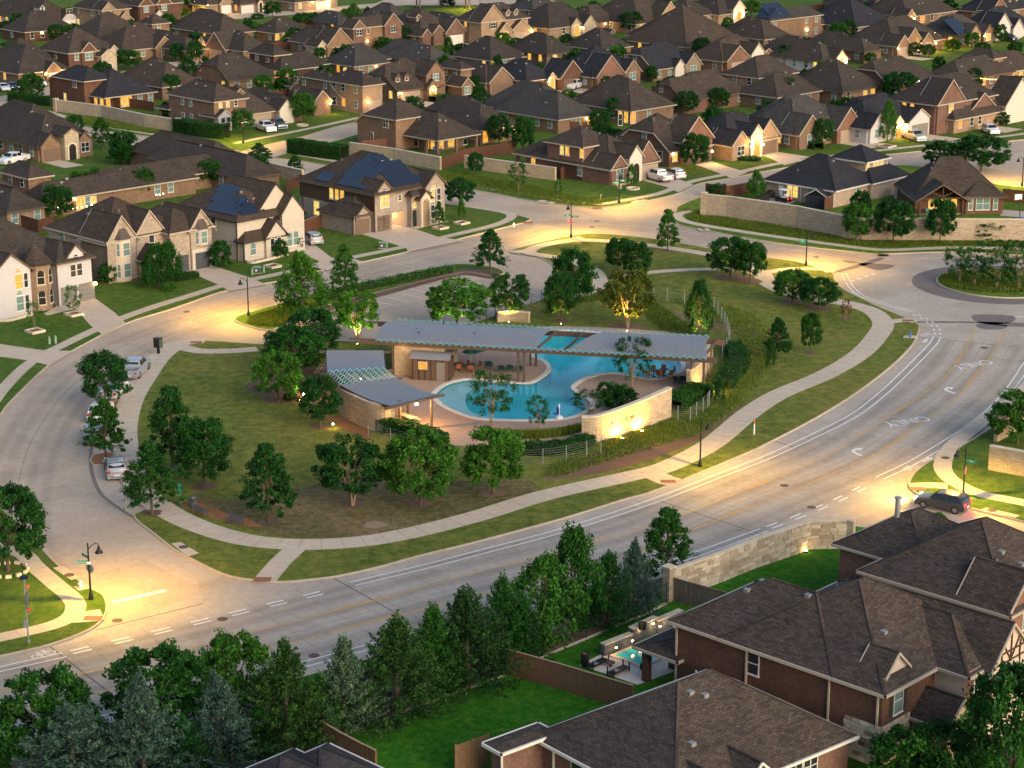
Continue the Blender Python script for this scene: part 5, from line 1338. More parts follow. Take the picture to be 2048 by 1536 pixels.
# ---- cream house with solar panels
h3 = House(Q('i', 755, 615), 5.7, 46, 'shingle_warm', 'brick_cream', 'trim_dark', label='cream painted brick house with solar panels and dark trim beside the silver car')
w3 = h3.sx(Q('i', 1200, 535)[0]); d3 = 13.5
v31 = h3.vol(0, 9.6, 0, d3, (5.7,) * 4, PT)
xa, xb = h3.sx(Q('i', 1235, 430)[0], y=-.5), h3.sx(Q('i', 1500, 400)[0], y=-.5)
g31 = h3.vol(xa - 3.0, xb - .2, .6, 10, (None, 5.9, None, 5.9), 1.05)
g32 = h3.vol(xa, xb, -.9, 8, (None, 5.5, None, 5.5), 1.2)
h3.win(g31, 'S', 1.6, 4.0, .7, 1.4, 'glass_blind')
Lx = xb - xa
for t in (Lx * .35, Lx * .62): h3.win(g32, 'S', t, .9, .85, 1.9, 'glass_blind', arch=True)
k3_ = lp(h3, Q('i', 840, 855), 3.0)
x3, y3 = k3_[0], k3_[1]
w33 = along(h3.O + h3.u * x3 + h3.v * y3, h3.u, Q('i', 1290, 780)[0], 3.0)
v33 = h3.vol(x3, x3 + w33, y3, .1, (3.0, 3.0, None, 3.0), .62)
g33 = h3.vol(x3 + w33 * .5, x3 + w33 - .02, y3 - .5, .15, (None, 3.2, None, 3.2), 1.1)
h3.win(v33, 'S', w33 * .22, .8, .9, 1.6, 'glass_blind', arch=True); h3.win(g33, 'S', w33 * .15, .8, .6, 1.8, 'glass_dark'); h3.win(g33, 'S', w33 * .32, .8, .6, 1.8, 'glass_dark')
h3.win(v31, 'W', h3.sy(Q('i', 497, 640)[0], 4.2), 3.6, .9, 1.6, 'glass_dark')
h3.pipe(-.07, -.07, 5.5, 'trim_dark'); h3.pipe(x3 - .07, y3 - .07, 2.8, 'trim_dark'); h3.pipe(xa + .1, -.97, 5.3, 'trim_dark')
h3.solar(v31, 'W', 1.2, 1.2, 1, 6); h3.solar(v31, 'W', 2.2, 2.95, 1, 6); h3.solar(v31, 'W', 5.0, 4.7, 1, 4)
h3.solar(v31, 'S', 1.6, 1.2, 1, 4); h3.solar(v31, 'S', 2.6, 2.95, 1, 2)
h3.vents(v31, 3); h3.done()
# ---- tan brick house with open lit garage
h4 = House(Q('j', 960, 545), 5.7, 45, 'shingle_warm', 'brick_grey', 'trim_brown', label='tan brick house with solar panels and one open lit garage bay')
w4, d4 = h4.sx(Q('j', 1325, 485)[0]), h4.sy(Q('j', 105, 410)[0])
w4b = h4.sx(Q('j', 1710, 380)[0])
GX0, GX1, GH, GD = w4 * .53, w4 * .92, 2.3, 5.2
v41 = h4.vol(0, 13.0, 0.0, d4, (5.7,) * 4, PT)
# open garage bay cut into the front: rebuild that wall piece with an opening
wm = h4.walls['brick_grey']
for i, f in enumerate(wm.f):
 P = [wm.v[k] for k in f]
 if all(abs(p_[1]) < 1e-6 for p_ in P):
  top = [p_ for p_ in P if p_[2] > 1]; zt = top[0][2]; X1 = max(p_[0] for p_ in P)
  del wm.f[i]; del wm.uv[i]
  for q in (((0, 0), (GX0, 0), (GX0, zt), (0, zt)), ((GX1, 0), (X1, 0), (X1, zt), (GX1, zt)), ((GX0, GH), (GX1, GH), (GX1, zt), (GX0, zt))):
   wm.face([(x, 0, z) for x, z in q], [(x, z) for x, z in q])
  break
rm_ = MB()
rm_.face([(GX0, 0, .02), (GX0, GD, .02), (GX0, GD, GH), (GX0, 0, GH)]); rm_.face([(GX1, 0, .02), (GX1, GD, .02), (GX1, GD, GH), (GX1, 0, GH)])
rm_.face([(GX0, GD, .02), (GX1, GD, .02), (GX1, GD, GH), (GX0, GD, GH)]); rm_.face([(GX0, 0, GH), (GX1, 0, GH), (GX1, GD, GH), (GX0, GD, GH)]); rm_.face([(GX0, 0, .02), (GX1, 0, .02), (GX1, GD, .02), (GX0, GD, .02)])
rm_.build('garage_interior', 'stucco', h4.root)
bl = MB().box(-.3, .3, -.08, .08, 0, .06).build('ceiling_lamp', 'bulb_white', h4.root, ((GX0 + GX1) / 2, 2.4, GH - .09)); glow('garage_light', bl, (0, 0, -.15), 130, (1, .66, .28), .2)
h4.garage(v41, 'S', w4 * .27, (GX1 - GX0) * 1.0, 2.25, 'garage_brown')
g41 = h4.gable(v41, 'S', w4 * .08, w4 * .5, .05, 6.1, .9, o=.14, gut=False)
Lq = w4 * .42
for t in (Lq * .35, Lq * .68): h4.win(g41, 'S', t, 3.4, .75, 1.7, 'lit_pale')
h4.win(g41, 'S', Lq * .5, 5.55, .8, .55, 'glass_dark', arch=True); h4.win(v41, 'S', w4 * .78, 4.0, .5, .7, 'glass_dark')
kg = w4 + 2.9
v42 = h4.vol(kg, w4b, -.9, 9, (None, 5.7, None, 5.7), .95)
Lw = w4b - kg
for t in (Lw * .35, Lw * .68): h4.win(v42, 'S', t, 3.2, .7, 1.7, 'lit_pale' if t < Lw * .5 else 'glass_dark'); h4.win(v42, 'S', t, .8, .7, 1.8, 'glass_dark')
h4.win(v42, 'S', Lw * .4, 5.1, .75, .5, 'lit_warm', arch=True)
v43 = h4.vol(w4 + .05, w4 + 3.1, -1.0, 3, (4.9, 4.9, 4.9, 4.9), .7)
g43 = h4.vol(w4 + 1.0, w4 + 2.9, -1.9, 1, (None, 4.4, None, 4.4), .9, 'brick_cream')
h4.door(g43, 'S', .95, 1.25, 4.0, 'brick_tan', True, 'limestone')
h4.door(v43, 'S', .5, .75, 2.4, 'dark_void', False); h4.win(v43, 'S', .5, 2.9, .7, .75, 'lit_warm', arch=True)
kl = lp(h4, Q('j', 720, 795), 2.9); xl_ = kl[0]; yl_ = kl[1]
v44 = h4.vol(xl_, .2, yl_, h4.sy(Q('j', 350, 735)[0], 2.9, xl_), (2.9, None, 2.9, 2.9), PT)
g44 = h4.gable(v44, 'S', .35, -xl_ - .4, .25, 2.9, .9); h4.garage(g44, 'S', (-xl_ - .75) / 2, 2.3, 2.15, 'garage_brown')
tm = MB().box(-.05, -.005, .0, d4 - .1, 3.0, 5.62); tm.build('siding', 'timber', h4.root)
ly = [h4.sy(Q('j', q, 540)[0], 4.4) for q in (475, 537, 597)]
for q, mt in zip(ly, ('lit_pale', 'lit_warm', 'lit_warm')): h4.win(v41, 'W', q, 3.6, .8, 1.6, mt).location.x -= .05
h4.win(v41, 'W', h4.sy(Q('j', 305, 730)[0], 1.3), .7, 1.2, 2.0, 'lit_pale').location.x -= .02
h4.pipe(-.12, d4 - .8, 5.4, 'trim_dark'); h4.pipe(-.07, -.07, 5.5, 'trim_brown'); h4.pipe(xl_ - .07, yl_ - .07, 2.7, 'trim_brown')
h4.solar(v41, 'W', d4 - 6.0, 1.0, 1, 3); h4.solar(v41, 'W', 2.6, 1.0, 1, 6); h4.solar(v41, 'W', 3.0, 2.75, 2, 6); h4.solar(v41, 'W', 5.5, 6.25, 1, 3)
h4.solar(v41, 'S', 4.4, 1.2, 1, 6); h4.solar(v41, 'S', 4.4, 2.95, 2, 5); h4.solar(v41, 'S', 5.5, 6.4, 1, 2)
h4.vents(v41, 3); h4.done()
# ---- navy roofed house behind the long stone wall
h5 = House(Q('e', 1530, 668), 2.9, 46, 'shingle_blue', 'brick_grey', 'trim_white', label='navy roofed brick house with a two-storey block behind the long stone wall')
w5, d5 = h5.sx(Q('e', 1885, 595)[0]), h5.sy(Q('e', 755, 552)[0])
v51 = h5.vol(0, max(w5, 11), 0, d5, (2.9,) * 4, .68)
ku = lp(h5, Q('f', 248, 345), 5.7); wu = along(h5.O + h5.u * ku[0] + h5.v * ku[1], h5.u, Q('f', 490, 285)[0], 5.7); du = along(h5.O + h5.u * ku[0] + h5.v * ku[1], h5.v, Q('e', 1575, 295)[0], 5.7)
v52 = h5.vol(ku[0], ku[0] + wu, ku[1], ku[1] + max(du, 6), (5.7,) * 4, .6)
kr = lp(h5, Q('f', 482, 545), 2.9); wr = along(h5.O + h5.u * kr[0] + h5.v * kr[1], h5.u, Q('f', 728, 485)[0], 2.9)
v53 = h5.vol(kr[0] - 4, kr[0] + wr, kr[1], kr[1] + 8, (2.9,) * 4, .7)
for q, mt in ((1022, 'lit_pale'), (1085, 'lit_pale'), (1262, 'glass_blind'), (1330, 'glass_blind'), (1396, 'glass_blind')):
 h5.win(v51, 'W', h5.sy(Q('e', q, 700)[0], 1.6), .6, .95, 1.9, mt)
h5.door(v51, 'W', h5.sy(Q('e', 922, 700)[0], 1.2), .9, 2.1, 'plastic_white', False)
for q in (270, 345, 385, 427): h5.win(v52, 'S', along(h5.O + h5.u * ku[0] + h5.v * ku[1], h5.u, Q('f', q, 380)[0], 4.6), 3.8, .72, 1.6, 'lit_pale')
h5.win(v51, 'S', h5.sx(Q('e', 1795, 650)[0], 2), .9, .9, 1.3, 'glass_blind')
for x_, y_ in ((-.08, .0), (-.08, d5 * .48)): h5.pipe(x_, y_, 2.7, 'trim_white')
h5.pipe(ku[0] + wu, ku[1] - .08, 5.4, 'trim_white'); h5.vents(v51, 2); h5.done()
# ---- brown hip-roofed house with the lit timber patio
h6 = House(Q('f', 815, 735), 2.9, 5, 'shingle_brown', 'brick_dark', 'trim_brown', label='brown hip-roofed house with lit timber-gabled patio behind the long stone wall')
w6 = h6.sx(Q('f', 1800, 722)[0])
v61 = h6.vol(0, w6, 0, 10, (2.9,) * 4, .95)
pw = h6.sx(Q('f', 1330, 745)[0])
v62 = h6.vol(-.3, pw, -2.6, 5, (None, 2.7, None, 2.7), .62, 'timber', open_=True)
v63 = h6.vol(pw + .5, w6 - .1, -1.0, 4, (2.9, 2.9, None, 2.9), .6)
h6.posts([(.05, -2.3), (pw - .3, -2.3)], 2.7, .3, 'timber')
tr = MB(); tr.bar((-.1, -2.35, 2.75), (pw - .1, -2.35, 2.75), .2, .25); tr.bar((pw / 2, -2.35, 2.8), (pw / 2, -2.35, 4.6), .18, .18); tr.bar((pw / 2, -2.35, 3.0), (pw * .25, -2.35, 3.7), .14, .14); tr.bar((pw / 2, -2.35, 3.0), (pw * .75, -2.35, 3.7), .14, .14)
tr.build('truss', 'timber', h6.root)
for q, wd in ((995, .85), (1085, .85), (1172, .5), (1252, .75)): h6.win(v61, 'S', along(h6.O, h6.u, Q('f', q, 800)[0], 1.5), .7, wd, 1.7, 'lit_warm')
glow('patio_light', h6.root, (pw / 2, -1.2, 2.6), 25, (1, .6, .2), .15)
for q, wd, br in ((1440, .6, 0), (1580, 2.0, 1), (1722, .6, 0)): h6.win(v63, 'S', along(h6.O + h6.u * (pw + .5) - h6.v * 1.0, h6.u, Q('f', q, 850)[0], 1.5), .7, wd, 1.8, 'glass_blind', bars=br)
h6.vents(v61, 4); h6.done()
# ---- brick corner house by the crossing
h7 = House(Q('g', 1250, 655), 2.9, 45, 'shingle_brown', 'brick_red', 'trim_cream', label='red brick corner house with white stone arch entry beside two parked white vehicles')
d7 = h7.sy(Q('g', 180, 497)[0]); w7 = h7.sx(Q('g', 1780, 560)[0])
v71 = h7.vol(0, w7, 0, d7 - 3, (2.9,) * 4, .72)
v70 = h7.vol(.02, 8, d7 - 6, d7, (2.9,) * 4, .6, open_=True); h7.vol(.03, 8, d7 - 6, d7 - 2.4, (2.85,) * 4, .6)
h7.posts([(.25, d7 - .3)], 2.8, .5, 'brick_red')
k7 = lp(h7, Q('g', 925, 405), 5.7); v72 = h7.vol(.0, 7.5, k7[1], h7.sy(Q('g', 540, 352)[0], 5.7), (5.7,) * 4, .62)
for q, mt in ((705, 'lit_pale'), (765, 'lit_warm'), (930, 'lit_warm')): h7.win(v72, 'W', h7.sy(Q('g', q, 430)[0], 4.4) - k7[1], 3.7, .8, 1.4, mt)
h7.win(v71, 'W', h7.sy(Q('g', 380, 600)[0], 1.5), .7, .9, 1.8, 'lit_warm'); h7.win(v71, 'W', h7.sy(Q('g', 908, 690)[0], 1.5), .8, .9, 1.7, 'glass_blind')
s_ = lambda q: h7.sx(Q('g', q, 600)[0])
g71 = h7.gable(v71, 'S', .15, s_(1430), .25, 2.9, 1.0, 'brick_red'); h7.win(g71, 'S', s_(1430) * .42, .8, .8, 1.7, 'glass_blind'); h7.win(g71, 'S', s_(1430) * .62, .8, .8, 1.7, 'glass_blind')
g72 = h7.gable(v71, 'S', s_(1432), s_(1575), .8, 4.3, 1.1, 'stucco_white'); h7.door(g72, 'S', (s_(1575) - s_(1432)) / 2, 1.5, 3.0, 'dark_void', True, 'limestone')
g73 = h7.gable(v71, 'S', s_(1580) - .8, s_(1780), .3, 3.3, 1.15, 'brick_red', back=6); h7.garage(g73, 'S', (s_(1780) - s_(1580) + .8) * .55, 4.6, 2.25, 'garage_tan')
h7.vents(v71, 4); h7.vents(v72, 1); h7.done()
# ---- brick house with the lit covered patio
h8 = House(Q('b', 570, 810), 2.9, 45, 'shingle_brown', 'brick', 'trim_cream', label='brick house with lit corner patio and blue patio chairs beyond the garden fence')
w8, d8 = h8.sx(Q('b', 805, 768)[0]), h8.sy(Q('b', 350, 790)[0])
v81 = h8.vol(0, w8, 0, 13, (2.9,) * 4, .72, open_=True); h8.vol(2.4, w8 - .3, 2.6, 12, (2.88,) * 4, .72)
k8 = lp(h8, Q('b', 325, 690), 5.7); v82 = h8.vol(k8[0], k8[0] + 8, k8[1], h8.sy(Q('b', 100, 668)[0], 5.7, k8[0]), (5.7, 5.7, 4.2, 5.7), .66)
h8.posts([(.2, .2), (4.6, .2), (w8 - .2, .2), (.2, 3.0)], 2.85, .45, 'brick')
vi = 1
for t, mt in ((1.5, 'lit_warm'), (3.6, 'lit_warm'), (4.6, 'lit_warm'), (7.2, 'glass_dark')): h8.win(vi, 'S', t - .6, .5, 1.0, 2.0, mt)
for t, mt in ((1.2, 'lit_warm'), (2.6, 'lit_orange'), (5.4, 'glass_dark')): h8.win(vi, 'W', t, .3, 1.0, 2.1, mt)
glow('patio_light', h8.root, (1.3, 1.5, 2.5), 20, (1, .6, .2), .15)
h8.win(v82, 'W', h8.sy(Q('b', 268, 705)[0], 4.6, k8[0]) - k8[1], 3.8, 1.3, 1.5, 'glass_dark', bars=1); h8.win(v82, 'W', h8.sy(Q('b', 188, 800)[0], 1.2, k8[0]) - k8[1], .6, .7, 1.9, 'glass_dark')
h8.vents(v81, 3); h8.done()
# ---- two-storey brick house beside the white pickup
h9 = House(Q('a', 1250, 586), 5.7, 44, 'shingle_brown', 'brick', 'trim_cream', label='two-storey brick house beside the white pickup and street lamp crossing')
w9, d9 = h9.sx(Q('a', 1412, 575)[0]), h9.sy(Q('a', 985, 570)[0])
v91 = h9.vol(0, w9 + 1, 0, d9, (5.7,) * 4, .66)
xr9 = h9.sx(Q('a', 1588, 660)[0], 2.9)
v92 = h9.vol(w9 - 2.5, xr9, -.8, 9, (2.9,) * 4, .95); h9.garage(v92, 'S', xr9 - w9 + 2.5 - 3.0, 4.6, 2.2, 'garage_tan')
h9.dormer(v92, 'S', 3.2, 2.2, 1.8, ht=2.0)
g91 = h9.gable(v91, 'S', .05, 3.0, 1.2, 2.9, .7, 'brick_white'); h9.win(g91, 'S', 1.0, .6, .8, 1.9, 'glass_dark'); h9.win(g91, 'S', 2.2, .6, .8, 1.9, 'glass_dark')
for q, mt in ((1290, 'lit_pale'), (1332, 'lit_pale'), (1380, 'glass_dark')): h9.win(v91, 'S', h9.sx(Q('a', q, 600)[0], 4.6), 4.2, .7, .9, mt)
for q in (1068, 1115): h9.win(v91, 'W', h9.sy(Q('a', q, 600)[0], 4.6), 3.9, .85, 1.4, 'glass_blind'); h9.win(v91, 'W', h9.sy(Q('a', q + 5, 690)[0], 1.6), .9, .85, 1.4, 'glass_blind')
h9.vol(-.2, 5, d9 - .1, d9 + 3.4, (2.7,) * 4, .4, open_=True); h9.posts([(.1, d9 + 3.0)], 2.6, .4, 'brick')
h9.vents(v91, 2); h9.done()
# ---- blue-roofed house inside the stone wall
h10 = House(Q('a', 610, 562), 2.9, 45, 'shingle_blue', 'brick_dark', 'trim_cream', label='dark blue roofed brick house with glowing patio windows inside the stone wall')
w10, d10 = h10.sx(Q('a', 905, 530)[0]), h10.sy(Q('a', 485, 548)[0])
v101 = h10.vol(0, w10, 0, 13, (2.9,) * 4, .72, open_=True); h10.vol(.03, w10 - .05, 2.2, 12.9, (2.88,) * 4, .72); h10.vol(3.5, w10 - .06, .05, 4, (2.87,) * 4, .72)
k10 = lp(h10, Q('a', 490, 468), 5.7); L10 = h10.sy(Q('a', 285, 470)[0], 5.7, k10[0])
v102 = h10.vol(k10[0], k10[0] + along(h10.O + h10.u * k10[0] + h10.v * k10[1], h10.u, Q('a', 580, 460)[0], 5.7) + 3, k10[1], L10, (5.7, 5.7, 4.6, 5.7), .6)
h10.posts([(.2, .2)], 2.85, .4, 'brick_dark')
for q in (735, 760): h10.win(3 - 1, 'S', h10.sx(Q('a', q - 8, 590)[0], 1.5) - 3.5, .4, 1.5, 2.1, 'lit_warm')
for q, mt in ((820, 'glass_blind'), (880, 'glass_blind')): h10.win(2, 'S', h10.sx(Q('a', q, 580)[0], 1.5) - 3.5, .7, 1.0, 1.6, mt)
for t in (.9, 2.2): h10.win(1, 'S', t, .3, 1.0, 2.2, 'lit_warm')
h10.win(1, 'W', .8, .3, 1.0, 2.2, 'lit_warm')
glow('patio_light', h10.root, (1.6, 1.2, 2.5), 22, (1, .62, .22), .15)
h10.win(v102, 'W', h10.sy(Q('a', 437, 490)[0], 4.8, k10[0]) - k10[1], 4.0, 1.2, 1.4, 'glass_dark', bars=1); h10.win(v102, 'W', h10.sy(Q('a', 382, 560)[0], 1.3, k10[0]) - k10[1], .4, .8, 2.0, 'lit_pale')
h10.done()
# ================================================================ POOL AND PAVILIONS
Zd = GZ + .030      # pool deck level
deck_px = [(752, 757), (790, 735), (900, 700), (1000, 672), (1100, 655), (1250, 660), (1395, 672), (1425, 700), (1418, 735), (1376, 770), (1376, 792), (1340, 800), (1330, 838), (1165, 885), (1150, 880), (1100, 884), (1010, 890), (930, 895), (870, 890), (830, 880), (798, 862), (770, 850), (735, 800), (705, 770), (690, 745)]
POOL = QL('p', [(860, 900), (930, 850), (1040, 826), (1180, 838), (1330, 848), (1420, 845), (1500, 800), (1530, 760), (1505, 720), (1440, 690), (1420, 672)]) + [(1072, 690), (1085, 672), (1140, 664), (1240, 676), (1330, 700), (1359, 726), (1356, 745), (1310, 760), (1260, 752)] + \
 QL('n', [(640, 783), (500, 812), (415, 866), (440, 900), (520, 950), (505, 1000), (380, 1050), (150, 1060)]) + QL('p', [(1300, 1060), (1100, 1050), (930, 990), (862, 935)])
pool_o = ground_pts(POOL, 5, True)
if area2(pool_o) < 0: pool_o = pool_o[::-1]
dk = ground_pts(deck_px, 4, True)
if area2(dk) < 0: dk = dk[::-1]
# deck with the pool cut out
tr = tessellate_polygon([[Vector((p.x, p.y, 0)) for p in dk], [Vector((p.x, p.y, 0)) for p in pool_o[::-1]]])
allp = dk + pool_o[::-1]
fs = []
for t in tr:
 a, b2, c = (allp[i] for i in t)
 fs.append(list(t) if (b2 - a).cross(c - a) > 0 else list(t)[::-1])
o = obj('pool_deck', mesh('pool_deck', [(p.x, p.y, Zd) for p in allp], fs, 'pool_deck')); o['kind'] = 'structure'
pool = empty('swimming_pool', (*pool_o[0], 0)); tag(pool, 'curving blue swimming pool with pale coping beside the pavilions', 'swimming pool')
off = Vector((pool_o[0].x, pool_o[0].y))
loc = [p - off for p in pool_o]
# coping stones
cin = offset_line(loc, .0, True); cout = offset_line(loc, -.55, True)
rs = resample(loc + [loc[0]], 0.0001 + .9)
cp = MB()
for i in range(len(loc)):
 j = (i + 1) % len(loc)
 a, b2, c, d_ = cout[i], cout[j], cin[j], cin[i]
 cp.face([(*a, Zd + .05), (*b2, Zd + .05), (*c, Zd + .05), (*d_, Zd + .05)]); cp.face([(*d_, Zd + .05), (*c, Zd + .05), (*c, Zd - .25), (*d_, Zd - .25)]); cp.face([(*b2, Zd + .05), (*a, Zd + .05), (*a, Zd), (*b2, Zd)])
cp.build('coping', 'patio', pool)
cpm = concrete('coping', (0.62, 0.56, 0.50), 0.08)
pool.children[0].data.materials.clear(); pool.children[0].data.materials.append(cpm)
DEEP = -1.35
bs = MB()
for i in range(len(loc)):
 j = (i + 1) % len(loc); bs.face([(*loc[i], Zd - .02), (*loc[j], Zd - .02), (*loc[j], DEEP), (*loc[i], DEEP)])
bs.build('pool_wall', 'pool_plaster', pool)
flo = sheet('pool_floor', loc, DEEP, 'pool_plaster', pool)
# shallow shelf at the west end
sh_px = QL('p', [(858, 905), (930, 850), (1040, 826), (1075, 850), (1030, 900), (1030, 950), (1070, 1000), (1200, 1030), (1300, 1040), (1300, 1062), (1100, 1052), (930, 992), (860, 935)])
sh = [p - off for p in ground_pts(sh_px, 4, True)]
sheet('shallow_shelf', sh, -.2, 'plaster_pale', pool)
wi = offset_line(loc, .004, True)
wmb = MB(); n_ = len(wi)
trw = tessellate_polygon([[Vector((p.x, p.y, 0)) for p in wi]])
for t in trw:
 a, b2, c = (wi[i] for i in t); q = [a, b2, c] if (b2 - a).cross(c - a) > 0 else [a, c, b2]
 wmb.face([(*p, Zd - .10) for p in q])
wo = wmb.build('water', 'water', pool)
bm = bmesh.new(); bm.from_mesh(wo.data); bmesh.ops.remove_doubles(bm, verts=bm.verts, dist=1e-4); bmesh.ops.recalc_face_normals(bm, faces=bm.faces); bm.to_mesh(wo.data); bm.free()
# hole in the lawn/road sheets under the pool: the basin sits below them, so cut the lawn there too
def cut_hole(o, ring, z):
 outer = [Vector((v.co.x, v.co.y)) for v in o.data.vertices]
 if area2(outer) < 0: outer = outer[::-1]
 hole = ring if area2(ring) < 0 else ring[::-1]
 t_ = tessellate_polygon([[Vector((p.x, p.y, 0)) for p in outer], [Vector((p.x, p.y, 0)) for p in hole]])
 al = outer + hole; ff = []
 for t in t_:
  a, b2, c = (al[i] for i in t); ff.append(list(t) if (b2 - a).cross(c - a) > 0 else list(t)[::-1])
 mt = o.data.materials[0]
 o.data = mesh(o.name, [(p.x, p.y, z) for p in al], ff, mt)
hole = offset_line(pool_o, -.3, True)
cut_hole(park, hole, GZ)
cut_hole(road, hole, 0.0)
gr = bpy.data.objects['ground']; cut_hole(gr, hole, -.06)
# ---- long pavilion
pA = G(*Q('p', 470, 592), 3.9).xy; pB = G(*Q('n', 1225, 702), 3.9).xy
ux = (pB - pA).normalized(); LP = (pB - pA).length; rzP = math.atan2(ux.y, ux.x)
pav = empty('pool_pavilion', (pA.x, pA.y, Zd), rzP); tag(pav, 'long pavilion with grey curved metal roofs over the swimming pool', 'pavilion')
DP = 7.4; ZB = 3.45
for y in (0, DP): 
 MB().box(-1.2, LP + .8, y - .12, y + .12, ZB, ZB + .55).build('beam', 'steel_brown', pav)
 MB().prism([(-2.4, y - .1), (-1.2, y - .1), (-1.2, y + .1), (-2.4, y + .1)], ZB + .35, ZB + .5).build('beam_tip', 'steel_brown', pav)
PVP = lambda px, y, z: along(pA + Vector((-ux.y, ux.x)) * y, ux, px, z)
def barrel(x0, x1, xa, xb, name):
 """curved roof; ends are cut on a curve: x0..x1 at the front, xa..xb at the back"""
 mb = MB(); N = 12; Mx = 30
 f = lambda t: 3.95 + .62 * math.sin(PI * (t * .94 + .06)) + .1
 def X(s_, t):
  lo = x0 + (xa - x0) * (1 - (1 - t) ** 2); hi = x1 + (xb - x1) * (1 - (1 - t) ** 2.2)
  return lo + (hi - lo) * s_
 for j in range(N):
  for i in range(Mx):
   q = []
   for a, b2 in ((i, j), (i + 1, j), (i + 1, j + 1), (i, j + 1)):
    t = b2 / N; q.append((X(a / Mx, t), -.35 + t * (DP + .7), f(t)))
   mb.face(q); mb.face([(x, y, z - .12) for x, y, z in q][::-1])
   if j == 0: mb.face([(q[0][0], q[0][1], q[0][2] - .12), (q[1][0], q[1][1], q[1][2] - .12), q[1], q[0]])
  for s_ in (0, 1):
   t0, t1 = j / N, (j + 1) / N; a = (X(s_, t0), -.35 + t0 * (DP + .7), f(t0)); b2 = (X(s_, t1), -.35 + t1 * (DP + .7), f(t1))
   mb.face([a, b2, (b2[0], b2[1], b2[2] - .12), (a[0], a[1], a[2] - .12)])
 o = mb.build(name, 'metal_roof', pav, smooth=False)
 sm = MB()
 for i in range(1, Mx):
  for j in range(N):
   t0, t1 = j / N, (j + 1) / N
   sm.bar((X(i / Mx, t0), -.35 + t0 * (DP + .7), f(t0) + .012), (X(i / Mx, t1), -.35 + t1 * (DP + .7), f(t1) + .006), .035, .02)
 sm.build('standing_seam', 'metal_roof', o)
 return o
X1 = PVP(Q('p', 495, 575)[0], -.35, 4.1); X2 = PVP(Q('p', 1440, 625)[0], -.35, 4.1); X3 = PVP(Q('p', 600, 485)[0], DP + .35, 4.1); X4 = PVP(Q('p', 1535, 535)[0], DP + .35, 4.1)
barrel(X1, X2, X3, X4, 'roof')
Y1 = PVP(Q('n', 400, 635)[0], -.35, 4.1); Y2 = PVP(Q('n', 1212, 690)[0], -.35, 4.1); Y3 = PVP(Q('n', 600, 562)[0], DP + .35, 4.1); Y4 = PVP(Q('n', 1222, 580)[0], DP + .35, 4.1)
barrel(Y1, Y2, Y3, Y4, 'roof')
def zigzag(parent, a, b2, z, amp, step, wd=.09, rows=1, dirn=(0, 1), gap=.22, name='truss_wave'):
 a, b2 = Vector(a), Vector(b2); L = (b2 - a).length; n_ = int(L / step); d_ = (b2 - a) / n_
 for r_ in range(rows):
  mb = MB(); off_ = Vector(dirn) * (gap * r_)
  for k in range(n_):
   p, q = a + d_ * k + off_, a + d_ * (k + 1) + off_
   z0, z1 = (z, z + amp) if k % 2 == 0 else (z + amp, z)
   mb.bar((p.x, p.y, z0), (q.x, q.y, z1), wd, wd)
  mb.build(name, 'truss_blue', parent)
for y, rr, sg in ((-.42, 3, -1), (DP + .42, 3, 1)):
 zigzag(pav, (X1 + .2 if y < 0 else X3 + .3, y), (Y2 if y < 0 else Y4, y), ZB + .55, .22, .34, .035, rr, (0, sg), .26)
for x in (2.4, PVP(Q('p', 1335, 700)[0], .4, 2.0), PVP(Q('p', 1408, 700)[0], 4, 2), PVP(Q('n', 1118, 760)[0], .4, 2), LP - .6):
 for y in (.4, DP - .4): MB().box(x - .11, x + .11, y - .11, y + .11, 0, ZB + .02).build('column', 'steel_brown', pav)
for k in range(7):
 x = LP * (.5 + .08 * k); MB().bar((x, 0, ZB + .5), (x + .8, DP, ZB + .5), .14, .3).build('cross_beam', 'steel_brown', pav)
for x, y in ((5, 1.5), (4.4, 2.8), (11, 2.2), (6.5, 6.6)): MB().lathe([(.06, 0), (.06, .45), (.1, .5)], 6).build('vent_pipe', 'metal_black', pav, (x, y, 4.2))
xa = PVP(Q('p', 612, 700)[0], .5, 2.0); xb = PVP(Q('p', 1010, 700)[0], .5, 2.0)
rmb = MB().box(xa, xa + 5.2, .4, DP - .6, 0, ZB - .02); rmb.box(xa + 5.2, xb - 2.6, 2.2, DP - .6, 0, ZB - .03); rmb.box(xb - 2.4, xb - 2.0, .4, DP - .7, 0, ZB - .025)
rmb.build('stone_wall', 'stone_thin', pav)
sx0, sx1 = PVP(Q('p', 712, 720)[0], -.9, 1.5), PVP(Q('p', 932, 720)[0], -.9, 1.5)
sh_ = empty('equipment_room', (0, 0, 0), 0)
sh_.location = (pA.x + ux.x * sx0 + ux.y * .9, pA.y + ux.y * sx0 - ux.x * .9, Zd); sh_.rotation_euler = (0, 0, rzP); tag(sh_, 'dark timber equipment room with a lit orange notice under the pavilion', 'shed')
LW = sx1 - sx0
MB().box(0, LW, 0, 2.2, 0, 2.35).build('wall', 'timber', sh_)
for k in range(int(LW / .22)): MB().box(k * .22 + .015, k * .22 + .2, -.03, 0, .02, 2.3).build('plank', 'trim_brown' if k % 3 else 'timber', sh_)
rr_ = MB()
for k in range(6):
 a0, a1 = k / 6, (k + 1) / 6; zf = lambda t: 2.38 + .55 * math.sin(t * PI / 2)
 rr_.face([(-.15, -.3 + a0 * 1.1, zf(a0)), (LW + .15, -.3 + a0 * 1.1, zf(a0)), (LW + .15, -.3 + a1 * 1.1, zf(a1)), (-.15, -.3 + a1 * 1.1, zf(a1))])
rr_.face([(-.15, .8, 2.93), (LW + .15, .8, 2.93), (LW + .15, 2.2, 2.93), (-.15, 2.2, 2.93)]); rr_.build('roof', 'metal_roof', sh_)
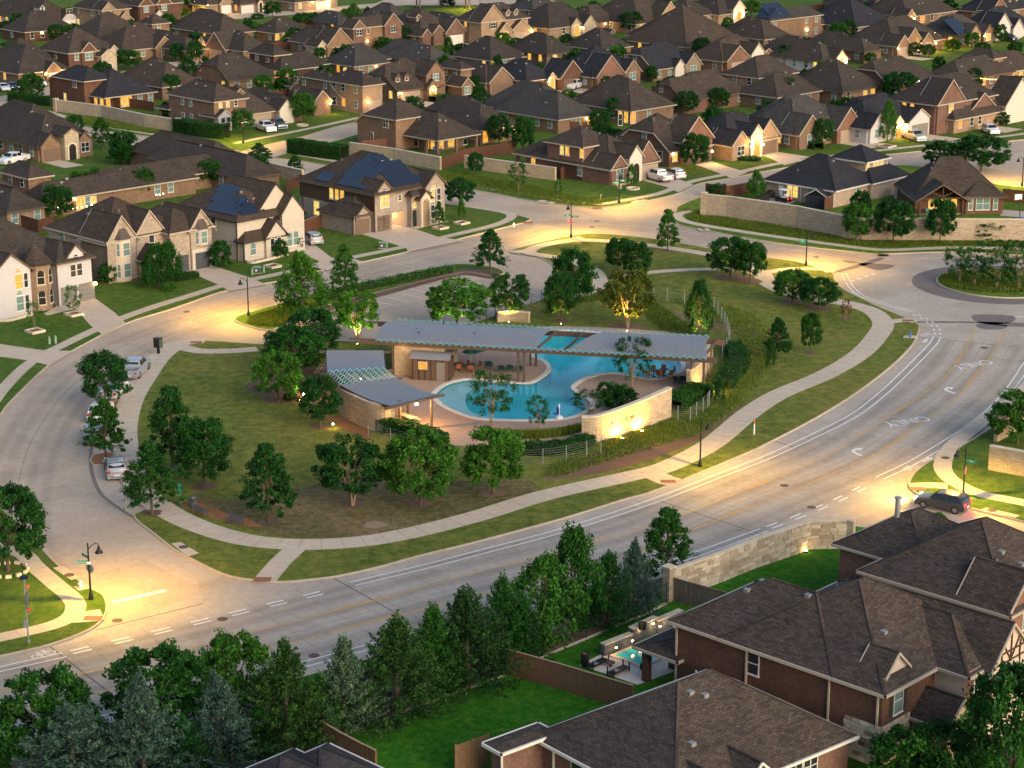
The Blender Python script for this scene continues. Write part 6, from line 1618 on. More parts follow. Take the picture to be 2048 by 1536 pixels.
MB().box(LW * .18, LW * .42, -.07, -.035, 1.2, 2.05).build('notice_frame', 'limestone', sh_); MB().box(LW * .2, LW * .4, -.085, -.072, 1.27, 1.98).build('notice_board', 'lit_orange', sh_)
MB().box(LW * .66, LW * .88, -.05, -.03, .02, 2.05).build('door', 'garage_grey', sh_)
glow('pavilion_light', pav, (xa + 1.0, -.6, 3.2), 14, (1, .62, .25), .1)
# ---- small pavilion with the sagging roofs
def sagroof(name, c4, z4, sag, parent=None, label=None):
 """c4: corner pixels front-left, front-right, back-right, back-left at heights z4; sags in the middle along the depth"""
 P = [G(*c, z) for c, z in zip(c4, z4)]
 cen = sum(P, Vector((0, 0, 0))) / 4
 mb = MB(); N, K = 10, 14
 def pt(s_, t):
  a = P[0].lerp(P[1], s_); b2 = P[3].lerp(P[2], s_); q = a.lerp(b2, t); return Vector((q.x, q.y, q.z - sag * 4 * t * (1 - t)))
 for i in range(K):
  for j in range(N):
   q = [pt(i / K, j / N), pt((i + 1) / K, j / N), pt((i + 1) / K, (j + 1) / N), pt(i / K, (j + 1) / N)]
   mb.face(q); mb.face([v - Vector((0, 0, .1)) for v in q][::-1])
 o = mb.build(name, 'metal_roof', parent)
 sm = MB()
 for i in range(1, K):
  for j in range(N): sm.bar(pt(i / K, j / N) + Vector((0, 0, .006)), pt(i / K, (j + 1) / N) + Vector((0, 0, .006)), .03, .02)
 sm.build('standing_seam', 'metal_roof', o)
 fb = MB()
 for s0 in (0, 1):
  for j in range(N): fb.bar(pt(s0, j / N) - Vector((0, 0, .16)), pt(s0, (j + 1) / N) - Vector((0, 0, .16)), .14, .22)
 for t0 in (0, 1): fb.bar(pt(-.12, t0) - Vector((0, 0, .17)), pt(1.12, t0) - Vector((0, 0, .17)), .16, .24)
 fb.build('edge_beam', 'steel_brown', o)
 return o, pt
sp = empty('shade_pavilion', (0, 0, 0)); tag(sp, 'smaller pavilion with two sagging metal roofs beside the lit picnic table', 'pavilion')
r1, pt1 = sagroof('roof', [Q('r', 1035, 1035), Q('r', 1580, 905), Q('r', 1090, 712), Q('r', 455, 790)], [3.1, 3.3, 3.5, 3.3], .25, sp)
r2, pt2 = sagroof('roof', [Q('r', 310, 655), Q('r', 975, 615), Q('r', 950, 402), Q('r', 300, 400)], [3.4, 3.5, 3.9, 3.8], .45, sp)
A1, A2, B1, B2 = pt1(0, 1), pt1(1, 1), pt2(0, 0), pt2(1, 0)
for k in range(7):
 t = k / 6; a = A1.lerp(B1, t); b2 = A2.lerp(B2, t)
 mb = MB(); n_ = 18
 for i in range(n_):
  p, q = a.lerp(b2, i / n_), a.lerp(b2, (i + 1) / n_); z0, z1 = (0, .35) if i % 2 == 0 else (.35, 0)
  mb.bar((p.x, p.y, p.z + z0 - .05), (q.x, q.y, q.z + z1 - .05), .06, .06)
 mb.build('trellis_wave', 'truss_blue', sp)
for t in (0, .5, 1): MB().bar(A1.lerp(A2, t) - Vector((0, 0, .2)), B1.lerp(B2, t) - Vector((0, 0, .2)), .12, .2).build('rafter', 'steel_brown', sp)
for q in ((1140, 1300), (1232, 1165), (1497, 1285)):
 g = G(*Q('r', *q), Zd); MB().box(-.1, .1, -.1, .1, 0, 3.0).build('column', 'steel_brown', sp, (g.x, g.y, Zd), .7)
wl_ = ground_pts(QL('r', [(440, 1080), (490, 1150), (620, 1225), (780, 1300), (930, 1330), (1075, 1305)]), 4, False)
def wall_ribbon(name, pts, wd, z0, z1, mat, parent=None, cap=None, cap_h=.1):
 L, R = offset_line(pts, wd / 2), offset_line(pts, -wd / 2); mb = MB(); s_ = 0
 zt = z1 if callable(z1) else (lambda t: z1); tot = sum((pts[i + 1] - pts[i]).length for i in range(len(pts) - 1))
 for i in range(len(pts) - 1):
  d_ = (pts[i + 1] - pts[i]).length; a, b2 = zt(s_ / tot), zt((s_ + d_) / tot); u0, u1 = s_, s_ + d_
  mb.face([(*R[i], z0), (*R[i + 1], z0), (*R[i + 1], b2), (*R[i], a)], [(u0, 0), (u1, 0), (u1, b2 - z0), (u0, a - z0)])
  mb.face([(*L[i + 1], z0), (*L[i], z0), (*L[i], a), (*L[i + 1], b2)], [(u1, 0), (u0, 0), (u0, a - z0), (u1, b2 - z0)])
  mb.face([(*L[i], a), (*R[i], a), (*R[i + 1], b2), (*L[i + 1], b2)], [(u0, 0), (u0, .4), (u1, .4), (u1, 0)])
  s_ += d_
 for i, fl in ((0, 1), (len(pts) - 1, -1)):
  t = zt(0 if i == 0 else 1); q = [(*L[i], z0), (*R[i], z0), (*R[i], t), (*L[i], t)]
  mb.face(q if fl == 1 else q[::-1], [(0, 0), (.4, 0), (.4, t), (0, t)])
 o = mb.build(name, mat, parent)
 if cap:
  Lc, Rc = offset_line(pts, wd / 2 + .05), offset_line(pts, -wd / 2 - .05); cb = MB(); s_ = 0
  for i in range(len(pts) - 1):
   d_ = (pts[i + 1] - pts[i]).length; a, b2 = zt(s_ / tot) + .003, zt((s_ + d_) / tot) + .003
   P0 = [(*Lc[i], a), (*Rc[i], a), (*Rc[i + 1], b2), (*Lc[i + 1], b2)]
   cb.face([(x, y, z + cap_h) for x, y, z in P0])
   for e1, e2 in ((1, 2), (3, 0), (0, 1), (2, 3)): cb.face([P0[e1], P0[e2], (*P0[e2][:2], P0[e2][2] + cap_h), (*P0[e1][:2], P0[e1][2] + cap_h)])
   s_ += d_
  cb.build('coping', cap, o if parent is None else o)
 return o
wall_ribbon('stone_wall', wl_, .45, GZ, 2.9, 'stone_thin', sp)
lf = G(*Q('r', 1325, 1000), 2.9); lo_ = MB().lathe([(.05, 0), (.16, -.05), (.16, -.2)], 10).build('pendant_lamp', 'bulb', sp, (lf.x, lf.y, 2.9)); glow('pendant_light', lo_, (0, 0, -.4), 700, (1, .50, .12), .15)
tg = G(*Q('r', 700, 690), 2.7); lo_ = MB().lathe([(.05, 0), (.14, -.05), (.14, -.2)], 10).build('pendant_lamp', 'bulb', sp, (tg.x, tg.y, 2.6)); glow('pendant_light', lo_, (0, 0, -.3), 450, (1, .52, .14), .15)
# picnic table
tb_ = G(*Q('r', 1220, 1225), Zd); pt_ = empty('picnic_table', (tb_.x, tb_.y, Zd), math.radians(-48)); tag(pt_, 'pale picnic table with bench lit by the pavilion lamp', 'picnic table')
for k in range(4): MB().box(-1.1, 1.1, -.4 + k * .2 + .01, -.4 + k * .2 + .19, .72, .77).build('slat', 'limestone', pt_)
for y in (-.75, .75): MB().box(-1.1, 1.1, y - .14, y + .14, .43, .48).build('bench_seat', 'limestone', pt_)
for x in (-.8, .8):
 MB().bar((x, -.7, 0), (x, .3, .72), .08, .08).build('leg', 'metal_black', pt_); MB().bar((x, .7, 0), (x, -.3, .72), .08, .08).build('leg', 'metal_black', pt_)
# ---- monument wall with letters and two uplights
mw = ground_pts(QL('n', [(478, 1190), (560, 1190), (700, 1150), (850, 1097), (990, 1040)]), 5, False)
mon = empty('monument_wall', (mw[0].x, mw[0].y, 0)); tag(mon, 'curved stone sign wall washed by two bright ground lights', 'wall')
mwl = [p - mw[0] for p in mw]
wall_ribbon('stone_body', mwl, .5, 0, lambda t: 2.55 + .45 * t + GZ, 'stone_thin', mon, 'limestone', .12)
dm = (mwl[-1] - mwl[0]).normalized(); nm_ = Vector((dm.y, -dm.x))
LMW = (mwl[-1] - mwl[0]).length
for ch, t in zip('VIEW', (.42, .50, .56, .63)):
 i = min(int(t * (len(mwl) - 1)), len(mwl) - 2); p = mwl[i]; d_ = (mwl[i + 1] - mwl[i]).normalized(); nn = Vector((d_.y, -d_.x))
 cu = bpy.data.curves.new('letter', 'FONT'); cu.body = ch; cu.size = .62; cu.extrude = .03; cu.align_x = 'CENTER'; cu.materials.append(M['steel_brown'])
 o = text_obj('letter', cu, mon); o.location = (p.x + nn.x * .30, p.y + nn.y * .30, 1.45); o.rotation_euler = (PI / 2, 0, math.atan2(d_.y, d_.x))
for n0, q in enumerate((Q('M', 690, 800), Q('M', 980, 690))):
 g = G(*q, GZ); l0 = empty('ground_light', (g.x, g.y, GZ)); tag(l0, ['bright ground light at the left half of the stone sign wall', 'bright ground light at the right half of the stone sign wall'][n0], 'ground light', 'sign wall ground lights')
 MB().box(-.15, .15, -.1, .1, 0, .15).build('housing', 'metal_black', l0); MB().box(-.12, .12, -.07, .07, .151, .165).build('lens', 'bulb', l0)
 tgt = Vector((g.x, g.y, .35)) - Vector((nm_.x, nm_.y, 0)) * 1.1 + Vector((0, 0, 1.2)); dr = (tgt - Vector((g.x, g.y, .35)))
 glow('wall_washer', l0, (0, 0, .3), 1700, (1, .42, .06), .06, math.radians(150), dr.to_track_quat('-Z', 'Y').to_euler(), .7)
# ---- end wall by the lounge chairs
ew = ground_pts(QL('n', [(1100, 905), (1150, 870), (1200, 800), (1230, 750)]), 4, False)
end = empty('pool_end_wall', (ew[0].x, ew[0].y, 0)); tag(end, 'tall stone end wall glowing beside the low clipped hedge', 'wall')
wall_ribbon('stone_body', [p - ew[0] for p in ew], .45, 0, 2.6, 'stone_thin', end, 'limestone', .1)
g = G(*Q('M', 1930, 100), GZ); l0 = empty('ground_light', (g.x, g.y, GZ)); tag(l0, 'ground light shining on the stone end wall by the hedge', 'ground light')
MB().box(-.15, .15, -.1, .1, 0, .15).build('housing', 'metal_black', l0); MB().box(-.12, .12, -.07, .07, .151, .165).build('lens', 'bulb', l0); glow('wall_washer', l0, (0, 0, .3), 420, (1, .54, .14), .06)
# ---- low entry wall behind the roof
ev = ground_pts(QL('p', [(1210, 485), (1290, 478), (1400, 490)]), 3, False)
en_ = empty('entry_wall', (ev[0].x, ev[0].y, 0)); tag(en_, 'low stone entry wall behind the long pavilion roof', 'wall'); wall_ribbon('stone_body', [p - ev[0] for p in ev], .5, 0, 1.3, 'stone_thin', en_, 'limestone', .12)
# ---- furniture under the roof
def lounger(px, rz, lab):
 g = G(*px, Zd); t = empty('lounge_chair', (g.x, g.y, Zd), rz); tag(t, lab, 'lounge chair', 'pool lounge chairs')
 MB().box(-.32, .32, -.9, .45, .30, .36).build('seat', 'lounger_dark', t); MB().bar((0, .42, .34), (0, .95, .95), .64, .06).build('backrest', 'lounger_dark', t)
 for x, y in ((-.28, -.8), (.28, -.8), (-.28, .4), (.28, .4)): MB().box(x - .03, x + .03, y - .03, y + .03, 0, .30).build('leg', 'lounger_dark', t)
for k, (x, y) in enumerate(((1165, 745), (1240, 770), (1290, 765), (1345, 770))): lounger(Q('p', x, y), rzP + PI + .1, 'dark teal lounge chair by the pool, number %s from the left under the roof' % ('one', 'two', 'three', 'four')[k])
for k, (x, y) in enumerate(((1040, 835), (1078, 832))): lounger(Q('n', x, y), rzP + PI - .1, 'dark teal lounge chair %s the stone end wall' % ('further from', 'nearest')[k])
def chair(px, rz, mat, lab, grp):
 g = G(*px, Zd); t = empty('patio_chair', (g.x, g.y, Zd), rz); tag(t, lab, 'chair', grp)
 MB().box(-.25, .25, -.25, .25, .42, .47).build('seat', mat, t); MB().box(-.25, .25, .22, .27, .5, .95).build('backrest', mat, t)
 for x, y in ((-.22, -.22), (.22, -.22), (-.22, .22), (.22, .22)): MB().box(x - .025, x + .025, y - .025, y + .025, 0, .42).build('leg', mat, t)
def ptable(px, lab, grp, mat='steel_brown'):
 g = G(*px, Zd); t = empty('patio_table', (g.x, g.y, Zd)); tag(t, lab, 'table', grp)
 MB().lathe([(.55, .70), (.55, .75)], 14).build('table_top', mat, t); MB().lathe([(.06, 0), (.05, .7)], 8).build('pedestal', mat, t); MB().lathe([(.3, 0), (.3, .04)], 12).build('base', mat, t)
k = 0
for x, y in ((900, 800), (960, 795)):
 ptable(Q('n', x, y), 'round patio table among the orange chairs, %s' % ('left one' if k == 0 else 'right one'), 'tables at the right end of the pavilion')
 for a in range(5): 
  g = G(*Q('n', x, y), Zd); q = PJ((g.x + .95 * math.cos(a * 1.256 + .3), g.y + .95 * math.sin(a * 1.256 + .3), Zd)); chair(q, a * 1.256 + .3 - PI / 2, 'chair_orange', 'orange wooden patio chair around the %s table near the end wall' % ('left' if k == 0 else 'right'), 'orange patio chairs')
 k += 1
for x, y in ((990, 760), (1060, 765)):
 ptable(Q('p', x, y), 'brown patio table beside the %s' % ('timber equipment room' if x < 1000 else 'first lounge chair'), 'tables at the left end of the pavilion')
 for a in range(3):
  g = G(*Q('p', x, y), Zd); q = PJ((g.x + .9 * math.cos(a * 2.1 + .5), g.y + .9 * math.sin(a * 2.1 + .5), Zd)); chair(q, a * 2.1 + .5 - PI / 2, 'chair_orange', 'brown patio chair around the table %s' % ('by the timber equipment room' if x < 1000 else 'by the first lounge chair'), 'brown patio chairs')
for x, y in ((1060, 715), (1095, 705)):
 g = G(*Q('p', x, y + 30), Zd); t = empty('parasol', (g.x, g.y, Zd)); tag(t, 'teal parasol folded low behind the tables, %s one' % ('left' if x < 1080 else 'right'), 'parasol', 'teal parasols')
 MB().lathe([(.03, 0), (.03, 2.1)], 8).build('pole', 'metal_grey', t); MB().lathe([(1.0, 1.75), (.5, 2.0), (.05, 2.2)], 10).build('canopy', 'fabric_teal', t)
g = G(*Q('p', 1575, 1045), Zd); lf_ = empty('pool_lift', (g.x, g.y, Zd), .4); tag(lf_, 'blue and white pool lift chair at the pool edge', 'pool lift')
MB().box(-.3, .3, -.3, .3, 0, .25).build('base', 'plastic_white', lf_); MB().box(-.05, .05, -.05, .05, .25, 1.5).build('mast', 'plastic_white', lf_); MB().box(-.55, -.1, -.25, .25, .5, .6).build('seat', 'plastic_blue', lf_); MB().box(-.2, -.1, -.25, .25, .6, 1.2).build('backrest', 'plastic_blue', lf_)
hr = G(*Q('p', 1030, 925), Zd); h_ = MB(); h_.tube([(0, 0, -.4), (0, 0, .55), (.5, 0, .8), (.9, 0, .3), (.9, 0, -.4)], .03, 6); o = h_.build('handrail', 'metal_grey', None, (hr.x, hr.y, Zd), -.6); tag(o, 'steel handrail arching into the shallow end of the pool', 'handrail')
# ---- wire fences
def wire_fence(pts, lab, h=1.5, step=2.4, wires=7, mat='metal_grey'):
 rs = resample(pts, step); rs.append(pts[-1]); t = empty('wire_fence', (pts[0].x, pts[0].y, GZ)); tag(t, lab, 'fence')
 for p in rs: MB().box(-.035, .035, -.035, .035, 0, h + .1).build('post', mat, t, (p.x - pts[0].x, p.y - pts[0].y, 0))
 for k in range(wires):
  z = .12 + (h - .12) * k / (wires - 1); mb = MB()
  for i in range(len(rs) - 1): mb.bar((*(rs[i] - pts[0]), z), (*(rs[i + 1] - pts[0]), z), .012, .012)
  mb.build('wire', mat, t)
wire_fence(ground_pts(QL('r', [(780, 1450), (880, 1470), (1030, 1480)]) + QL('p', [(870, 1270), (1000, 1300), (1200, 1330), (1430, 1325), (1575, 1310), (1705, 1285), (1820, 1250)]), 3, False), 'steel wire fence around the pool deck below the curved sign wall')
wire_fence(ground_pts(QL('n', [(980, 1040), (1085, 1080), (1145, 1045), (1195, 1010), (1225, 975)]), 3, False), 'short steel wire fence around the clipped hedge by the end wall', step=1.8)
wire_fence(ground_pts(QL('n', [(1300, 690), (1330, 650), (1345, 600), (1320, 510), (1280, 450), (1230, 400), (1100, 380), (900, 350)]), 3, False), 'curving steel wire fence on the slope right of the pool', 1.5)
wire_fence(ground_pts(QL('p', [(1150, 490), (1230, 450), (1310, 425), (1395, 400), (1475, 370), (1600, 330), (1750, 300)]), 3, False), 'dark wire fence between parking lot and pool lawn', 1.5, mat='metal_black')
# ================================================================ STONE WALLS, WOOD FENCES, HEDGES
def stone_wall(px, h, lab, mat='stone_wall', wd=.4, piers=True, step=14):
 pts = ground_pts(px, 1, False); o0 = pts[0]
 t = empty('stone_wall', (o0.x, o0.y, 0)); tag(t, lab, 'wall'); pl_ = [p - o0 for p in pts]
 wall_ribbon('wall_body', pl_, wd, 0, h + GZ, mat, t, 'limestone', .1)
 if piers:
  for p in (pl_[0], pl_[-1]):
   MB().box(-.4, .4, -.4, .4, 0, h + .35).build('pier', mat, t, (p.x, p.y, 0), math.atan2((pl_[-1] - pl_[0]).y, (pl_[-1] - pl_[0]).x)); MB().box(-.46, .46, -.46, .46, h + .353, h + .45).build('pier_cap', 'limestone', t, (p.x, p.y, 0), math.atan2((pl_[-1] - pl_[0]).y, (pl_[-1] - pl_[0]).x))
 return t
bw = QL('e', [(40, 985), (300, 1010), (700, 1068), (1100, 1130), (1640, 1245)]) + QL('f', [(200, 1275), (700, 1278), (1300, 1280), (2100, 1285)])
stone_wall(bw, 3.2, 'long tall stone wall in front of the navy roofed house')
stone_wall(QL('a', [(330, 655), (600, 690), (850, 745), (1045, 775)]), 2.2, 'stone wall between the blue-roofed house and the street verge')
stone_wall(QL('b', [(60, 910), (300, 945), (590, 1000)]), 2.1, 'stone wall behind the house with rooftop solar panels and open garage', piers=False)
stone_wall(QL('b', [(730, 985), (900, 1010), (1262, 1060)]), 2.0, 'stone wall beside the red brick corner house on the grassy verge', piers=False)
stone_wall(QL('j', [(-240, 350), (0, 405), (150, 440)]), 2.0, 'short stone wall left of the house with the open garage', piers=False)
stone_wall(QL('R', [(1465, 505), (2100, 625)]), 2.3, 'stone wall at the right edge beside the stop sign corner', piers=False)
stone_wall(QL('o', [(1880, 1480), (1960, 1440), (2140, 1330)]), 2.3, 'stone wall return running up the right edge beside the boulevard', piers=False)
# near stone wall: separate stones
nwp = QL('t', [(430, 905), (640, 830), (900, 735), (1200, 610), (1500, 510), (1680, 445), (2010, 435), (2080, 450)])
npts = ground_pts(nwp, 1, False); o0 = npts[0]
nw_t = empty('stone_wall', (o0.x, o0.y, 0)); tag(nw_t, 'rough stone wall around the backyard beside the boulevard', 'wall')
nl = [p - o0 for p in npts]; NWH = 2.55
wall_ribbon('wall_body', nl, .34, 0, NWH, 'stone_wall', nw_t, 'limestone', .11)
stm = []
for q in range(5):
 mb = MB(); e_ = .08
 mb.prism([(-.5, 0), (.5, 0), (.5 - e_ * .3, -.7), (.42, -1), (-.42, -1), (-.5 + e_ * .3, -.7)], -.5, .5); stm.append(mesh('stone', mb.v, mb.f, ['limestone', 'stone_block_a', 'stone_block_b', 'stone_block_c', 'stone_block_a'][q], mb.uv))
cnt = 0
for i in range(len(nl) - 1):
 a, b2 = nl[i], nl[i + 1]; L = (b2 - a).length; d_ = (b2 - a) / L; ang = math.atan2(d_.y, d_.x); nn = Vector((d_.y, -d_.x))
 z = .12; r_ = 0
 while z < NWH - .05:
  ht = random.choice([.26, .32, .38]); ht = min(ht, NWH - z); t = 0 if r_ % 2 else -.2
  while t < L - .05:
   l_ = min(random.uniform(.6, 1.25), L - t); t0 = max(t, 0); l2 = t + l_ - t0
   if l2 > .12 and cnt < 300:
    p = a + d_ * (t0 + l2 / 2) + nn * .172; obj('stone', stm[random.randrange(5)], nw_t, (p.x, p.y, z + ht / 2), ang, (l2 - .03, random.uniform(.035, .075), ht - .03)); cnt += 1
   t += l_
  z += ht; r_ += 1
p = nl[0]; MB().box(-.35, .35, -.35, .35, 0, 2.9).build('pier', 'stone_wall', nw_t, (p.x, p.y, 0), .8); MB().box(-.42, .42, -.42, .42, 2.903, 3.02).build('pier_cap', 'limestone', nw_t, (p.x, p.y, 0), .8)
gl_ = G(*Q('t', 1655, 465), GZ); l0 = empty('ground_light', (gl_.x, gl_.y, GZ)); tag(l0, 'small ground light in the corner of the backyard stone wall', 'ground light'); MB().box(-.12, .12, -.1, .1, 0, .15).build('housing', 'metal_black', l0); MB().box(-.1, .1, -.07, .07, .151, .165).build('lens', 'bulb', l0); glow('washer', l0, (0, 0, .3), 12, (1, .6, .2), .06)
def wood_fence(px, h, lab, mat='wood_brown', cap='wood_cap', sm=1, zb=GZ):
 pts = ground_pts(px, sm, False); o0 = pts[0]; t = empty('wood_fence', (o0.x, o0.y, zb)); tag(t, lab, 'fence')
 bd, rl = MB(), MB()
 for i in range(len(pts) - 1):
  a, b2 = pts[i] - o0, pts[i + 1] - o0; L = (b2 - a).length; d_ = (b2 - a) / L; n_ = max(1, int(L / .15)); nn = Vector((-d_.y, d_.x))
  for k in range(n_):
   p, q = a + d_ * (L * k / n_ + .006), a + d_ * (L * (k + 1) / n_ - .006); jt = random.uniform(-.006, .006)
   bd.bar((*(p + nn * jt), h / 2), (*(q + nn * jt), h / 2), .02, h)
  m_ = max(1, int(L / 2.4))
  for k in range(m_ + 1):
   p = a + d_ * (L * k / m_) + nn * .08; MB().box(-.05, .05, -.05, .05, 0, h - .05).build('post', mat, t, (p.x, p.y, 0))
  rl.bar((*a, h + .02), (*b2, h + .02), .16, .04)
 o = bd.build('boards', mat, t); o['kind'] = 'stuff'
 rl.build('cap_rail', cap, t)
 return t
wood_fence(QL('x', [(830, 385), (1450, 560), (2100, 760), (2400, 850)]), 1.95, 'brown board fence between the two near backyards')
wood_fence(QL('t', [(455, 905), (700, 975), (1000, 1060)]), 1.9, 'dark board fence from the stone pier to the two-storey house', 'wood_grey', 'wood_grey')
wood_fence(QL('y', [(1240, 1330), (1420, 1440), (1640, 1560), (1800, 1640)]), 2.0, 'board fence beside the dark roofed house at the bottom edge')
wood_fence(QL('b', [(590, 1000), (735, 940), (1020, 900)]), 1.9, 'red board fence between the patio house and the stone wall', 'wood_red', 'wood_red')
wood_fence(QL('b', [(130, 890), (295, 875)]), 1.9, 'short red board fence left of the patio house', 'wood_red', 'wood_red')
wood_fence(QL('g', [(700, 800), (765, 765)]), 1.9, 'short red board fence at the corner house side wall', 'wood_red', 'wood_red')
wood_fence(QL('j', [(125, 1040), (250, 985), (380, 945)]), 1.9, 'red board fence between the cream house and the open garage house', 'wood_red', 'wood_cap')
wood_fence(QL('e', [(1420, 930), (1640, 850), (1900, 760)]) + QL('f', [(420, 760), (620, 680)]), 1.9, 'brown board fence between the navy roofed and hip-roofed houses', 'wood_red', 'wood_cap')
wood_fence(QL('e', [(60, 740), (300, 775), (560, 730)]), 1.7, 'red board fence inside the long stone wall near the corner', 'wood_red', 'wood_red')
wood_fence(QL('f', [(1800, 820), (2100, 850)]), 1.9, 'dark board fence behind the trampoline at the right edge', 'wood_red', 'wood_red')
wood_fence(QL('g', [(340, 230), (560, 250), (900, 260)]), 1.9, 'red board fence behind the corner house garden', 'wood_red', 'wood_red')
wood_fence(QL('g', [(0, 520), (180, 470)]), 1.9, 'red board fence left of the corner house garden', 'wood_red', 'wood_red')
wood_fence(QL('a', [(350, 605), (520, 600), (900, 655)]), 1.8, 'dark board fence beside the blue-roofed house', 'wood_red', 'wood_red')
wood_fence(QL('i', [(1330, 330), (1480, 250), (1560, 260)]), 1.8, 'red board fence behind the cream solar house', 'wood_red', 'wood_red')
wood_fence(QL('z', [(240, 225), (500, 300), (700, 250)]), 1.8, 'dark red board fence behind the grey brick gabled house', 'wood_red', 'wood_red')
for a, b2, h in FENCE:
 if random.random() < .7: h.info['fence'] = wood_fence([a, b2], 1.8, 'x', 'wood_red', 'wood_red')
# lattice screen at the bottom
lg = G(*Q('x', 400, 1600), 0); t = empty('privacy_screen', (lg.x, lg.y, GZ), heading(Q('x', 215, 1620), Q('x', 595, 1480))); tag(t, 'slatted timber privacy screen beside the single-storey red brick house', 'screen')
for k in range(22): MB().box(-1.35, 1.35, -.02, .02, .08 + k * .1, .15 + k * .1).build('slat', 'wood_brown', t)
for x in (-1.35, 0, 1.35): MB().box(x - .05, x + .05, -.05, .05, 0, 2.35).build('post', 'wood_brown', t)
MB().bar((0, .05, 2.2), (.9, 1.4, .1), .08, .08).build('brace', 'wood_cap', t)
# black mesh fence along the conifers
pts = ground_pts(QL('y', [(0, 1540), (700, 1400), (1480, 1185), (2048, 975)]) + QL('m', [(1180, 1010)]), 2, False)
wire_fence(pts, 'thin black mesh fence along the near lawn below the conifers', 1.6, 2.4, 6, 'metal_black')
pts = ground_pts(QL('m', [(1390, 905), (1600, 815), (2006, 640)]) + QL('t', [(410, 925)]), 2, False)
wire_fence(pts, 'thin black mesh fence behind the backyard pool below the conifers', 1.6, 2.4, 6, 'metal_black')
strip('mow_strip', ground_pts(QL('y', [(1300, 1245), (1480, 1185), (2048, 965)]) + QL('m', [(1180, 1010)]), 2, False), .35, Z1, 'limestone')
strip('mow_strip', ground_pts(QL('m', [(1380, 912), (1600, 820), (2006, 650)]) + QL('t', [(410, 930)]), 2, False), .35, Z1, 'limestone')
# ---- leaf clouds used by hedges, shrubs and trees
def leaf_quads(P, size, up=0.35, aspect=1.0, nrm=None, jitter=.35):
 """one little quad at each point of P (n x 3)"""
 n_ = len(P); N = rng.normal(size=(n_, 3)) if nrm is None else nrm + rng.normal(size=(n_, 3)) * .6
 N[:, 2] = np.abs(N[:, 2]) * (1 + up)
 N /= np.linalg.norm(N, axis=1, keepdims=True) + 1e-9
 A = np.cross(N, rng.normal(size=(n_, 3))); A /= np.linalg.norm(A, axis=1, keepdims=True) + 1e-9
 B = np.cross(N, A); s_ = size * (1 + jitter * rng.normal(size=(n_, 1))).clip(.4, 1.9)
 A, B = A * s_ * .5 * aspect, B * s_ * .5
 V = np.stack([P - A * .9 - B * .2, P + B, P + A * .9 - B * .1, P - B], 1).reshape(-1, 3)
 return V
def leaf_mesh(name, V, mat, tint=None, extra=None):
 n_ = len(V) // 4; me = bpy.data.meshes.new(name)
 me.vertices.add(len(V)); me.vertices.foreach_set('co', V.astype(np.float32).ravel())
 me.loops.add(len(V)); me.loops.foreach_set('vertex_index', np.arange(len(V), dtype=np.int32))
 me.polygons.add(n_); me.polygons.foreach_set('loop_start', np.arange(n_, dtype=np.int32) * 4); me.polygons.foreach_set('loop_total', np.full(n_, 4, dtype=np.int32))
 at = me.attributes.new('tint', 'FLOAT', 'FACE')
 at.data.foreach_set('value', (rng.random(n_) if tint is None else tint).astype(np.float32))
 me.materials.append(M[mat]); me.update(); me.validate()
 return me
def hedge(px, wd, h, lab, mat='leaf_hedge', dens=130, group=None, name='hedge', z=GZ, leaf=.14):
 pts = ground_pts(px, 3, False); o0 = pts[0]; L = sum((pts[i + 1] - pts[i]).length for i in range(len(pts) - 1))
 rs = resample(pts, .1); rs = np.array([[p.x - o0.x, p.y - o0.y] for p in rs]); n_ = int(dens * (L * wd * 1.0 + 2 * L * h + wd * h * 2))
 if len(rs) < 3: return
 d_ = np.gradient(rs, axis=0); d_ /= np.linalg.norm(d_, axis=1, keepdims=True) + 1e-9
 i = rng.integers(0, len(rs), n_); u = rng.random(n_); side = rng.random(n_)
 pr = np.array([wd, h, h]); pr = pr / pr.sum(); w_ = np.where(side < pr[0], rng.uniform(-wd / 2, wd / 2, n_), np.where(side < pr[0] + pr[1], -wd / 2, wd / 2))
 zz = np.where(side < pr[0], h, rng.uniform(.05, h, n_))
 bulge = .09 * np.sin(rs[i, 0] * 3.1 + zz * 4) + .07 * np.sin(rs[i, 1] * 4.3 + w_ * 5)
 P = np.stack([rs[i, 0] - d_[i, 1] * (w_ + rng.normal(0, .05, n_) + bulge * np.sign(w_) * (side >= pr[0])), rs[i, 1] + d_[i, 0] * (w_ + rng.normal(0, .05, n_)), zz + rng.normal(0, .05, n_) + bulge * (side < pr[0])], 1)
 t = empty(name, (o0.x, o0.y, z)); tag(t, lab, name.replace('_', ' '), group)
 obj('foliage', leaf_mesh('foliage', leaf_quads(P, leaf), mat), t)
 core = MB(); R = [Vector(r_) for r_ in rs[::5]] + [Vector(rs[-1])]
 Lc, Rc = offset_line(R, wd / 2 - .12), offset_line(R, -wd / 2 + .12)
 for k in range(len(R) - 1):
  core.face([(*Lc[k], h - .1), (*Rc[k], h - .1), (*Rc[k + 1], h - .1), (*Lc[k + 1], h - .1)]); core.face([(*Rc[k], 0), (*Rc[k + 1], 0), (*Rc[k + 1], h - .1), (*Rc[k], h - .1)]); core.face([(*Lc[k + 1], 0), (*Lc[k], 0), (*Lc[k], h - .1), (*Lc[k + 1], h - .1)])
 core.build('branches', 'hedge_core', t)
 return t
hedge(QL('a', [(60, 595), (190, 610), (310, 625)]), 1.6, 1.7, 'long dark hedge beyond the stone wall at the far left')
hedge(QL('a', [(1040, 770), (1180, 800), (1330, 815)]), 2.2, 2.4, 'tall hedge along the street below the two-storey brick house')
hedge(QL('a', [(1705, 895), (1850, 918), (2020, 940)]) , 2.2, 2.4, 'tall hedge at the street corner above the solar roofed house')
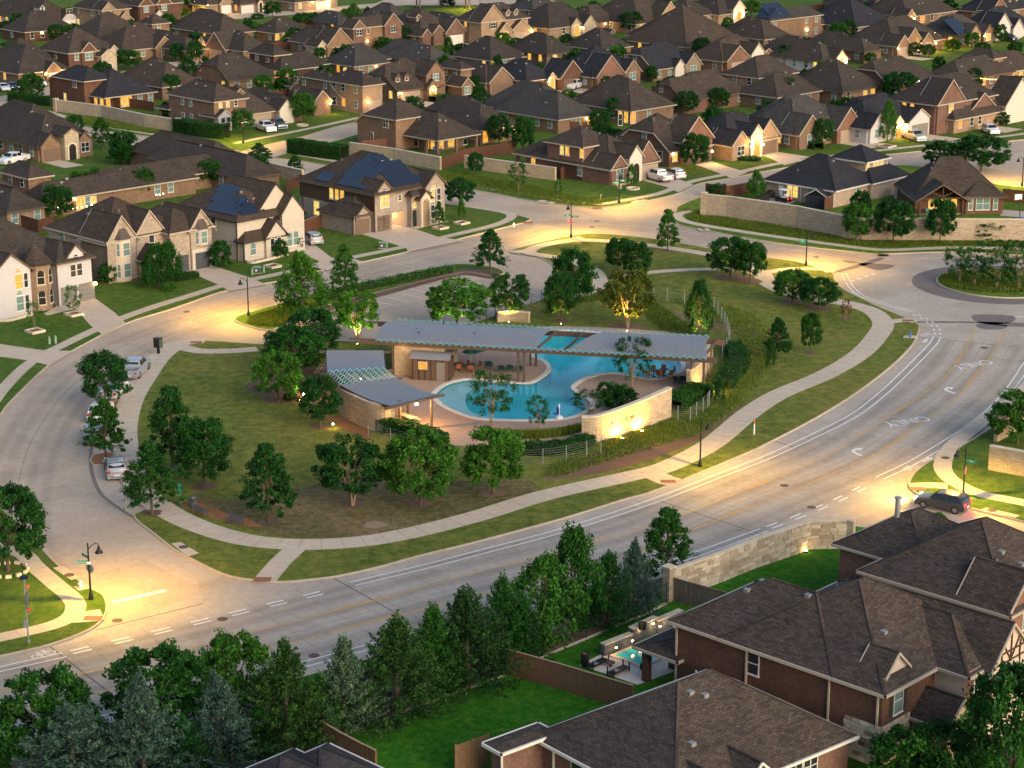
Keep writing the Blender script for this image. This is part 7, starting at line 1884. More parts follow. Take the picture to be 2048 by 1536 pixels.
hedge(QL('p', [(1370, 1255), (1500, 1262), (1650, 1240), (1760, 1205)]), 1.3, 1.1, 'clipped dark hedge inside the pool fence below the sign wall')
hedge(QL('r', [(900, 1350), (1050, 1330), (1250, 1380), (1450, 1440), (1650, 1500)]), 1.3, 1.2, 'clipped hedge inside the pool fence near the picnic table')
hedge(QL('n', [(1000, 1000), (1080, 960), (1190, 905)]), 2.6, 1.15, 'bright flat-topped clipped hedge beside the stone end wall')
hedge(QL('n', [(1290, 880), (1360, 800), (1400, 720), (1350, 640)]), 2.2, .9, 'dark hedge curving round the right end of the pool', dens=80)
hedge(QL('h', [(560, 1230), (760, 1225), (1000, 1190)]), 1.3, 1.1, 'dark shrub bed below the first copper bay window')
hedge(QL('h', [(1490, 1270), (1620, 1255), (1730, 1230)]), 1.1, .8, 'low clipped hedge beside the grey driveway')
hedge([(640, 604), (720, 582), (820, 561), (900, 545)], 1.5, .75, 'low green hedge between street and parking lot', 'leaf_bright', 90)
hedge(QL('c', [(1150, 815), (1190, 815), (1240, 822)]), 1.5, 1.0, 'dark shrubs below the white house windows', dens=60)
hedge(QL('c', [(330, 935), (420, 940), (500, 945)]), 2.0, .6, 'low flower bed shrubs before the lit arch entry', dens=60)
hedge(QL('c', [(735, 870), (800, 868), (850, 880)]), 2.0, 1.2, 'shrubs beside the grey roofed house driveway', dens=60)
hedge(QL('b', [(540, 600), (600, 590), (640, 595)]), 2.0, 1.2, 'dark shrubs beside the lit tan garage', dens=50)
hedge(QL('a', [(430, 890), (480, 893), (530, 885)]), 1.6, 1.0, 'dark red shrub bed by the stone arch entry at far left', dens=50)
# ================================================================ TREES
def tree_proto(kind, seed):
 """unit tree: total height 1, crown width 1 (scaled per tree). returns crown mesh, trunk mesh"""
 global rng
 keep = rng; rng = np.random.default_rng(seed); R = random.Random(seed)
 tk = MB(); V = []; T = []
 def crown_pts(ncl, prof, z0, z1, clr, per, size, flat=.8, droop=0.0, inner=.55):
  cs = []
  for _ in range(ncl):
   t = R.random() ** .9; z = z0 + (z1 - z0) * t; rmax = prof(t)
   r_ = rmax * (inner + (1 - inner) * math.sqrt(R.random())) * (.82 + .3 * R.random()); a = R.random() * 2 * PI
   cs.append((r_ * math.cos(a), r_ * math.sin(a), z - droop * r_, r_ / max(rmax, .01)))
  for cx, cy, cz, q in cs:
   n_ = int(per * R.uniform(.6, 1.4)); s_ = clr * R.uniform(.65, 1.35)
   P = rng.normal(size=(n_, 3)); P /= np.linalg.norm(P, axis=1, keepdims=True); P *= (rng.random((n_, 1)) ** .45)
   out = np.array([cx, cy, 0.0]); l_ = np.linalg.norm(out); out = out / l_ if l_ > 1e-3 else out
   P = P * np.array([s_, s_, s_ * flat]) + np.outer(rng.random(n_) ** 1.5 * s_ * .5, out)
   C_ = np.array([cx, cy, cz]); V.append(leaf_quads(P + C_, size)); tb_ = R.uniform(.25, .75)
   T.append(np.clip(tb_ + rng.normal(0, .16, n_), 0, 1))
  return cs
 def limbs(cs, base, n_, r0, top):
  for c in R.sample(cs, min(n_, len(cs))):
   s0 = base + (top - base) * R.random() * .6; e_ = Vector((c[0] * .85, c[1] * .85, max(c[2], s0 + .03))); m_ = Vector((e_.x * .4, e_.y * .4, s0 + (e_.z - s0) * .62))
   tk.tube([(0, 0, s0), m_, e_], [r0 * .42, r0 * .25, r0 * .08], 5, False)
 if kind in ('oak', 'oak2'):
  cs = crown_pts(135, lambda t: .5 * math.sqrt(max(0.02, 1 - (abs(t - .42) / .6) ** 2.2)), .24, .97, .085, 105, .032)
  tk.tube([(0, 0, 0), (.01, 0, .12), (0, .01, .3), (.01, 0, .62)], [.030, .022, .019, .008], 7); limbs(cs, .2, 14, .022, .6)
 elif kind == 'elm':
  cs = crown_pts(120, lambda t: .5 * (1 - t) ** .62 * (.72 + .28 * min(1, t / .12)) + .015, .2, .98, .07, 88, .030, .55, .1, .35)
  tk.tube([(0, 0, 0), (0, 0, .3), (.01, 0, .9)], [.026, .02, .004], 7); limbs(cs, .18, 18, .02, .8)
  for _ in range(46):   # long outer sprays
   t = R.random() * .8; r_ = .5 * (1 - t) ** .62; a = R.random() * 2 * PI; z = .22 + .76 * t
   n_ = 34; u = np.linspace(.55, 1.22, n_)[:, None]; d_ = np.array([[math.cos(a), math.sin(a), 0]])
   P = d_ * r_ * u + np.array([[0, 0, z]]) + np.array([[0, 0, 1]]) * (u - .55) * R.uniform(-.12, .12) + rng.normal(0, .012, (n_, 3)); V.append(leaf_quads(P, .026)); T.append(np.clip(rng.normal(.5, .2, n_), 0, 1))
 elif kind == 'multi':
  cs = crown_pts(125, lambda t: .5 * math.sqrt(max(.03, 1 - (abs(t - .5) / .62) ** 2.1)), .30, .98, .08, 98, .031)
  for k in range(4):
   a = k * 1.57 + R.random(); dx, dy = math.cos(a), math.sin(a)
   tk.tube([(dx * .01, dy * .01, 0), (dx * .05, dy * .05, .2), (dx * .13, dy * .13, .45), (dx * .2, dy * .2, .7)], [.02, .015, .011, .005], 6)
  limbs(cs, .25, 12, .016, .6)
 elif kind == 'sparse':
  cs = crown_pts(58, lambda t: .5 * math.sqrt(max(.03, 1 - (abs(t - .5) / .6) ** 2)), .28, .97, .085, 60, .030)
  for k in range(3):
   a = k * 2.1 + R.random(); dx, dy = math.cos(a), math.sin(a)
   tk.tube([(dx * .012, dy * .012, 0), (dx * .04, dy * .04, .25), (dx * .12, dy * .12, .55), (dx * .22, dy * .22, .85)], [.016, .012, .008, .003], 6)
  limbs(cs, .25, 16, .014, .6)
 elif kind == 'column':
  cs = crown_pts(110, lambda t: .5 * (.55 + .45 * math.sin(PI * min(1, t * .75 + .2))) * (1 - t ** 3 * .8), .14, .98, .09, 92, .031, 1.2)
  tk.tube([(0, 0, 0), (0, 0, .3), (.01, 0, .9)], [.026, .02, .004], 7); limbs(cs, .15, 10, .018, .8)
 elif kind in ('cedar', 'cedar2'):
  pw_ = .85 if kind == 'cedar' else 1.05
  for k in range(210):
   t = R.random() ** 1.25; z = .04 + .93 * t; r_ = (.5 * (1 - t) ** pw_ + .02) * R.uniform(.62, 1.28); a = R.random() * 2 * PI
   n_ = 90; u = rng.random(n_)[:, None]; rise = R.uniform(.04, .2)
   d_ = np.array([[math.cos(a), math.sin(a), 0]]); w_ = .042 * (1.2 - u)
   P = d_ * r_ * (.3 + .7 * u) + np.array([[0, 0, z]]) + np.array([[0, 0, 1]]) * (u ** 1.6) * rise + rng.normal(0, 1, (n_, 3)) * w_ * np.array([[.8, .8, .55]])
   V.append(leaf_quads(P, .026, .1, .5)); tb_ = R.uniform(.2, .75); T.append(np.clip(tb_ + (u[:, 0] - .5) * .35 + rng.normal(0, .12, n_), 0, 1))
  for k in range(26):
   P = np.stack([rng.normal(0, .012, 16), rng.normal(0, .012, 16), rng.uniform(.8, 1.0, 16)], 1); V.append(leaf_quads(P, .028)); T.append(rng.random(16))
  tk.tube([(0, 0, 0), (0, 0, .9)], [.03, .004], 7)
 elif kind == 'bush':
  cs = crown_pts(70, lambda t: .5 * math.sqrt(max(.03, 1 - (abs(t - .35) / .68) ** 2.2)), .1, .93, .12, 60, .060)
  tk.tube([(0, 0, 0), (0, 0, .4)], [.03, .02], 6)
 Vv = np.concatenate(V); Tt = np.concatenate(T)
 rng = keep
 return Vv, Tt, tk
PROTO = {}
def proto(kind, var, mat):
 k = (kind, var, mat)
 if k not in PROTO:
  kb = (kind, var)
  if kb not in PROTO: PROTO[kb] = tree_proto(kind, hash(kind) % 1000 * 0 + sum(map(ord, kind)) * 7 + var * 131)
  Vv, Tt, tk = PROTO[kb]
  PROTO[k] = (leaf_mesh('crown', Vv, mat, Tt), mesh('trunk', tk.v, tk.f, 'bark_pale' if kind in ('multi', 'sparse') else 'bark', smooth=True))
 return PROTO[k]
TREES = []
def tree(x, y, ytop, wpx, kind='oak', mat='leaf_oak', area='', var=None, label=None, name='tree', z=GZ):
 b = G(x, y, z); h = max(.8, height_at(x, y, ytop) - z * .5); wd = max(.6, wpx / ppm(x, y))
 cm, tm = proto(kind, random.randrange(4) if var is None else var, mat)
 t = empty(name, (b.x, b.y, z), random.uniform(0, 6.28)); t.scale = (wd, wd, h)
 tag(t, label, 'shrub' if name == 'shrub' else 'tree', area)
 obj('trunk', tm, t); obj('crown', cm, t)
 TREES.append(dict(o=t, x=x, area=area, kind=kind, mat=mat, label=label, y=y))
 return t
def trees(area, lst, kind='oak', mat='leaf_oak'):
 for q in lst:
  if area == 'boulevard tree row': q = (q[0], q[1], q[2], q[3] * (1.45 if 'cedar' in (q[4] if len(q) > 4 else '') else 1.12), *q[4:])
  k, m_ = kind, mat
  if len(q) > 4: k = q[4]
  if len(q) > 5: m_ = q[5]
  tree(q[0], q[1], q[2], q[3], k, m_, area)
trees('street trees by the parked cars', [(212, 918, 797, 95, 'elm', 'leaf_elm'), (212, 812, 704, 92, 'oak', 'leaf_elm'), (304, 1029, 884, 118, 'elm', 'leaf_elm')])
trees('trees on the left park lawn', [(346, 941, 772, 120, 'elm', 'leaf_oak'), (409, 975, 838, 110, 'oak', 'leaf_oak'), (537, 1044, 884, 122, 'elm', 'leaf_oak'), (557, 802, 705, 98, 'oak', 'leaf_bright'), (590, 748, 652, 118), (628, 716, 618, 98), (641, 855, 752, 82, 'oak', 'leaf_elm')])
trees('trees on the worn south lawn', [(705, 1011, 882, 138, 'multi', 'leaf_oak'), (840, 1010, 862, 142, 'oak', 'leaf_bright'), (987, 989, 857, 120, 'oak', 'leaf_bright')])
trees('trees around the parking lot', [(606, 642, 510, 96, 'column', 'leaf_bright'), (690, 595, 490, 68, 'elm', 'leaf_bright'), (715, 685, 584, 84, 'multi', 'leaf_bright'), (915, 655, 560, 120, 'oak', 'leaf_bright'), (1017, 640, 550, 86, 'multi', 'leaf_oak'), (1122, 643, 545, 66, 'oak', 'leaf_oak'), (1147, 610, 498, 82, 'oak', 'leaf_oak'), (980, 546, 457, 72, 'elm', 'leaf_oak')])
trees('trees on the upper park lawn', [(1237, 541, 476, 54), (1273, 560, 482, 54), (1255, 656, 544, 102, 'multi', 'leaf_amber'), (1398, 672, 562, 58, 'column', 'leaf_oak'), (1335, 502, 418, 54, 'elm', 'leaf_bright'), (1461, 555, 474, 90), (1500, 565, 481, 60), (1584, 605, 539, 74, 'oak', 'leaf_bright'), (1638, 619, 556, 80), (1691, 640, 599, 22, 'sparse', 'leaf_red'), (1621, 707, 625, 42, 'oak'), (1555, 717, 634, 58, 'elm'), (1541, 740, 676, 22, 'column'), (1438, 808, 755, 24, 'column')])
trees('small trees inside the pool area', [(983, 857, 738, 84, 'sparse', 'leaf_elm'), (1076, 867, 790, 46, 'sparse', 'leaf_elm'), (1177, 830, 782, 66, 'sparse', 'leaf_elm'), (1264, 776, 676, 80, 'sparse', 'leaf_elm')])
trees('trees along the long stone wall', [(1712, 484, 403, 54, 'oak', 'leaf_bright'), (1786, 486, 399, 78), (1880, 488, 396, 58), (1976, 482, 442, 60, 'sparse', 'leaf_elm'), (1512, 398, 342, 36, 'column', 'leaf_bright'), (1437, 392, 366, 38, 'bush'), (1720, 455, 380, 40)])
trees('trees on the roundabout island', [(1919, 565, 494, 66, 'sparse', 'leaf_elm'), (1949, 571, 512, 62, 'sparse', 'leaf_elm'), (1994, 576, 515, 70, 'sparse', 'leaf_oak'), (2038, 579, 514, 62, 'sparse', 'leaf_elm'), (1980, 540, 478, 66, 'sparse', 'leaf_oak'), (2030, 542, 480, 64, 'sparse', 'leaf_oak')])
trees('trees behind the hip-roofed house', [(1880, 337, 281, 66), (1962, 342, 270, 104)])
trees('upper right street trees', [(1389, 339, 266, 58, 'oak', 'leaf_elm'), (1645, 295, 236, 42), (1775, 285, 202, 34, 'column', 'leaf_bright'), (1263, 372, 329, 22, 'column', 'leaf_bright'), (1918, 252, 214, 36), (2000, 250, 222, 34, 'bush')])
trees('verge trees by the corner house', [(951, 350, 304, 32), (1037, 381, 326, 40, 'sparse', 'leaf_elm'), (920, 412, 356, 58), (1116, 395, 362, 16, 'sparse'), (878, 455, 402, 28, 'elm', 'leaf_bright'), (923, 440, 392, 20, 'elm', 'leaf_bright')])
trees('garden trees behind the houses', [(998, 292, 228, 50), (1047, 306, 231, 46), (1198, 261, 219, 40), (1227, 244, 194, 28), (1275, 241, 194, 28), (1372, 228, 181, 50), (1437, 221, 175, 42), (1563, 208, 152, 74), (1797, 201, 143, 68), (1941, 178, 134, 46), (1575, 134, 88, 40), (1669, 205, 180, 34), (2035, 180, 150, 36), (342, 196, 148, 40), (393, 172, 150, 34, 'bush'), (336, 240, 202, 28), (285, 398, 334, 56), (340, 388, 351, 44), (116, 442, 370, 64), (420, 372, 317, 74), (512, 357, 308, 52), (415, 262, 240, 30, 'bush'), (2010, 470, 440, 30, 'bush')])
trees('street trees of the far left', [(64, 203, 146, 48), (205, 298, 233, 54, 'elm'), (606, 244, 185, 52, 'oak', 'leaf_bright'), (486, 270, 219, 42, 'oak', 'leaf_bright'), (519, 327, 286, 56, 'elm'), (590, 350, 310, 40, 'elm'), (152, 260, 228, 30, 'bush')])
trees('trees among the far roofs', [(255, 138, 98, 52), (355, 124, 86, 28), (391, 127, 79, 30), (585, 75, 48, 26), (650, 168, 128, 34, 'bush'), (955, 130, 96, 40), (948, 188, 150, 42), (906, 192, 160, 26, 'oak', 'leaf_bright'), (1078, 172, 126, 36), (1120, 70, 30, 42), (1262, 66, 22, 46), (1240, 110, 76, 34), (1303, 165, 130, 24), (813, 90, 54, 34), (766, 100, 73, 34, 'bush'), (721, 216, 180, 32), (1394, 32, 2, 28), (1503, 33, 0, 40, 'oak', 'leaf_bright'), (1522, 85, 50, 40, 'oak', 'leaf_bright'), (1594, 66, 34, 38), (1640, 122, 82, 30), (1773, 40, 14, 24), (1797, 50, 16, 26), (1871, 28, -4, 22, 'column'), (1888, 90, 64, 28), (1943, 96, 64, 30, 'oak', 'leaf_bright'), (2000, 86, 48, 26), (1858, 115, 88, 26), (240, 54, 40, 22, 'bush'), (205, 76, 58, 18, 'bush'), (370, 40, 16, 20, 'oak', 'leaf_bright'), (545, 34, 2, 34), (515, 38, 26, 24, 'bush'), (695, 32, 16, 24, 'oak', 'leaf_bright'), (25, 108, 80, 50, 'bush'), (895, 12, -4, 30, 'bush'), (1130, 60, 8, 34, 'bush'), (1215, 185, 150, 30, 'bush'), (1330, 145, 124, 40, 'bush'), (1680, 42, 12, 26), (1985, 26, -6, 30, 'bush'), (1705, 200, 178, 30, 'bush'), (300, 112, 92, 26, 'bush'), (470, 92, 70, 26, 'bush'), (860, 122, 92, 22, 'bush'), (1060, 118, 98, 26, 'bush'), (1830, 112, 84, 30), (1905, 104, 78, 30), (1965, 112, 84, 34), (2030, 108, 82, 30), (1790, 88, 62, 26), (1740, 130, 104, 24), (480, 140, 112, 26), (560, 185, 156, 26), (700, 150, 122, 26), (780, 235, 206, 26), (870, 165, 138, 26), (1020, 160, 134, 26), (1160, 130, 104, 26), (1290, 100, 74, 26), (1420, 120, 94, 26), (1480, 170, 140, 28), (1620, 235, 200, 30), (1850, 250, 216, 28), (120, 128, 102, 24), (180, 100, 76, 22), (60, 70, 50, 22), (320, 66, 44, 22), (440, 58, 38, 20), (640, 120, 94, 24), (750, 190, 160, 26), (1340, 60, 36, 22), (1560, 100, 74, 24)])
trees('left house row trees', [(70, 664, 602, 30, 'sparse', 'leaf_bright'), (148, 630, 570, 34, 'sparse', 'leaf_bright'), (318, 572, 490, 70, 'column', 'leaf_oak'), (340, 570, 484, 56, 'column', 'leaf_oak'), (300, 578, 520, 30, 'column', 'leaf_oak'), (442, 535, 478, 40, 'bush', 'leaf_oak'), (600, 500, 474, 18, 'sparse', 'leaf_bright'), (545, 512, 480, 32, 'sparse', 'leaf_bright'), (562, 515, 478, 28, 'bush', 'leaf_oak'), (218, 565, 522, 34, 'bush', 'leaf_hedge'), (506, 515, 495, 18, 'bush', 'leaf_hedge'), (338, 582, 562, 26, 'bush', 'leaf_bright')])
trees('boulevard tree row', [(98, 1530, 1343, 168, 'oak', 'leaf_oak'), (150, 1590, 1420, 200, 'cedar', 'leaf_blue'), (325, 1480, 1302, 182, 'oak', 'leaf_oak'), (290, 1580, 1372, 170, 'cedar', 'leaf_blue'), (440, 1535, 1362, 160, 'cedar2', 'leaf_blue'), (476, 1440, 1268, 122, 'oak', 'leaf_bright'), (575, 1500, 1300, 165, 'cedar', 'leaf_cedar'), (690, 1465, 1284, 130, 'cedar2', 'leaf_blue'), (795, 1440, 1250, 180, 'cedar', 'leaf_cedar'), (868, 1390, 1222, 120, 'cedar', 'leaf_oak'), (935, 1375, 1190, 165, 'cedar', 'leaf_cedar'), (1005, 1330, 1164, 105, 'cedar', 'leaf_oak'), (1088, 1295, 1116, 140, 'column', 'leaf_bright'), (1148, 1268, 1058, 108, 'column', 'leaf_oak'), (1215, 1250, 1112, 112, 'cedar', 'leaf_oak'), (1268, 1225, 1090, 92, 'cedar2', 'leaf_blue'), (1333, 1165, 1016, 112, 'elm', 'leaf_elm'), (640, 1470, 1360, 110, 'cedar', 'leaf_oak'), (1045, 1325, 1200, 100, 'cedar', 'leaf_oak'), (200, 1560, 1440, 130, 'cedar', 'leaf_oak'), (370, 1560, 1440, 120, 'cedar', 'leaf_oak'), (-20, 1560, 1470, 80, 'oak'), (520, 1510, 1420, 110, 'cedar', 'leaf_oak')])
trees('trees at the frame edges', [(16, 1142, 974, 150, 'oak', 'leaf_elm'), (2035, 888, 784, 116, 'oak', 'leaf_bright'), (2020, 1600, 1340, 190, 'oak', 'leaf_elm'), (1890, 1570, 1450, 150, 'oak', 'leaf_hedge'), (1800, 1575, 1455, 120, 'bush', 'leaf_hedge'), (1873, 1058, 1026, 40, 'oak', 'leaf_bright')])
for x, y, yt, wd in ((1236, 818, 768, 60), (1215, 795, 762, 40), (1255, 812, 778, 44), (1410, 800, 770, 26), (580, 800, 785, 26)):
 tree(x, y, yt, wd, 'bush', 'leaf_hedge', 'shrubs by the pool', name='shrub')
for q, hh, ww in YARD:
 x, y = PJ((q.x, q.y, GZ))
 if -60 < x < 2110: tree(x, y, PJ((q.x, q.y, hh))[1], ww * ppm(x, y), random.choice(['oak', 'oak', 'bush', 'column']), random.choice(['leaf_oak', 'leaf_elm', 'leaf_oak', 'leaf_bright']), 'trees among the far roofs')
# ---- tall grass (uncountable)
def tufts(name, lab, region, n_, hgt, mat, z=GZ, blades=5, spread=.16):
 poly = ground_pts(region, 3, True); P = np.array([[p.x, p.y] for p in poly]); lo, hi = P.min(0), P.max(0)
 from_ = []; c = 0
 X = rng.uniform(lo[0], hi[0], n_ * 6); Y = rng.uniform(lo[1], hi[1], n_ * 6)
 ins = np.zeros(len(X), bool); j = len(P) - 1
 for i in range(len(P)):
  xi, yi, xj, yj = P[i, 0], P[i, 1], P[j, 0], P[j, 1]
  cond = ((yi > Y) != (yj > Y)) & (X < (xj - xi) * (Y - yi) / (yj - yi + 1e-12) + xi); ins ^= cond; j = i
 X, Y = X[ins][:n_], Y[ins][:n_]
 n2 = len(X); X, Y = np.repeat(X, blades), np.repeat(Y, blades); m_ = len(X)
 X = X + rng.normal(0, spread, m_); Y = Y + rng.normal(0, spread, m_); a = rng.uniform(0, 2 * PI, m_); hh = hgt * rng.uniform(.5, 1.3, m_); wd = .035 * rng.uniform(.7, 1.4, m_); ln = hh * rng.uniform(.1, .6, m_); b = rng.uniform(0, 2 * PI, m_)
 dx, dy = np.cos(a) * wd, np.sin(a) * wd; ox, oy = np.cos(b) * ln, np.sin(b) * ln; zz = np.full(m_, z)
 V = np.stack([np.stack([X - dx, Y - dy, zz], 1), np.stack([X + dx, Y + dy, zz], 1), np.stack([X + ox + dx * .3, Y + oy + dy * .3, zz + hh], 1), np.stack([X + ox - dx * .3, Y + oy - dy * .3, zz + hh], 1)], 1).reshape(-1, 3)
 o = obj(name, leaf_mesh(name, V, mat)); tag(o, lab, 'grass', kind='stuff')
tufts('grass', 'tall dark grass along the foot of the long stone wall', bw_strip := [(1395, 425), (1440, 436), (1560, 455), (1700, 478), (1800, 484), (2060, 484), (2060, 494), (1900, 492), (1750, 495), (1600, 478), (1440, 453), (1378, 440)], 7000, .3, 'blade')
tufts('grass', 'ornamental grass on the bank below the sign wall', [(1090, 950), (1160, 900), (1330, 845), (1420, 820), (1470, 790), (1480, 810), (1400, 870), (1330, 890), (1200, 930), (1110, 958)], 2600, .2, 'blade')
tufts('grass', 'rough grass and wildflowers on the slope right of the pool', [(1340, 600), (1450, 610), (1530, 650), (1545, 720), (1500, 790), (1450, 800), (1480, 720), (1460, 660), (1380, 620)], 1500, .2, 'blade')
tufts('grass', 'rough grass on the upper bank behind the pavilion', [(1090, 620), (1180, 590), (1260, 585), (1300, 600), (1360, 640), (1390, 670), (1330, 665), (1250, 605), (1150, 610), (1100, 632)], 2400, .18, 'blade')
tufts('grass', 'long grass on the verge beside the red brick corner house', [(885, 345), (950, 352), (1040, 368), (1120, 385), (1180, 400), (1230, 400), (1180, 412), (1080, 400), (960, 378), (890, 365)], 5000, .2, 'blade')
tufts('grass', 'shrubby ground cover on the parking lot island', [(500, 640), (570, 618), (625, 605), (632, 616), (560, 652), (510, 652)], 3500, .35, 'blade')
tufts('grass', 'dark planting on the roundabout island', [(1882, 556), (1920, 545), (2050, 545), (2080, 580), (2000, 588), (1930, 582), (1890, 572)], 4000, .3, 'blade')
tufts('grass', 'grass bed at the rim of the pool deck below the sparse trees', [(965, 868), (1040, 872), (1120, 868), (1158, 858), (1158, 866), (1100, 878), (1000, 880)], 2500, .5, 'blade')
tufts('grass', 'grass on the verge along the far left street', [(140, 235), (240, 250), (350, 270), (350, 274), (230, 258), (140, 242)], 3000, .3, 'blade')
# ================================================================ VEHICLES
_CAR = {}
def car_parts(kind):
 if kind in _CAR: return _CAR[kind]
 if kind == 'suv': L, W, prof, gl = 4.7, 1.88, [(2.33, .42), (2.36, .62), (2.25, .88), (1.95, .98), (1.1, 1.08), (.35, 1.58), (-.3, 1.69), (-1.5, 1.68), (-1.85, 1.60), (-2.22, 1.12), (-2.33, .95), (-2.36, .55), (-2.3, .4)], (1.06, .33, -1.62, -2.14)
 elif kind == 'sedan': L, W, prof, gl = 4.8, 1.84, [(2.38, .40), (2.40, .58), (2.25, .76), (1.9, .86), (.95, .94), (.15, 1.38), (-.4, 1.46), (-1.0, 1.42), (-1.75, 1.04), (-2.25, .98), (-2.38, .8), (-2.4, .5), (-2.34, .38)], (.92, .12, -1.05, -1.68)
 else: L, W, prof, gl = 5.8, 2.0, [(2.85, .5), (2.9, .75), (2.82, 1.05), (2.6, 1.14), (1.45, 1.22), (.8, 1.82), (.3, 1.92), (-.7, 1.92), (-1.0, 1.84), (-1.2, 1.2), (-1.2, .5)], (1.42, .78, -1.0, -1.17)
 hw = W / 2
 def wz(z): return hw * (1.0 if z < .95 else 1 - .24 * min(1, (z - .95) / .75))
 cols = [-1, -.82, -.4, 0, .4, .82, 1]
 body = MB(); n_ = len(prof)
 def P(k, c):
  x, z = prof[k]; yy = c * wz(z); zz = z - .05 * (abs(c) ** 4) if z > .6 else z; xx = x * (1 - .035 * abs(c) ** 3)
  return (xx, yy, zz)
 for k in range(n_ - 1):
  for c in range(len(cols) - 1): body.face([P(k, cols[c]), P(k, cols[c + 1]), P(k + 1, cols[c + 1]), P(k + 1, cols[c])])
 zb = .30
 for sg in (-1, 1):
  pts = [P(k, sg) for k in range(n_)]
  low = [(pts[0][0], pts[0][1], zb), (pts[-1][0], pts[-1][1], zb)]
  for k in range(n_ - 1):
   a, b2 = pts[k], pts[k + 1]; q = [(a[0], a[1] if a[2] < 1 else sg * hw * .995, zb), a, b2, (b2[0], b2[1] if b2[2] < 1 else sg * hw * .995, zb)]
   zm_a, zm_b = min(a[2], .95), min(b2[2], .95); la = (a[0], sg * hw * .985, zm_a); lb = (b2[0], sg * hw * .985, zm_b)
   body.face([(a[0], sg * hw * .97, zb), la, lb, (b2[0], sg * hw * .97, zb)]); 
   if a[2] > .95 or b2[2] > .95: body.face([la, a, b2, lb])
 body.face([(prof[0][0], -hw * .95, zb), (prof[0][0], hw * .95, zb), P(0, 1), P(0, -1)]); body.face([(prof[-1][0], -hw * .95, zb), (prof[-1][0], hw * .95, zb), P(n_ - 1, 1), P(n_ - 1, -1)])
 glass = MB(); z_roof = max(z for _, z in prof); zbelt = 1.02 if kind != 'pickup' else 1.26
 if kind == 'sedan': zbelt = .96
 ztop = z_roof - .12
 xa, xb, xc, xd = gl; e_ = .015
 f_ = lambda z: wz(z) + e_ * 1.5
 for sg in (-1, 1):
  xs = [xa - .12, xb - .02, (xb + xc) / 2 + .03, (xb + xc) / 2 - .05, xc, xd + .12]
  glass.face([(xs[0], sg * f_(zbelt), zbelt + .02), (xs[1], sg * f_(ztop), ztop), (xs[2], sg * f_(ztop), ztop), (xs[2], sg * f_(zbelt), zbelt)])
  glass.face([(xs[3], sg * f_(zbelt), zbelt), (xs[3], sg * f_(ztop), ztop), (xs[4], sg * f_(ztop), ztop), (xs[5], sg * f_(zbelt), zbelt + .02)])
 def at_x(x):
  for k in range(n_ - 1):
   (x0, z0), (x1, z1) = prof[k], prof[k + 1]
   if (x0 - x) * (x1 - x) <= 0 and x0 != x1: return z0 + (z1 - z0) * (x - x0) / (x1 - x0)
  return prof[0][1]
 for x0, x1 in ((xa - .05, xb + .05), (xd + .04, xc - .06)):
  z0, z1 = at_x(x0), at_x(x1); nx = .02 if x0 > x1 and x0 > 0 else -.02
  glass.face([(x0 + nx, -wz(z0) * .88, z0 + .02), (x0 + nx, wz(z0) * .88, z0 + .02), (x1 + nx, wz(z1) * .86, z1 + .02), (x1 + nx, -wz(z1) * .86, z1 + .02)])
 wheels = (L * .31, -L * .31) if kind != 'pickup' else (1.85, -1.75)
 wr = .36 if kind != 'pickup' else .41
 ty = MB(); N = 16
 pr = [(wr * .62, -.11), (wr * .95, -.12), (wr, -.07), (wr, .07), (wr * .95, .12), (wr * .62, .11)]
 for k in range(len(pr) - 1):
  for i in range(N):
   a, b2 = 2 * PI * i / N, 2 * PI * (i + 1) / N; (r0, y0), (r1, y1) = pr[k], pr[k + 1]
   ty.face([(r0 * math.cos(a), y0, r0 * math.sin(a)), (r0 * math.cos(b2), y0, r0 * math.sin(b2)), (r1 * math.cos(b2), y1, r1 * math.sin(b2)), (r1 * math.cos(a), y1, r1 * math.sin(a))])
 ri = MB()
 for sg in (-1, 1):
  ri.face([(wr * .63 * math.cos(2 * PI * i / N) * 1, sg * .095, wr * .63 * math.sin(2 * PI * i / N)) for i in range(N)][::sg])
 _CAR[kind] = dict(body=body, glass=mesh('glass', glass.v, glass.f, 'car_glass'), tyre=mesh('tyre', ty.v, ty.f, 'tyre'), rim=mesh('rim', ri.v, ri.f, 'rim'), wheels=wheels, wr=wr, W=W, L=L, kind=kind, me={})
 return _CAR[kind]
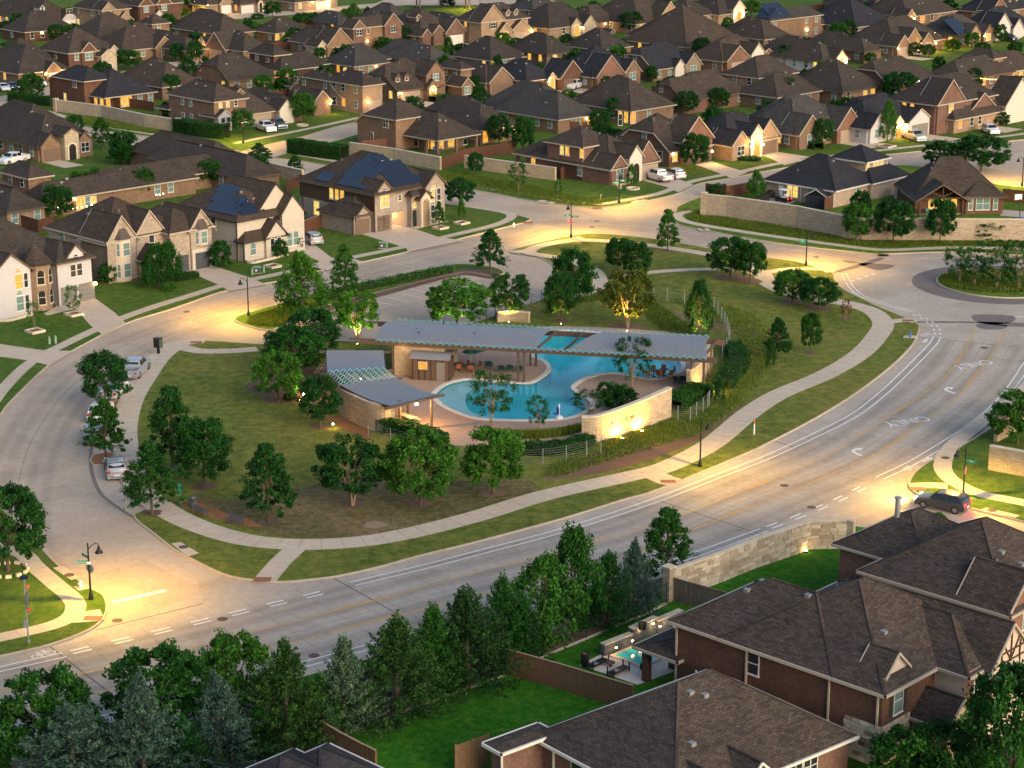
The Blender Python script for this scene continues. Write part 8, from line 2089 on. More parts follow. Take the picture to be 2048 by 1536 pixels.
def car(px, head, kind, paint, lab, group=None, lit=False, z=0.0):
 c = car_parts(kind); g = G(*px, z); t = empty({'suv': 'parked_car', 'sedan': 'parked_car', 'pickup': 'pickup_truck'}[kind], (g.x, g.y, z + .01), head); tag(t, lab, 'pickup' if kind == 'pickup' else 'car', group)
 if paint not in c['me']: c['me'][paint] = mesh('body', c['body'].v, c['body'].f, paint)
 obj('body', c['me'][paint], t); obj('windows', c['glass'], t)
 for x in c['wheels']:
  for sg in (-1, 1):
   w_ = obj('wheel', c['tyre'], t, (x, sg * (c['W'] / 2 - .10), c['wr'])); obj('rim', c['rim'], w_)
 hw = c['W'] / 2; L = c['L']
 if kind == 'pickup':
  b_ = MB(); b_.box(-2.9, -1.2, -hw, -hw + .12, .45, 1.22); b_.box(-2.9, -1.2, hw - .12, hw, .45, 1.22); b_.box(-2.92, -2.82, -hw + .1, hw - .1, .5, 1.22); b_.box(-2.85, -1.2, -hw + .1, hw - .1, .45, .74)
  b_.build('bed', paint, t); MB().box(-2.8, -1.22, -hw + .13, hw - .13, .745, .76).build('bed_liner', 'plastic_black', t); MB().box(-3.0, -2.925, -hw * .9, hw * .9, .42, .6).build('bumper', 'metal_grey', t)
 xr = -L / 2 - .0 if kind != 'pickup' else -2.93
 zt = .95 if kind == 'suv' else (.82 if kind == 'sedan' else .95)
 for sg in (-1, 1):
  MB().box(xr - .01, xr + .1, sg * hw * .8 - .13, sg * hw * .8 + .13, zt - .14, zt + .08).build('tail_light', 'tail_light' if lit else 'sign_red', t)
  MB().box(L / 2 - .16, L / 2 + .02, sg * hw * .74 - .18, sg * hw * .74 + .18, zt - .22, zt - .06).build('headlight', 'head_light' if lit else 'plastic_white', t)
  MB().box(.75 if kind != 'pickup' else 1.2, .95 if kind != 'pickup' else 1.42, sg * (hw + .1) - .1, sg * (hw + .1) + .1, 1.0 if kind != 'pickup' else 1.25, 1.14 if kind != 'pickup' else 1.45).build('mirror', paint, t)
 MB().box(xr - .012, xr + .05, -.28, .28, .55, .68).build('plate', 'plastic_white', t)
 if lit:
  for sg in (-1, 1):
   glow('headlight_beam', t, (L / 2 + .1, sg * .6, .7), 380, (1, .9, .72), .08, math.radians(70), (math.radians(90 - 7), 0, -PI / 2), .6)
   glow('tail_glow', t, (-L / 2 - .25, sg * .7, .85), 12, (1, .05, .05), .1)
 return t
H = heading
bayh = 'cars in the street parking bays'
car(Q('d', 795, 1020), H(Q('d', 740, 1060), Q('d', 840, 960)), 'pickup', 'car_bluesilver', 'silver pickup parked first in the bays below the mailbox', bayh)
car(Q('d', 672, 1140), H(Q('d', 640, 1180), Q('d', 740, 1085)), 'sedan', 'car_white', 'white car half hidden by the tree behind the silver pickup', bayh)
car(Q('d', 590, 1270), H(Q('d', 560, 1330), Q('d', 640, 1210)), 'suv', 'car_white', 'white car hidden behind the second street tree', bayh)
car(Q('d', 555, 1400), H(Q('d', 540, 1470), Q('d', 570, 1350)), 'suv', 'car_silver', 'pale car under the lower street tree', bayh)
car(Q('k', 558, 115), H(Q('k', 562, 150), Q('k', 545, 70)), 'suv', 'car_silver', 'silver hatchback below the orange mulch tree pit', bayh)
car(Q('i', 1615, 885), H(Q('i', 1700, 930), Q('i', 1530, 830)), 'suv', 'car_silver', 'silver crossover on the driveway of the cream solar house', None, z=GZ)
car(Q('j', 1190, 880), H(Q('j', 1230, 940), Q('j', 1140, 860)) * 0 + math.radians(45 - 90), 'suv', 'car_dark', 'dark car inside the open lit garage', None, z=GZ).location += Vector((-.6, .9, 0))
car(Q('g', 1800, 800), H(Q('g', 1970, 850), Q('g', 1650, 760)), 'pickup', 'car_white', 'white pickup on the corner house driveway', None, z=GZ)
car(Q('g', 1975, 770), H(Q('g', 2120, 810), Q('g', 1850, 730)), 'suv', 'car_white', 'white crossover behind the white pickup at the corner house', None, z=GZ)
car(Q('a', 1555, 765), H(Q('a', 1490, 740), Q('a', 1620, 785)), 'pickup', 'car_white', 'white pickup on the driveway by the far street lamp', None, z=GZ)
car(Q('a', 1625, 750), H(Q('a', 1560, 720), Q('a', 1680, 770)), 'pickup', 'car_slate', 'dark grey pickup beside the white pickup by the far street lamp', None, z=GZ)
car(Q('a', 80, 955), H(Q('a', 140, 950), Q('a', 15, 975)), 'pickup', 'car_white', 'white pickup at the far left driveway', None, z=GZ)
car(Q('a', 310, 918), H(Q('a', 270, 905), Q('a', 355, 930)), 'sedan', 'car_dark', 'dark car by the stone arch entry at far left', None, z=GZ)
car(Q('A', 35, 880), H(Q('A', 0, 860), Q('A', 85, 900)), 'sedan', 'car_white', 'white car on the far left street beside a dark sedan', None, z=GZ + .02)
car(Q('A', 125, 868), H(Q('A', 60, 830), Q('A', 195, 890)), 'sedan', 'car_dark', 'dark sedan at the far left beside the white car', None, z=GZ + .02)
car(Q('A', 395, 835), H(Q('A', 360, 800), Q('A', 440, 850)), 'sedan', 'car_white', 'white car on the driveway behind the blue-roofed house', None, z=GZ + .02)
car(Q('A', 455, 795), H(Q('A', 400, 770), Q('A', 520, 800)), 'suv', 'car_dark', 'dark car before the far left garage with two lamps', None, z=GZ + .02)
car(Q('C', 1715, 860), H(Q('C', 1790, 840), Q('C', 1650, 880)), 'pickup', 'car_white', 'white pickup before the navy roofed house in the middle distance', None, z=GZ + .02)
car(Q('f', 800, 115), H(Q('f', 680, 70), Q('f', 950, 160)), 'pickup', 'car_silver', 'silver pickup on the driveway of the white house', None, z=GZ)
car(Q('c', 1850, 780), H(Q('c', 1790, 750), Q('c', 1915, 800)), 'suv', 'car_white', 'white SUV on the driveway of the red brick house', None, z=GZ)
car(Q('E', 960, 530), H(Q('E', 890, 500), Q('E', 1040, 545)), 'pickup', 'car_white', 'white pickup below the brightly lit far house', None, z=GZ + .02)
car(Q('E', 1890, 400), H(Q('E', 1830, 390), Q('E', 1960, 410)), 'pickup', 'car_dark', 'dark pickup before the far white gabled house', None, z=GZ + .02)
car(Q('B', 375, 120), H(Q('B', 320, 100), Q('B', 430, 140)), 'suv', 'car_slate', 'dark SUV on the far white driveway at the top', None, z=GZ + .02)
car(Q('B', 260, 112), H(Q('B', 210, 100), Q('B', 310, 120)), 'sedan', 'car_dark', 'dark car left of the SUV on the far top driveway', None, z=GZ + .02)
car(Q('A', 1940, 175), H(Q('A', 1900, 165), Q('A', 1980, 185)), 'sedan', 'car_dark', 'dark car under the bright far lamp at top left', None, z=GZ + .02)
car(Q('B', 1295, 500), H(Q('B', 1340, 490), Q('B', 1250, 510)), 'sedan', 'car_white', 'white car before the far tan garage gable', None, z=GZ + .02)
mv = car(Q('R', 700, 1130), H(Q('R', 1060, 1130), Q('R', 360, 1000)), 'suv', 'car_grey', 'grey SUV with glowing red tail lights in the side street', None, lit=True, z=.004)
mv.name = 'driving_car'
# golf cart
g = G(*Q('e', 950, 815), GZ); t = empty('golf_cart', (g.x, g.y, GZ), H(Q('e', 1030, 830), Q('e', 870, 800))); tag(t, 'black golf cart with white roof on the patio behind the stone wall', 'golf cart')
MB().box(-1.2, 1.2, -.6, .6, .3, .7).build('body', 'plastic_black', t); MB().box(-.9, .6, -.62, .62, 1.85, 1.92).build('roof', 'plastic_white', t); MB().box(-.5, .2, -.55, .55, .7, .85).build('seat', 'plastic_white', t); MB().box(-.6, -.45, -.55, .55, .85, 1.3).build('backrest', 'plastic_white', t)
for x, y in ((-.8, -.55), (-.8, .55), (.55, -.55), (.55, .55)): MB().box(x - .03, x + .03, y - .03, y + .03, .7, 1.85).build('roof_post', 'metal_black', t)
for x in (-.8, .8):
 for y in (-.58, .58): w_ = obj('wheel', car_parts('suv')['tyre'], t, (x, y, .3)); w_.scale = (.8, .8, .8)
MB().box(-1.22, -1.2, -.5, -.3, .5, .7).build('tail_light', 'tail_light', t); MB().box(-1.22, -1.2, .3, .5, .5, .7).build('tail_light', 'tail_light', t)
# ================================================================ STREET LAMPS AND SIGNS
def street_lamp(px, arm_dir, lab, energy=1500, h=4.55, signs=(), z=GZ, lit=True):
 g = G(*px, z); t = empty('street_lamp', (g.x, g.y, z), 0); tag(t, lab, 'street lamp', 'street lamps')
 MB().lathe([(.22, 0), (.22, .12), (.17, .18), (.19, .3), (.12, .5), (.09, .7)], 12).build('base', 'metal_black', t)
 MB().lathe([(.085, .65), (.06, h), (.075, h + .02), (.03, h + .18)], 10).build('pole', 'metal_black', t)
 d_ = Vector((math.cos(arm_dir), math.sin(arm_dir), 0)); mb = MB()
 mb.tube([d_ * .05 + Vector((0, 0, h - .35)), d_ * .35 + Vector((0, 0, h - .02)), d_ * .62 + Vector((0, 0, h + .12)), d_ * .8 + Vector((0, 0, h + .05)), d_ * .84 + Vector((0, 0, h - .08))], .035, 7); mb.build('arm', 'metal_black', t)
 hp = d_ * .84 + Vector((0, 0, h - .1))
 s_ = MB().lathe([(.05, 0), (.10, -.05), (.10, -.2), (.17, -.32), (.30, -.52), (.32, -.58)], 14).build('lamp_shade', 'metal_black', t, hp)
 if lit:
  MB().lathe([(.04, .0), (.11, -.03), (.12, -.09), (.05, -.13)], 10).build('bulb', 'bulb', s_, (0, 0, -.5))
  glow('lamp_light', s_, (0, 0, -.66), energy, (1, .57, .07), .10, math.radians(160), (0, 0, 0), .5, lin=.066)
 for kind, zz, ang, arg in signs:
  if kind == 'name':
   b_ = MB().box(0.07, 1.05, -.012, .012, zz, zz + .24).build('street_name_sign', 'sign_green', t, (0, 0, 0), ang)
   cu = bpy.data.curves.new('lettering', 'FONT'); cu.body = arg; cu.size = .19; cu.align_x = 'CENTER'; cu.align_y = 'CENTER'; cu.materials.append(M['sign_white'])
   for sg in (1, -1):
    o = text_obj('lettering', cu, b_); o.location = (.56, -.017 * sg, zz + .12); o.rotation_euler = (PI / 2, 0, 0 if sg == 1 else PI)
  elif kind in ('stop', 'stopback'):
   def octo(r_): return [(r_ * math.cos(PI / 8 + k * PI / 4), r_ * math.sin(PI / 8 + k * PI / 4)) for k in range(8)]
   mb = MB(); P8 = octo(.40); mb.face([(x, -.095, zz + y) for x, y in P8]); mb.face([(x, -.085, zz + y) for x, y in P8][::-1])
   so = mb.build('stop_sign', ['sign_white'], t, (0, 0, 0), ang)
   so.data.materials.append(M['metal_grey']); so.data.polygons[1].material_index = 1
   m2 = MB(); m2.face([(x, -.1, zz + y) for x, y in octo(.365)]); m2.build('sign_face', 'sign_red', so)
   cu = bpy.data.curves.new('lettering', 'FONT'); cu.body = 'STOP'; cu.size = .27; cu.align_x = 'CENTER'; cu.align_y = 'CENTER'; cu.materials.append(M['sign_white'])
   o = text_obj('lettering', cu, so); o.location = (0, -.105, zz); o.rotation_euler = (PI / 2, 0, 0)
  elif kind == 'plate':
   MB().box(-.15, .15, -.1, -.085, zz, zz + .2).build('small_plate', 'sign_white', t, (0, 0, 0), ang)
R_ = math.radians
LAMPE = 1500
street_lamp((182, 1198), R_(0), 'black street lamp with street signs at the lower left corner', LAMPE, signs=(('name', 3.0, R_(185), 'Post Corner'), ('name', 3.35, R_(130), 'Way'), ('stop', 2.55, R_(150), ''), ('plate', 2.95, R_(10), '')))
street_lamp((497, 631), R_(190), 'black street lamp at the tip of the parking lot island', LAMPE)
street_lamp((1142, 475), R_(120), 'black street lamp with red stop sign at the crossing', LAMPE * 1.2, signs=(('name', 3.1, R_(200), 'Way'), ('name', 2.9, R_(-12), 'Corner'), ('stop', 2.35, R_(-10), '')))
street_lamp((1612, 531), R_(0), 'black street lamp with green signs on the upper park lawn corner', LAMPE, signs=(('name', 3.2, R_(180), 'Pool'), ('name', 2.9, R_(160), 'Corner')))
street_lamp(Q('R', 1040, 935), R_(195), 'black street lamp with stop sign on the right corner', LAMPE * 1.5, signs=(('name', 3.3, R_(-25), 'Post'), ('stop', 2.5, R_(65), '')))
street_lamp(Q('g', 1355, 1060), R_(-75), 'black street lamp with signs before the corner house', LAMPE * .8, signs=(('name', 3.3, R_(10), 'Way'), ('name', 3.05, R_(190), 'Corner'), ('stop', 2.5, R_(150), '')))
street_lamp((1400, 933), R_(-45), 'black street lamp between the path and the boulevard', LAMPE * .6)
street_lamp(Q('a', 1424, 838), R_(-90), 'black street lamp at the crossing by the white pickup', LAMPE, signs=(('name', 3.6, R_(20), 'Way'),))
street_lamp(Q('A', 1905, 150), R_(-90), 'far street lamp glaring at the top left', LAMPE * 2.2)
street_lamp(Q('E', 1165, 470), R_(-90), 'far street lamp glaring beside the lit house at upper right', LAMPE)
street_lamp((2044, 372), R_(180), 'street lamp at the right edge lighting the cul-de-sac', LAMPE * 1.2)
street_lamp((960, 640 - 620), R_(-90), 'far street lamp at the top centre', LAMPE * 2.0)
street_lamp((640, 14), R_(-90), 'far street lamp by the lit garage at the top', LAMPE * 1.2)
# uplights under trees; two by the parking lot added in place of its lamp
for n0, (x, y, en) in enumerate(((1254, 664, 150), (1122, 650, 90), (1017, 646, 90), (1398, 678, 120), (715, 690, 120), (905, 664, 160), (600, 802, 40))):
 g = G(x, y, GZ); l0 = empty('tree_uplight', (g.x, g.y, GZ)); tag(l0, 'small warm uplight at the foot of ' + ('the broad multi-trunk tree behind the pavilion', 'the second tree right of the entry wall', 'the tree left of the entry wall', 'the slim tree right of the roof', 'the small pavilion tree, added for the lot lamp', 'the round bright tree, added for the lot lamp', 'the tree on the planting bed')[n0], 'uplight', 'tree uplights')
 MB().lathe([(.09, 0), (.09, .12), (.07, .13)], 8).build('housing', 'metal_black', l0); MB().lathe([(.05, .131), (.05, .15)], 8).build('lens', 'bulb', l0)
 glow('uplight', l0, (0, 0, .22), en * (26 if n0 in (0, 3) else 16), (1, .50, .09) if n0 < 4 else (1, .78, .2), .05, math.radians(110), (PI, 0, 0), .6)
for n0, (q, en) in enumerate(((Q('r', 68, 850), 60), (Q('r', 40, 910), 15), (Q('r', 375, 1250), 25))):
 g = G(*q, .5); l0 = empty('path_light', (g.x, g.y, GZ)); tag(l0, 'small glowing path light ' + ('nearest the planting bed tree', 'just below the planting bed light', 'beside the pine straw bed by the pavilion')[n0], 'path light', 'path lights')
 MB().lathe([(.03, 0), (.03, .4)], 6).build('stem', 'metal_black', l0); MB().lathe([(.09, .4), (.11, .46), (.05, .55)], 8).build('lamp_head', 'bulb', l0); glow('path_glow', l0, (0, 0, .75), en, (1, .56, .12), .06)
# ================================================================ SMALL THINGS
def thing(name, px, lab, cat, rz=0, z=GZ, group=None):
 g = G(*px, z); return tag(empty(name, (g.x, g.y, z), rz), lab, cat, group)
def mailbox(px, rz):
 t = thing('mailbox_cluster', px, 'dark cluster mailbox on a post beside the parking bays', 'mailbox', rz)
 MB().box(-.12, .12, -.12, .12, 0, .75).build('post', 'metal_black', t); MB().box(-.42, .42, -.3, .3, .7, 1.75).build('cabinet', 'utility_dark', t); MB().box(-.46, .46, -.34, .34, 1.751, 1.82).build('lid', 'metal_black', t)
 for r_ in range(4):
  for c in range(3): MB().box(-.39 + c * .27, -.15 + c * .27, -.32, -.301, .76 + r_ * .24, .97 + r_ * .24).build('mail_door', 'metal_black', t)
mailbox(Q('d', 928, 898), R_(-30))
def hydrant(px, mat, lab):
 t = thing('fire_hydrant', px, lab, 'hydrant'); MB().lathe([(.16, 0), (.16, .06), (.11, .08), (.11, .5), (.14, .52), (.13, .6), (.05, .7)], 10).build('body', mat, t)
 for a in (0, PI / 2, PI): MB().bar((math.cos(a) * .08, math.sin(a) * .08, .42), (math.cos(a) * .2, math.sin(a) * .2, .42), .11, .11).build('nozzle', mat, t)
hydrant(Q('k', 390, 668), 'hydrant_white', 'white fire hydrant on a concrete pad beside the lower left street lamp')
hydrant(Q('g', 158, 1335), 'hydrant_white', 'white fire hydrant on the sidewalk near the stop sign crossing')
hydrant(Q('o', 1382, 862), 'hydrant_blue', 'blue fire hydrant on the grass near the roundabout')
sheet('concrete_pad', ground_pts(QL('o', [(1345, 858), (1425, 858), (1420, 875), (1340, 872)])), Z2, 'sidewalk')
sheet('concrete_pad', ground_pts(QL('k', [(355, 665), (425, 655), (430, 675), (380, 685)])), Z2, 'sidewalk')
def inlet(pxs, cover, nm='drain_inlet'):
 sheet('inlet_slab', ground_pts(pxs), Z3, 'sidewalk')
 g = G(*cover); disc(g, .42, GZ + .024)
def disc(g, r_, z, mat='iron_cover', lab=None):
 o = MB().lathe([(r_, 0), (r_, .006), (r_ * .85, .0065)], 18).build('manhole_cover', mat, None, (g.x, g.y, z)); 
 DISCS.append((o, PJ((g.x, g.y, z))))
 return o
DISCS = []
inlet(QL('k', [(825, 458), (870, 450), (960, 505), (905, 520)]), Q('k', 885, 475))
inlet(QL('k', [(255, 575), (305, 565), (385, 620), (345, 635)]), Q('k', 335, 610))
inlet(QL('R', [(560, 350), (800, 230), (935, 262), (720, 392)]), Q('R', 750, 318))
inlet(QL('R', [(1330, 1180), (1420, 1140), (1980, 1270), (1900, 1310)]), Q('R', 1520, 1185))
inlet(QL('g', [(410, 1050), (470, 1030), (640, 1060), (580, 1080)]), Q('g', 545, 1053))
inlet(QL('g', [(1480, 1060), (1560, 1025), (1690, 1030), (1545, 1072)]), Q('g', 1580, 1032))
inlet(QL('e', [(-40, 1130), (80, 1125), (125, 1150), (0, 1160)]), Q('e', 40, 1137))
for q in (Q('k', 1072, 815), Q('y', 1167, 365), Q('q', 775, 172), Q('q', 905, 277), Q('d', 1092, 655), Q('d', 707, 937), Q('o', 1817, 924), Q('o', 832, 393), Q('g', 1045, 1333), Q('g', 1103, 1266), Q('k', 565, 822)):
 disc(G(*q), .42, .0145)
def bench(px, rz, lab):
 t = thing('bench', px, lab, 'bench', rz, group='grey benches by the path')
 for k in range(4): MB().box(-.9, .9, -.25 + k * .13, -.14 + k * .13, .43, .46).build('seat_slat', 'metal_grey2', t)
 for k in range(3): MB().bar((-.9, .27 + k * .03, .58 + k * .13), (.9, .27 + k * .03, .58 + k * .13), .03, .10).build('back_slat', 'metal_grey2', t)
 for x in (-.75, .75):
  MB().bar((x, -.2, 0), (x, -.15, .43), .06, .06).build('leg', 'metal_grey2', t); MB().bar((x, .3, 0), (x, .34, .95), .06, .06).build('leg', 'metal_grey2', t); MB().bar((x, -.25, .62), (x, .3, .66), .05, .04).build('armrest', 'metal_grey2', t)
plain('metal_grey2', (0.10, 0.11, 0.125), 0.5, 0.3)
bench(Q('s', 1010, 1300), H(Q('s', 960, 1275), Q('s', 1060, 1310)) + PI, 'grey slatted bench beside the trash bin')
bench(Q('s', 1232, 1365), H(Q('s', 1170, 1350), Q('s', 1290, 1385)), 'grey slatted bench at the right end of the mulch bed')
t = thing('trash_bin', Q('s', 957, 1250), 'grey round-topped trash bin beside the bench', 'trash bin'); MB().lathe([(.3, 0), (.32, .8), (.32, .9), (.2, 1.05)], 14).build('body', 'metal_grey2', t); MB().lathe([(.34, .82), (.34, .88)], 14).build('rim', 'metal_black', t); MB().box(-.15, .15, -.33, -.29, .62, .76).build('opening', 'plastic_black', t)
t = thing('pet_waste_station', Q('s', 870, 1240), 'green pet waste station post near the bench path', 'waste station'); MB().box(-.04, .04, -.04, .04, 0, 2.0).build('post', 'sign_green', t); MB().lathe([(.16, .1), (.16, .7)], 10).build('bin', 'utility_dark', t); MB().box(-.15, .15, -.1, .1, 1.15, 1.55).build('bag_box', 'sign_green', t); MB().box(-.16, .16, -.06, -.045, 1.65, 2.1).build('sign', 'fabric_teal', t)
t = thing('solar_beacon', Q('k', 138, 932), 'grey beacon post with solar panel and two amber signal heads', 'beacon'); MB().lathe([(.14, 0), (.14, .25), (.07, .3), (.06, 5.2)], 10).build('post', 'metal_grey', t); MB().box(-.3, .3, -.2, .2, 0, .05).build('solar_panel', 'solar', t, (0, 0, 5.25)).rotation_euler = (.5, 0, 0)
for zz in (4.55, 2.7): MB().lathe([(.14, -.1), (.15, .1)], 12).build('signal_head', 'orange_plastic', t, (.2, 0, zz)); MB().box(-.02, .25, -.03, .03, zz - .35, zz - .3).build('bracket', 'metal_grey', t)
MB().box(-.16, .16, -.12, .12, 1.3, 1.85).build('control_box', 'metal_grey', t, (-.1, 0, 0)); MB().box(.05, .15, -.35, .35, 2.9, 4.0).build('sign_back', 'metal_grey2', t)
t = thing('marker_post', Q('n', 1487, 1138), 'white marker post with orange top beside the path', 'marker post'); MB().lathe([(.06, 0), (.06, 1.1)], 8).build('post', 'plastic_white', t); MB().lathe([(.062, 1.1), (.062, 1.55), (.03, 1.6)], 8).build('cap', 'orange_plastic', t)
t = thing('marker_stake', Q('g', 1138, 1040), 'thin yellow stake leaning on the verge by the crossing', 'stake'); MB().bar((0, 0, 0), (.15, 0, 1.0), .06, .06).build('stake_shaft', 'paint_yellow', t); MB().bar((.13, 0, .85), (.16, 0, 1.05), .07, .07).build('stake_top', 'plastic_white', t)
def utility(px, lab, kind):
 t = thing('utility_box', px, lab, 'utility box')
 if kind == 'ped': MB().lathe([(.14, 0), (.14, .8), (.1, .9)], 8).build('body', 'utility_green', t); MB().lathe([(.16, .8), (.16, .84)], 8).build('cap', 'utility_dark', t)
 else: MB().box(-.5, .5, -.45, .45, .05, .75).build('body', 'utility_dark', t); MB().box(-.53, .53, -.48, .48, .751, .8).build('lid', 'utility_green', t); MB().box(-.6, .6, -.55, .55, 0, .05).build('pad', 'sidewalk', t); MB().box(-.2, 0, -.47, -.451, .3, .5).build('label_plate', 'plastic_white', t)
utility(Q('i', 995, 1225), 'green transformer box on the lawn of the cream house', 'box')
utility(Q('i', 935, 1250), 'pale green pedestal left of the transformer box', 'ped'); utility(Q('i', 1068, 1225), 'pale green pedestal right of the transformer box', 'ped')
utility(Q('j', 1055, 1170), 'dark utility box beside the driveway of the open garage house', 'box'); utility(Q('j', 1100, 1165), 'pale green pedestal beside the open garage driveway', 'ped')
utility(Q('d', 290, 842), 'pale green pedestal on the left lawn', 'ped'); utility(Q('d', 326, 838), 'second pale green pedestal on the left lawn nearer the sidewalk', 'ped')
def ring_planter(px, lab, sz=.9, kind='box'):
 t = thing('tree_planter', px, lab, 'planter', R_(45), group='limestone tree rings')
 if kind == 'box':
  for a in range(4):
   o = MB().box(-sz, sz, -.12, .12, 0, .28).build('edging_stone', 'limestone', t, (math.sin(a * PI / 2) * (sz - .12), -math.cos(a * PI / 2) * (sz - .12), 0), a * PI / 2); o.scale = (.985 if a % 2 else 1, 1, 1 if a % 2 else 1.01)
  MB().box(-sz + .2, sz - .2, -sz + .2, sz - .2, 0, .18).build('soil', 'mulch', t)
 else:
  for a in range(12): MB().box(-.24, .24, -.1, .1, 0, .25).build('edging_stone', 'limestone', t, (math.cos(a * PI / 6) * sz, math.sin(a * PI / 6) * sz, 0), a * PI / 6 + PI / 2)
ring_planter((70, 664), 'square limestone tree ring nearest the left frame edge'); ring_planter((148, 630), 'square limestone tree ring before the white garage doors')
ring_planter(Q('i', 1168, 1160), 'square limestone tree ring on the cream house lawn'); ring_planter(Q('j', 1710, 950), 'square limestone tree ring nearer the open garage'); ring_planter(Q('j', 1950, 895), 'square limestone tree ring on the corner lawn right of the open garage')
ring_planter(Q('g', 1512, 900), 'round stone tree ring on the corner house lawn', 1.0, 'ring'); ring_planter((16, 1142), 'round stone tree ring at the lower left frame edge', 1.6, 'ring'); ring_planter(Q('f', 480, 190), 'square stone tree ring on the white house lawn', 1.3); ring_planter(Q('a', 1770, 735), 'round tree ring on the far lawn beside the lit garage', 1.0, 'ring')
def edging(px, lab, mat='limestone', h=.3, wd=.22):
 pts = ground_pts(px, 2, False); o0 = pts[0]; t = empty('garden_edging', (o0.x, o0.y, GZ)); tag(t, lab, 'edging'); rs = resample(pts, .62)
 for i in range(len(rs) - 1):
  a, b2 = rs[i] - o0, rs[i + 1] - o0; MB().bar((*a, h / 2), (*(b2 - (b2 - a) * .04), h / 2), wd, h).build('stone', mat, t)
edging(QL('z', [(0, 1440), (130, 1440), (460, 1345)]), 'limestone edging of the flower bed at the white tower house'); edging(QL('i', [(850, 1105), (950, 1135), (1370, 1030)]), 'limestone edging of the flower bed at the cream house'); edging(QL('g', [(1230, 840), (1340, 872), (1480, 840)]), 'curved limestone edging at the corner house')
edging(QL('j', [(1310, 920), (1560, 880)]), 'limestone edging beside the open garage house walk')
sheet('front_walk', ground_pts(QL('j', [(1300, 930), (1650, 850), (1800, 880), (1420, 970)])), Z2, 'limestone')
sheet('front_walk', ground_pts(QL('z', [(560, 1340), (770, 1215), (960, 1280), (610, 1365)])), Z2, 'sidewalk')
for pp, mt in ((QL('z', [(30, 1400), (120, 1330), (400, 1310), (460, 1335), (130, 1430)]), 'mulch'), (QL('i', [(860, 1100), (900, 1070), (1330, 1010), (1370, 1030), (950, 1130)]), 'mulch'), (QL('h', [(560, 1260), (700, 1190), (1080, 1180), (1130, 1260), (900, 1290)]), 'mulch')): sheet('flower_bed', ground_pts(pp, 3), Z1 + .001, mt)
# shed pair
def shed(px, rz, wd, dp, h, wall, roof, lab, name='garden_shed', door='plastic_white'):
 t = thing(name, px, lab, 'shed', rz); MB().box(0, wd, 0, dp, 0, h).build('wall', wall, t)
 r_ = MB(); hh = wd * .3
 for sg in (0, 1):
  x0, x1 = (-.15, wd / 2) if sg == 0 else (wd / 2, wd + .15); z0, z1 = (h - .05, h + hh) if sg == 0 else (h + hh, h - .05)
  r_.face([(x0, -.15, z0), (x1, -.15, z1), (x1, dp + .15, z1), (x0, dp + .15, z0)], [(0, 0), (2, 0), (2, 3), (0, 3)])
 for y in (0, dp): r_.face([(0, y, h), (wd, y, h), (wd / 2, y, h + hh - .03)])
 r_.build('roof', roof, t); e_ = MB(); e_.bar((-.15, -.17, h - .04), (wd / 2, -.17, h + hh + .02), .05, .1); e_.bar((wd / 2, -.17, h + hh + .02), (wd + .15, -.17, h - .04), .05, .1); e_.build('trim', 'trim_white', t)
 d_ = MB().box(wd * .25, wd * .75, -.04, -.005, .05, h * .8).build('door', wall, t); f_ = MB()
 for a, b2 in (((.25, .05), (.25, h * .8)), ((.75, .05), (.75, h * .8)), ((.25, .05), (.75, .05)), ((.25, h * .8), (.75, h * .8)), ((.25, h * .4), (.75, h * .4)), ((.25, .05), (.75, h * .4)), ((.75, .05), (.25, h * .4))): f_.bar((wd * a[0], -.06, a[1]), (wd * b2[0], -.06, b2[1]), .06, .03)
 f_.build('door_frame', 'trim_white' if wall != 'shed_navy' else 'shed_navy', d_)
 return t
shed(Q('e', 1200, 880), R_(-30), 3.2, 2.6, 1.9, 'shed_navy', 'shingle_blue', 'black garden shed with white roof trim behind the stone wall')
shed(Q('f', 630, 805), R_(10), 2.4, 2.4, 2.2, 'shed_white', 'shingle_grey', 'white garden shed with crossed door braces by the hip-roofed house')
sheet('patio', ground_pts(QL('e', [(600, 800), (860, 760), (1130, 810), (990, 855)])), Z1, 'patio'); sheet('patio', ground_pts(QL('f', [(1790, 915), (2100, 940), (2100, 1010), (1780, 985)])), Z1, 'patio'); sheet('patio', ground_pts(QL('f', [(800, 970), (1290, 975), (1400, 950), (850, 900)])), Z1, 'patio')
t = thing('barbecue', Q('e', 800, 770), 'covered black barbecue on the patio behind the golf cart', 'barbecue'); MB().box(-.7, .7, -.35, .35, 0, .85).build('cabinet', 'plastic_black', t); MB().lathe([(.6, .85), (.55, 1.05), (.2, 1.2)], 12).build('hood', 'plastic_black', t)
t = thing('hot_tub', Q('e', 725, 800), 'dark patio storage box beside the small green tree', 'box'); MB().box(-.8, .8, -.5, .5, 0, .85).build('body', 'plastic_black', t); MB().box(-.84, .84, -.54, .54, .851, .92).build('lid', 'plastic_black', t); t.name = 'storage_box'
t = thing('basketball_hoop', Q('f', 2000, 1010), 'portable basketball hoop at the right edge patio', 'basketball hoop', R_(200)); MB().box(-.5, .5, -.35, .35, 0, .2).build('base', 'plastic_blue', t); MB().bar((0, 0, .2), (0, -.3, 3.0), .1, .1).build('pole', 'metal_black', t); MB().box(-.6, .6, -.75, -.7, 2.7, 3.5).build('backboard', 'plastic_white', t); MB().tube([(.2 * math.cos(a), -.95 + .2 * math.sin(a), 2.9) for a in np.linspace(0, 6.28, 13)], .02, 5).build('rim', 'orange_plastic', t)
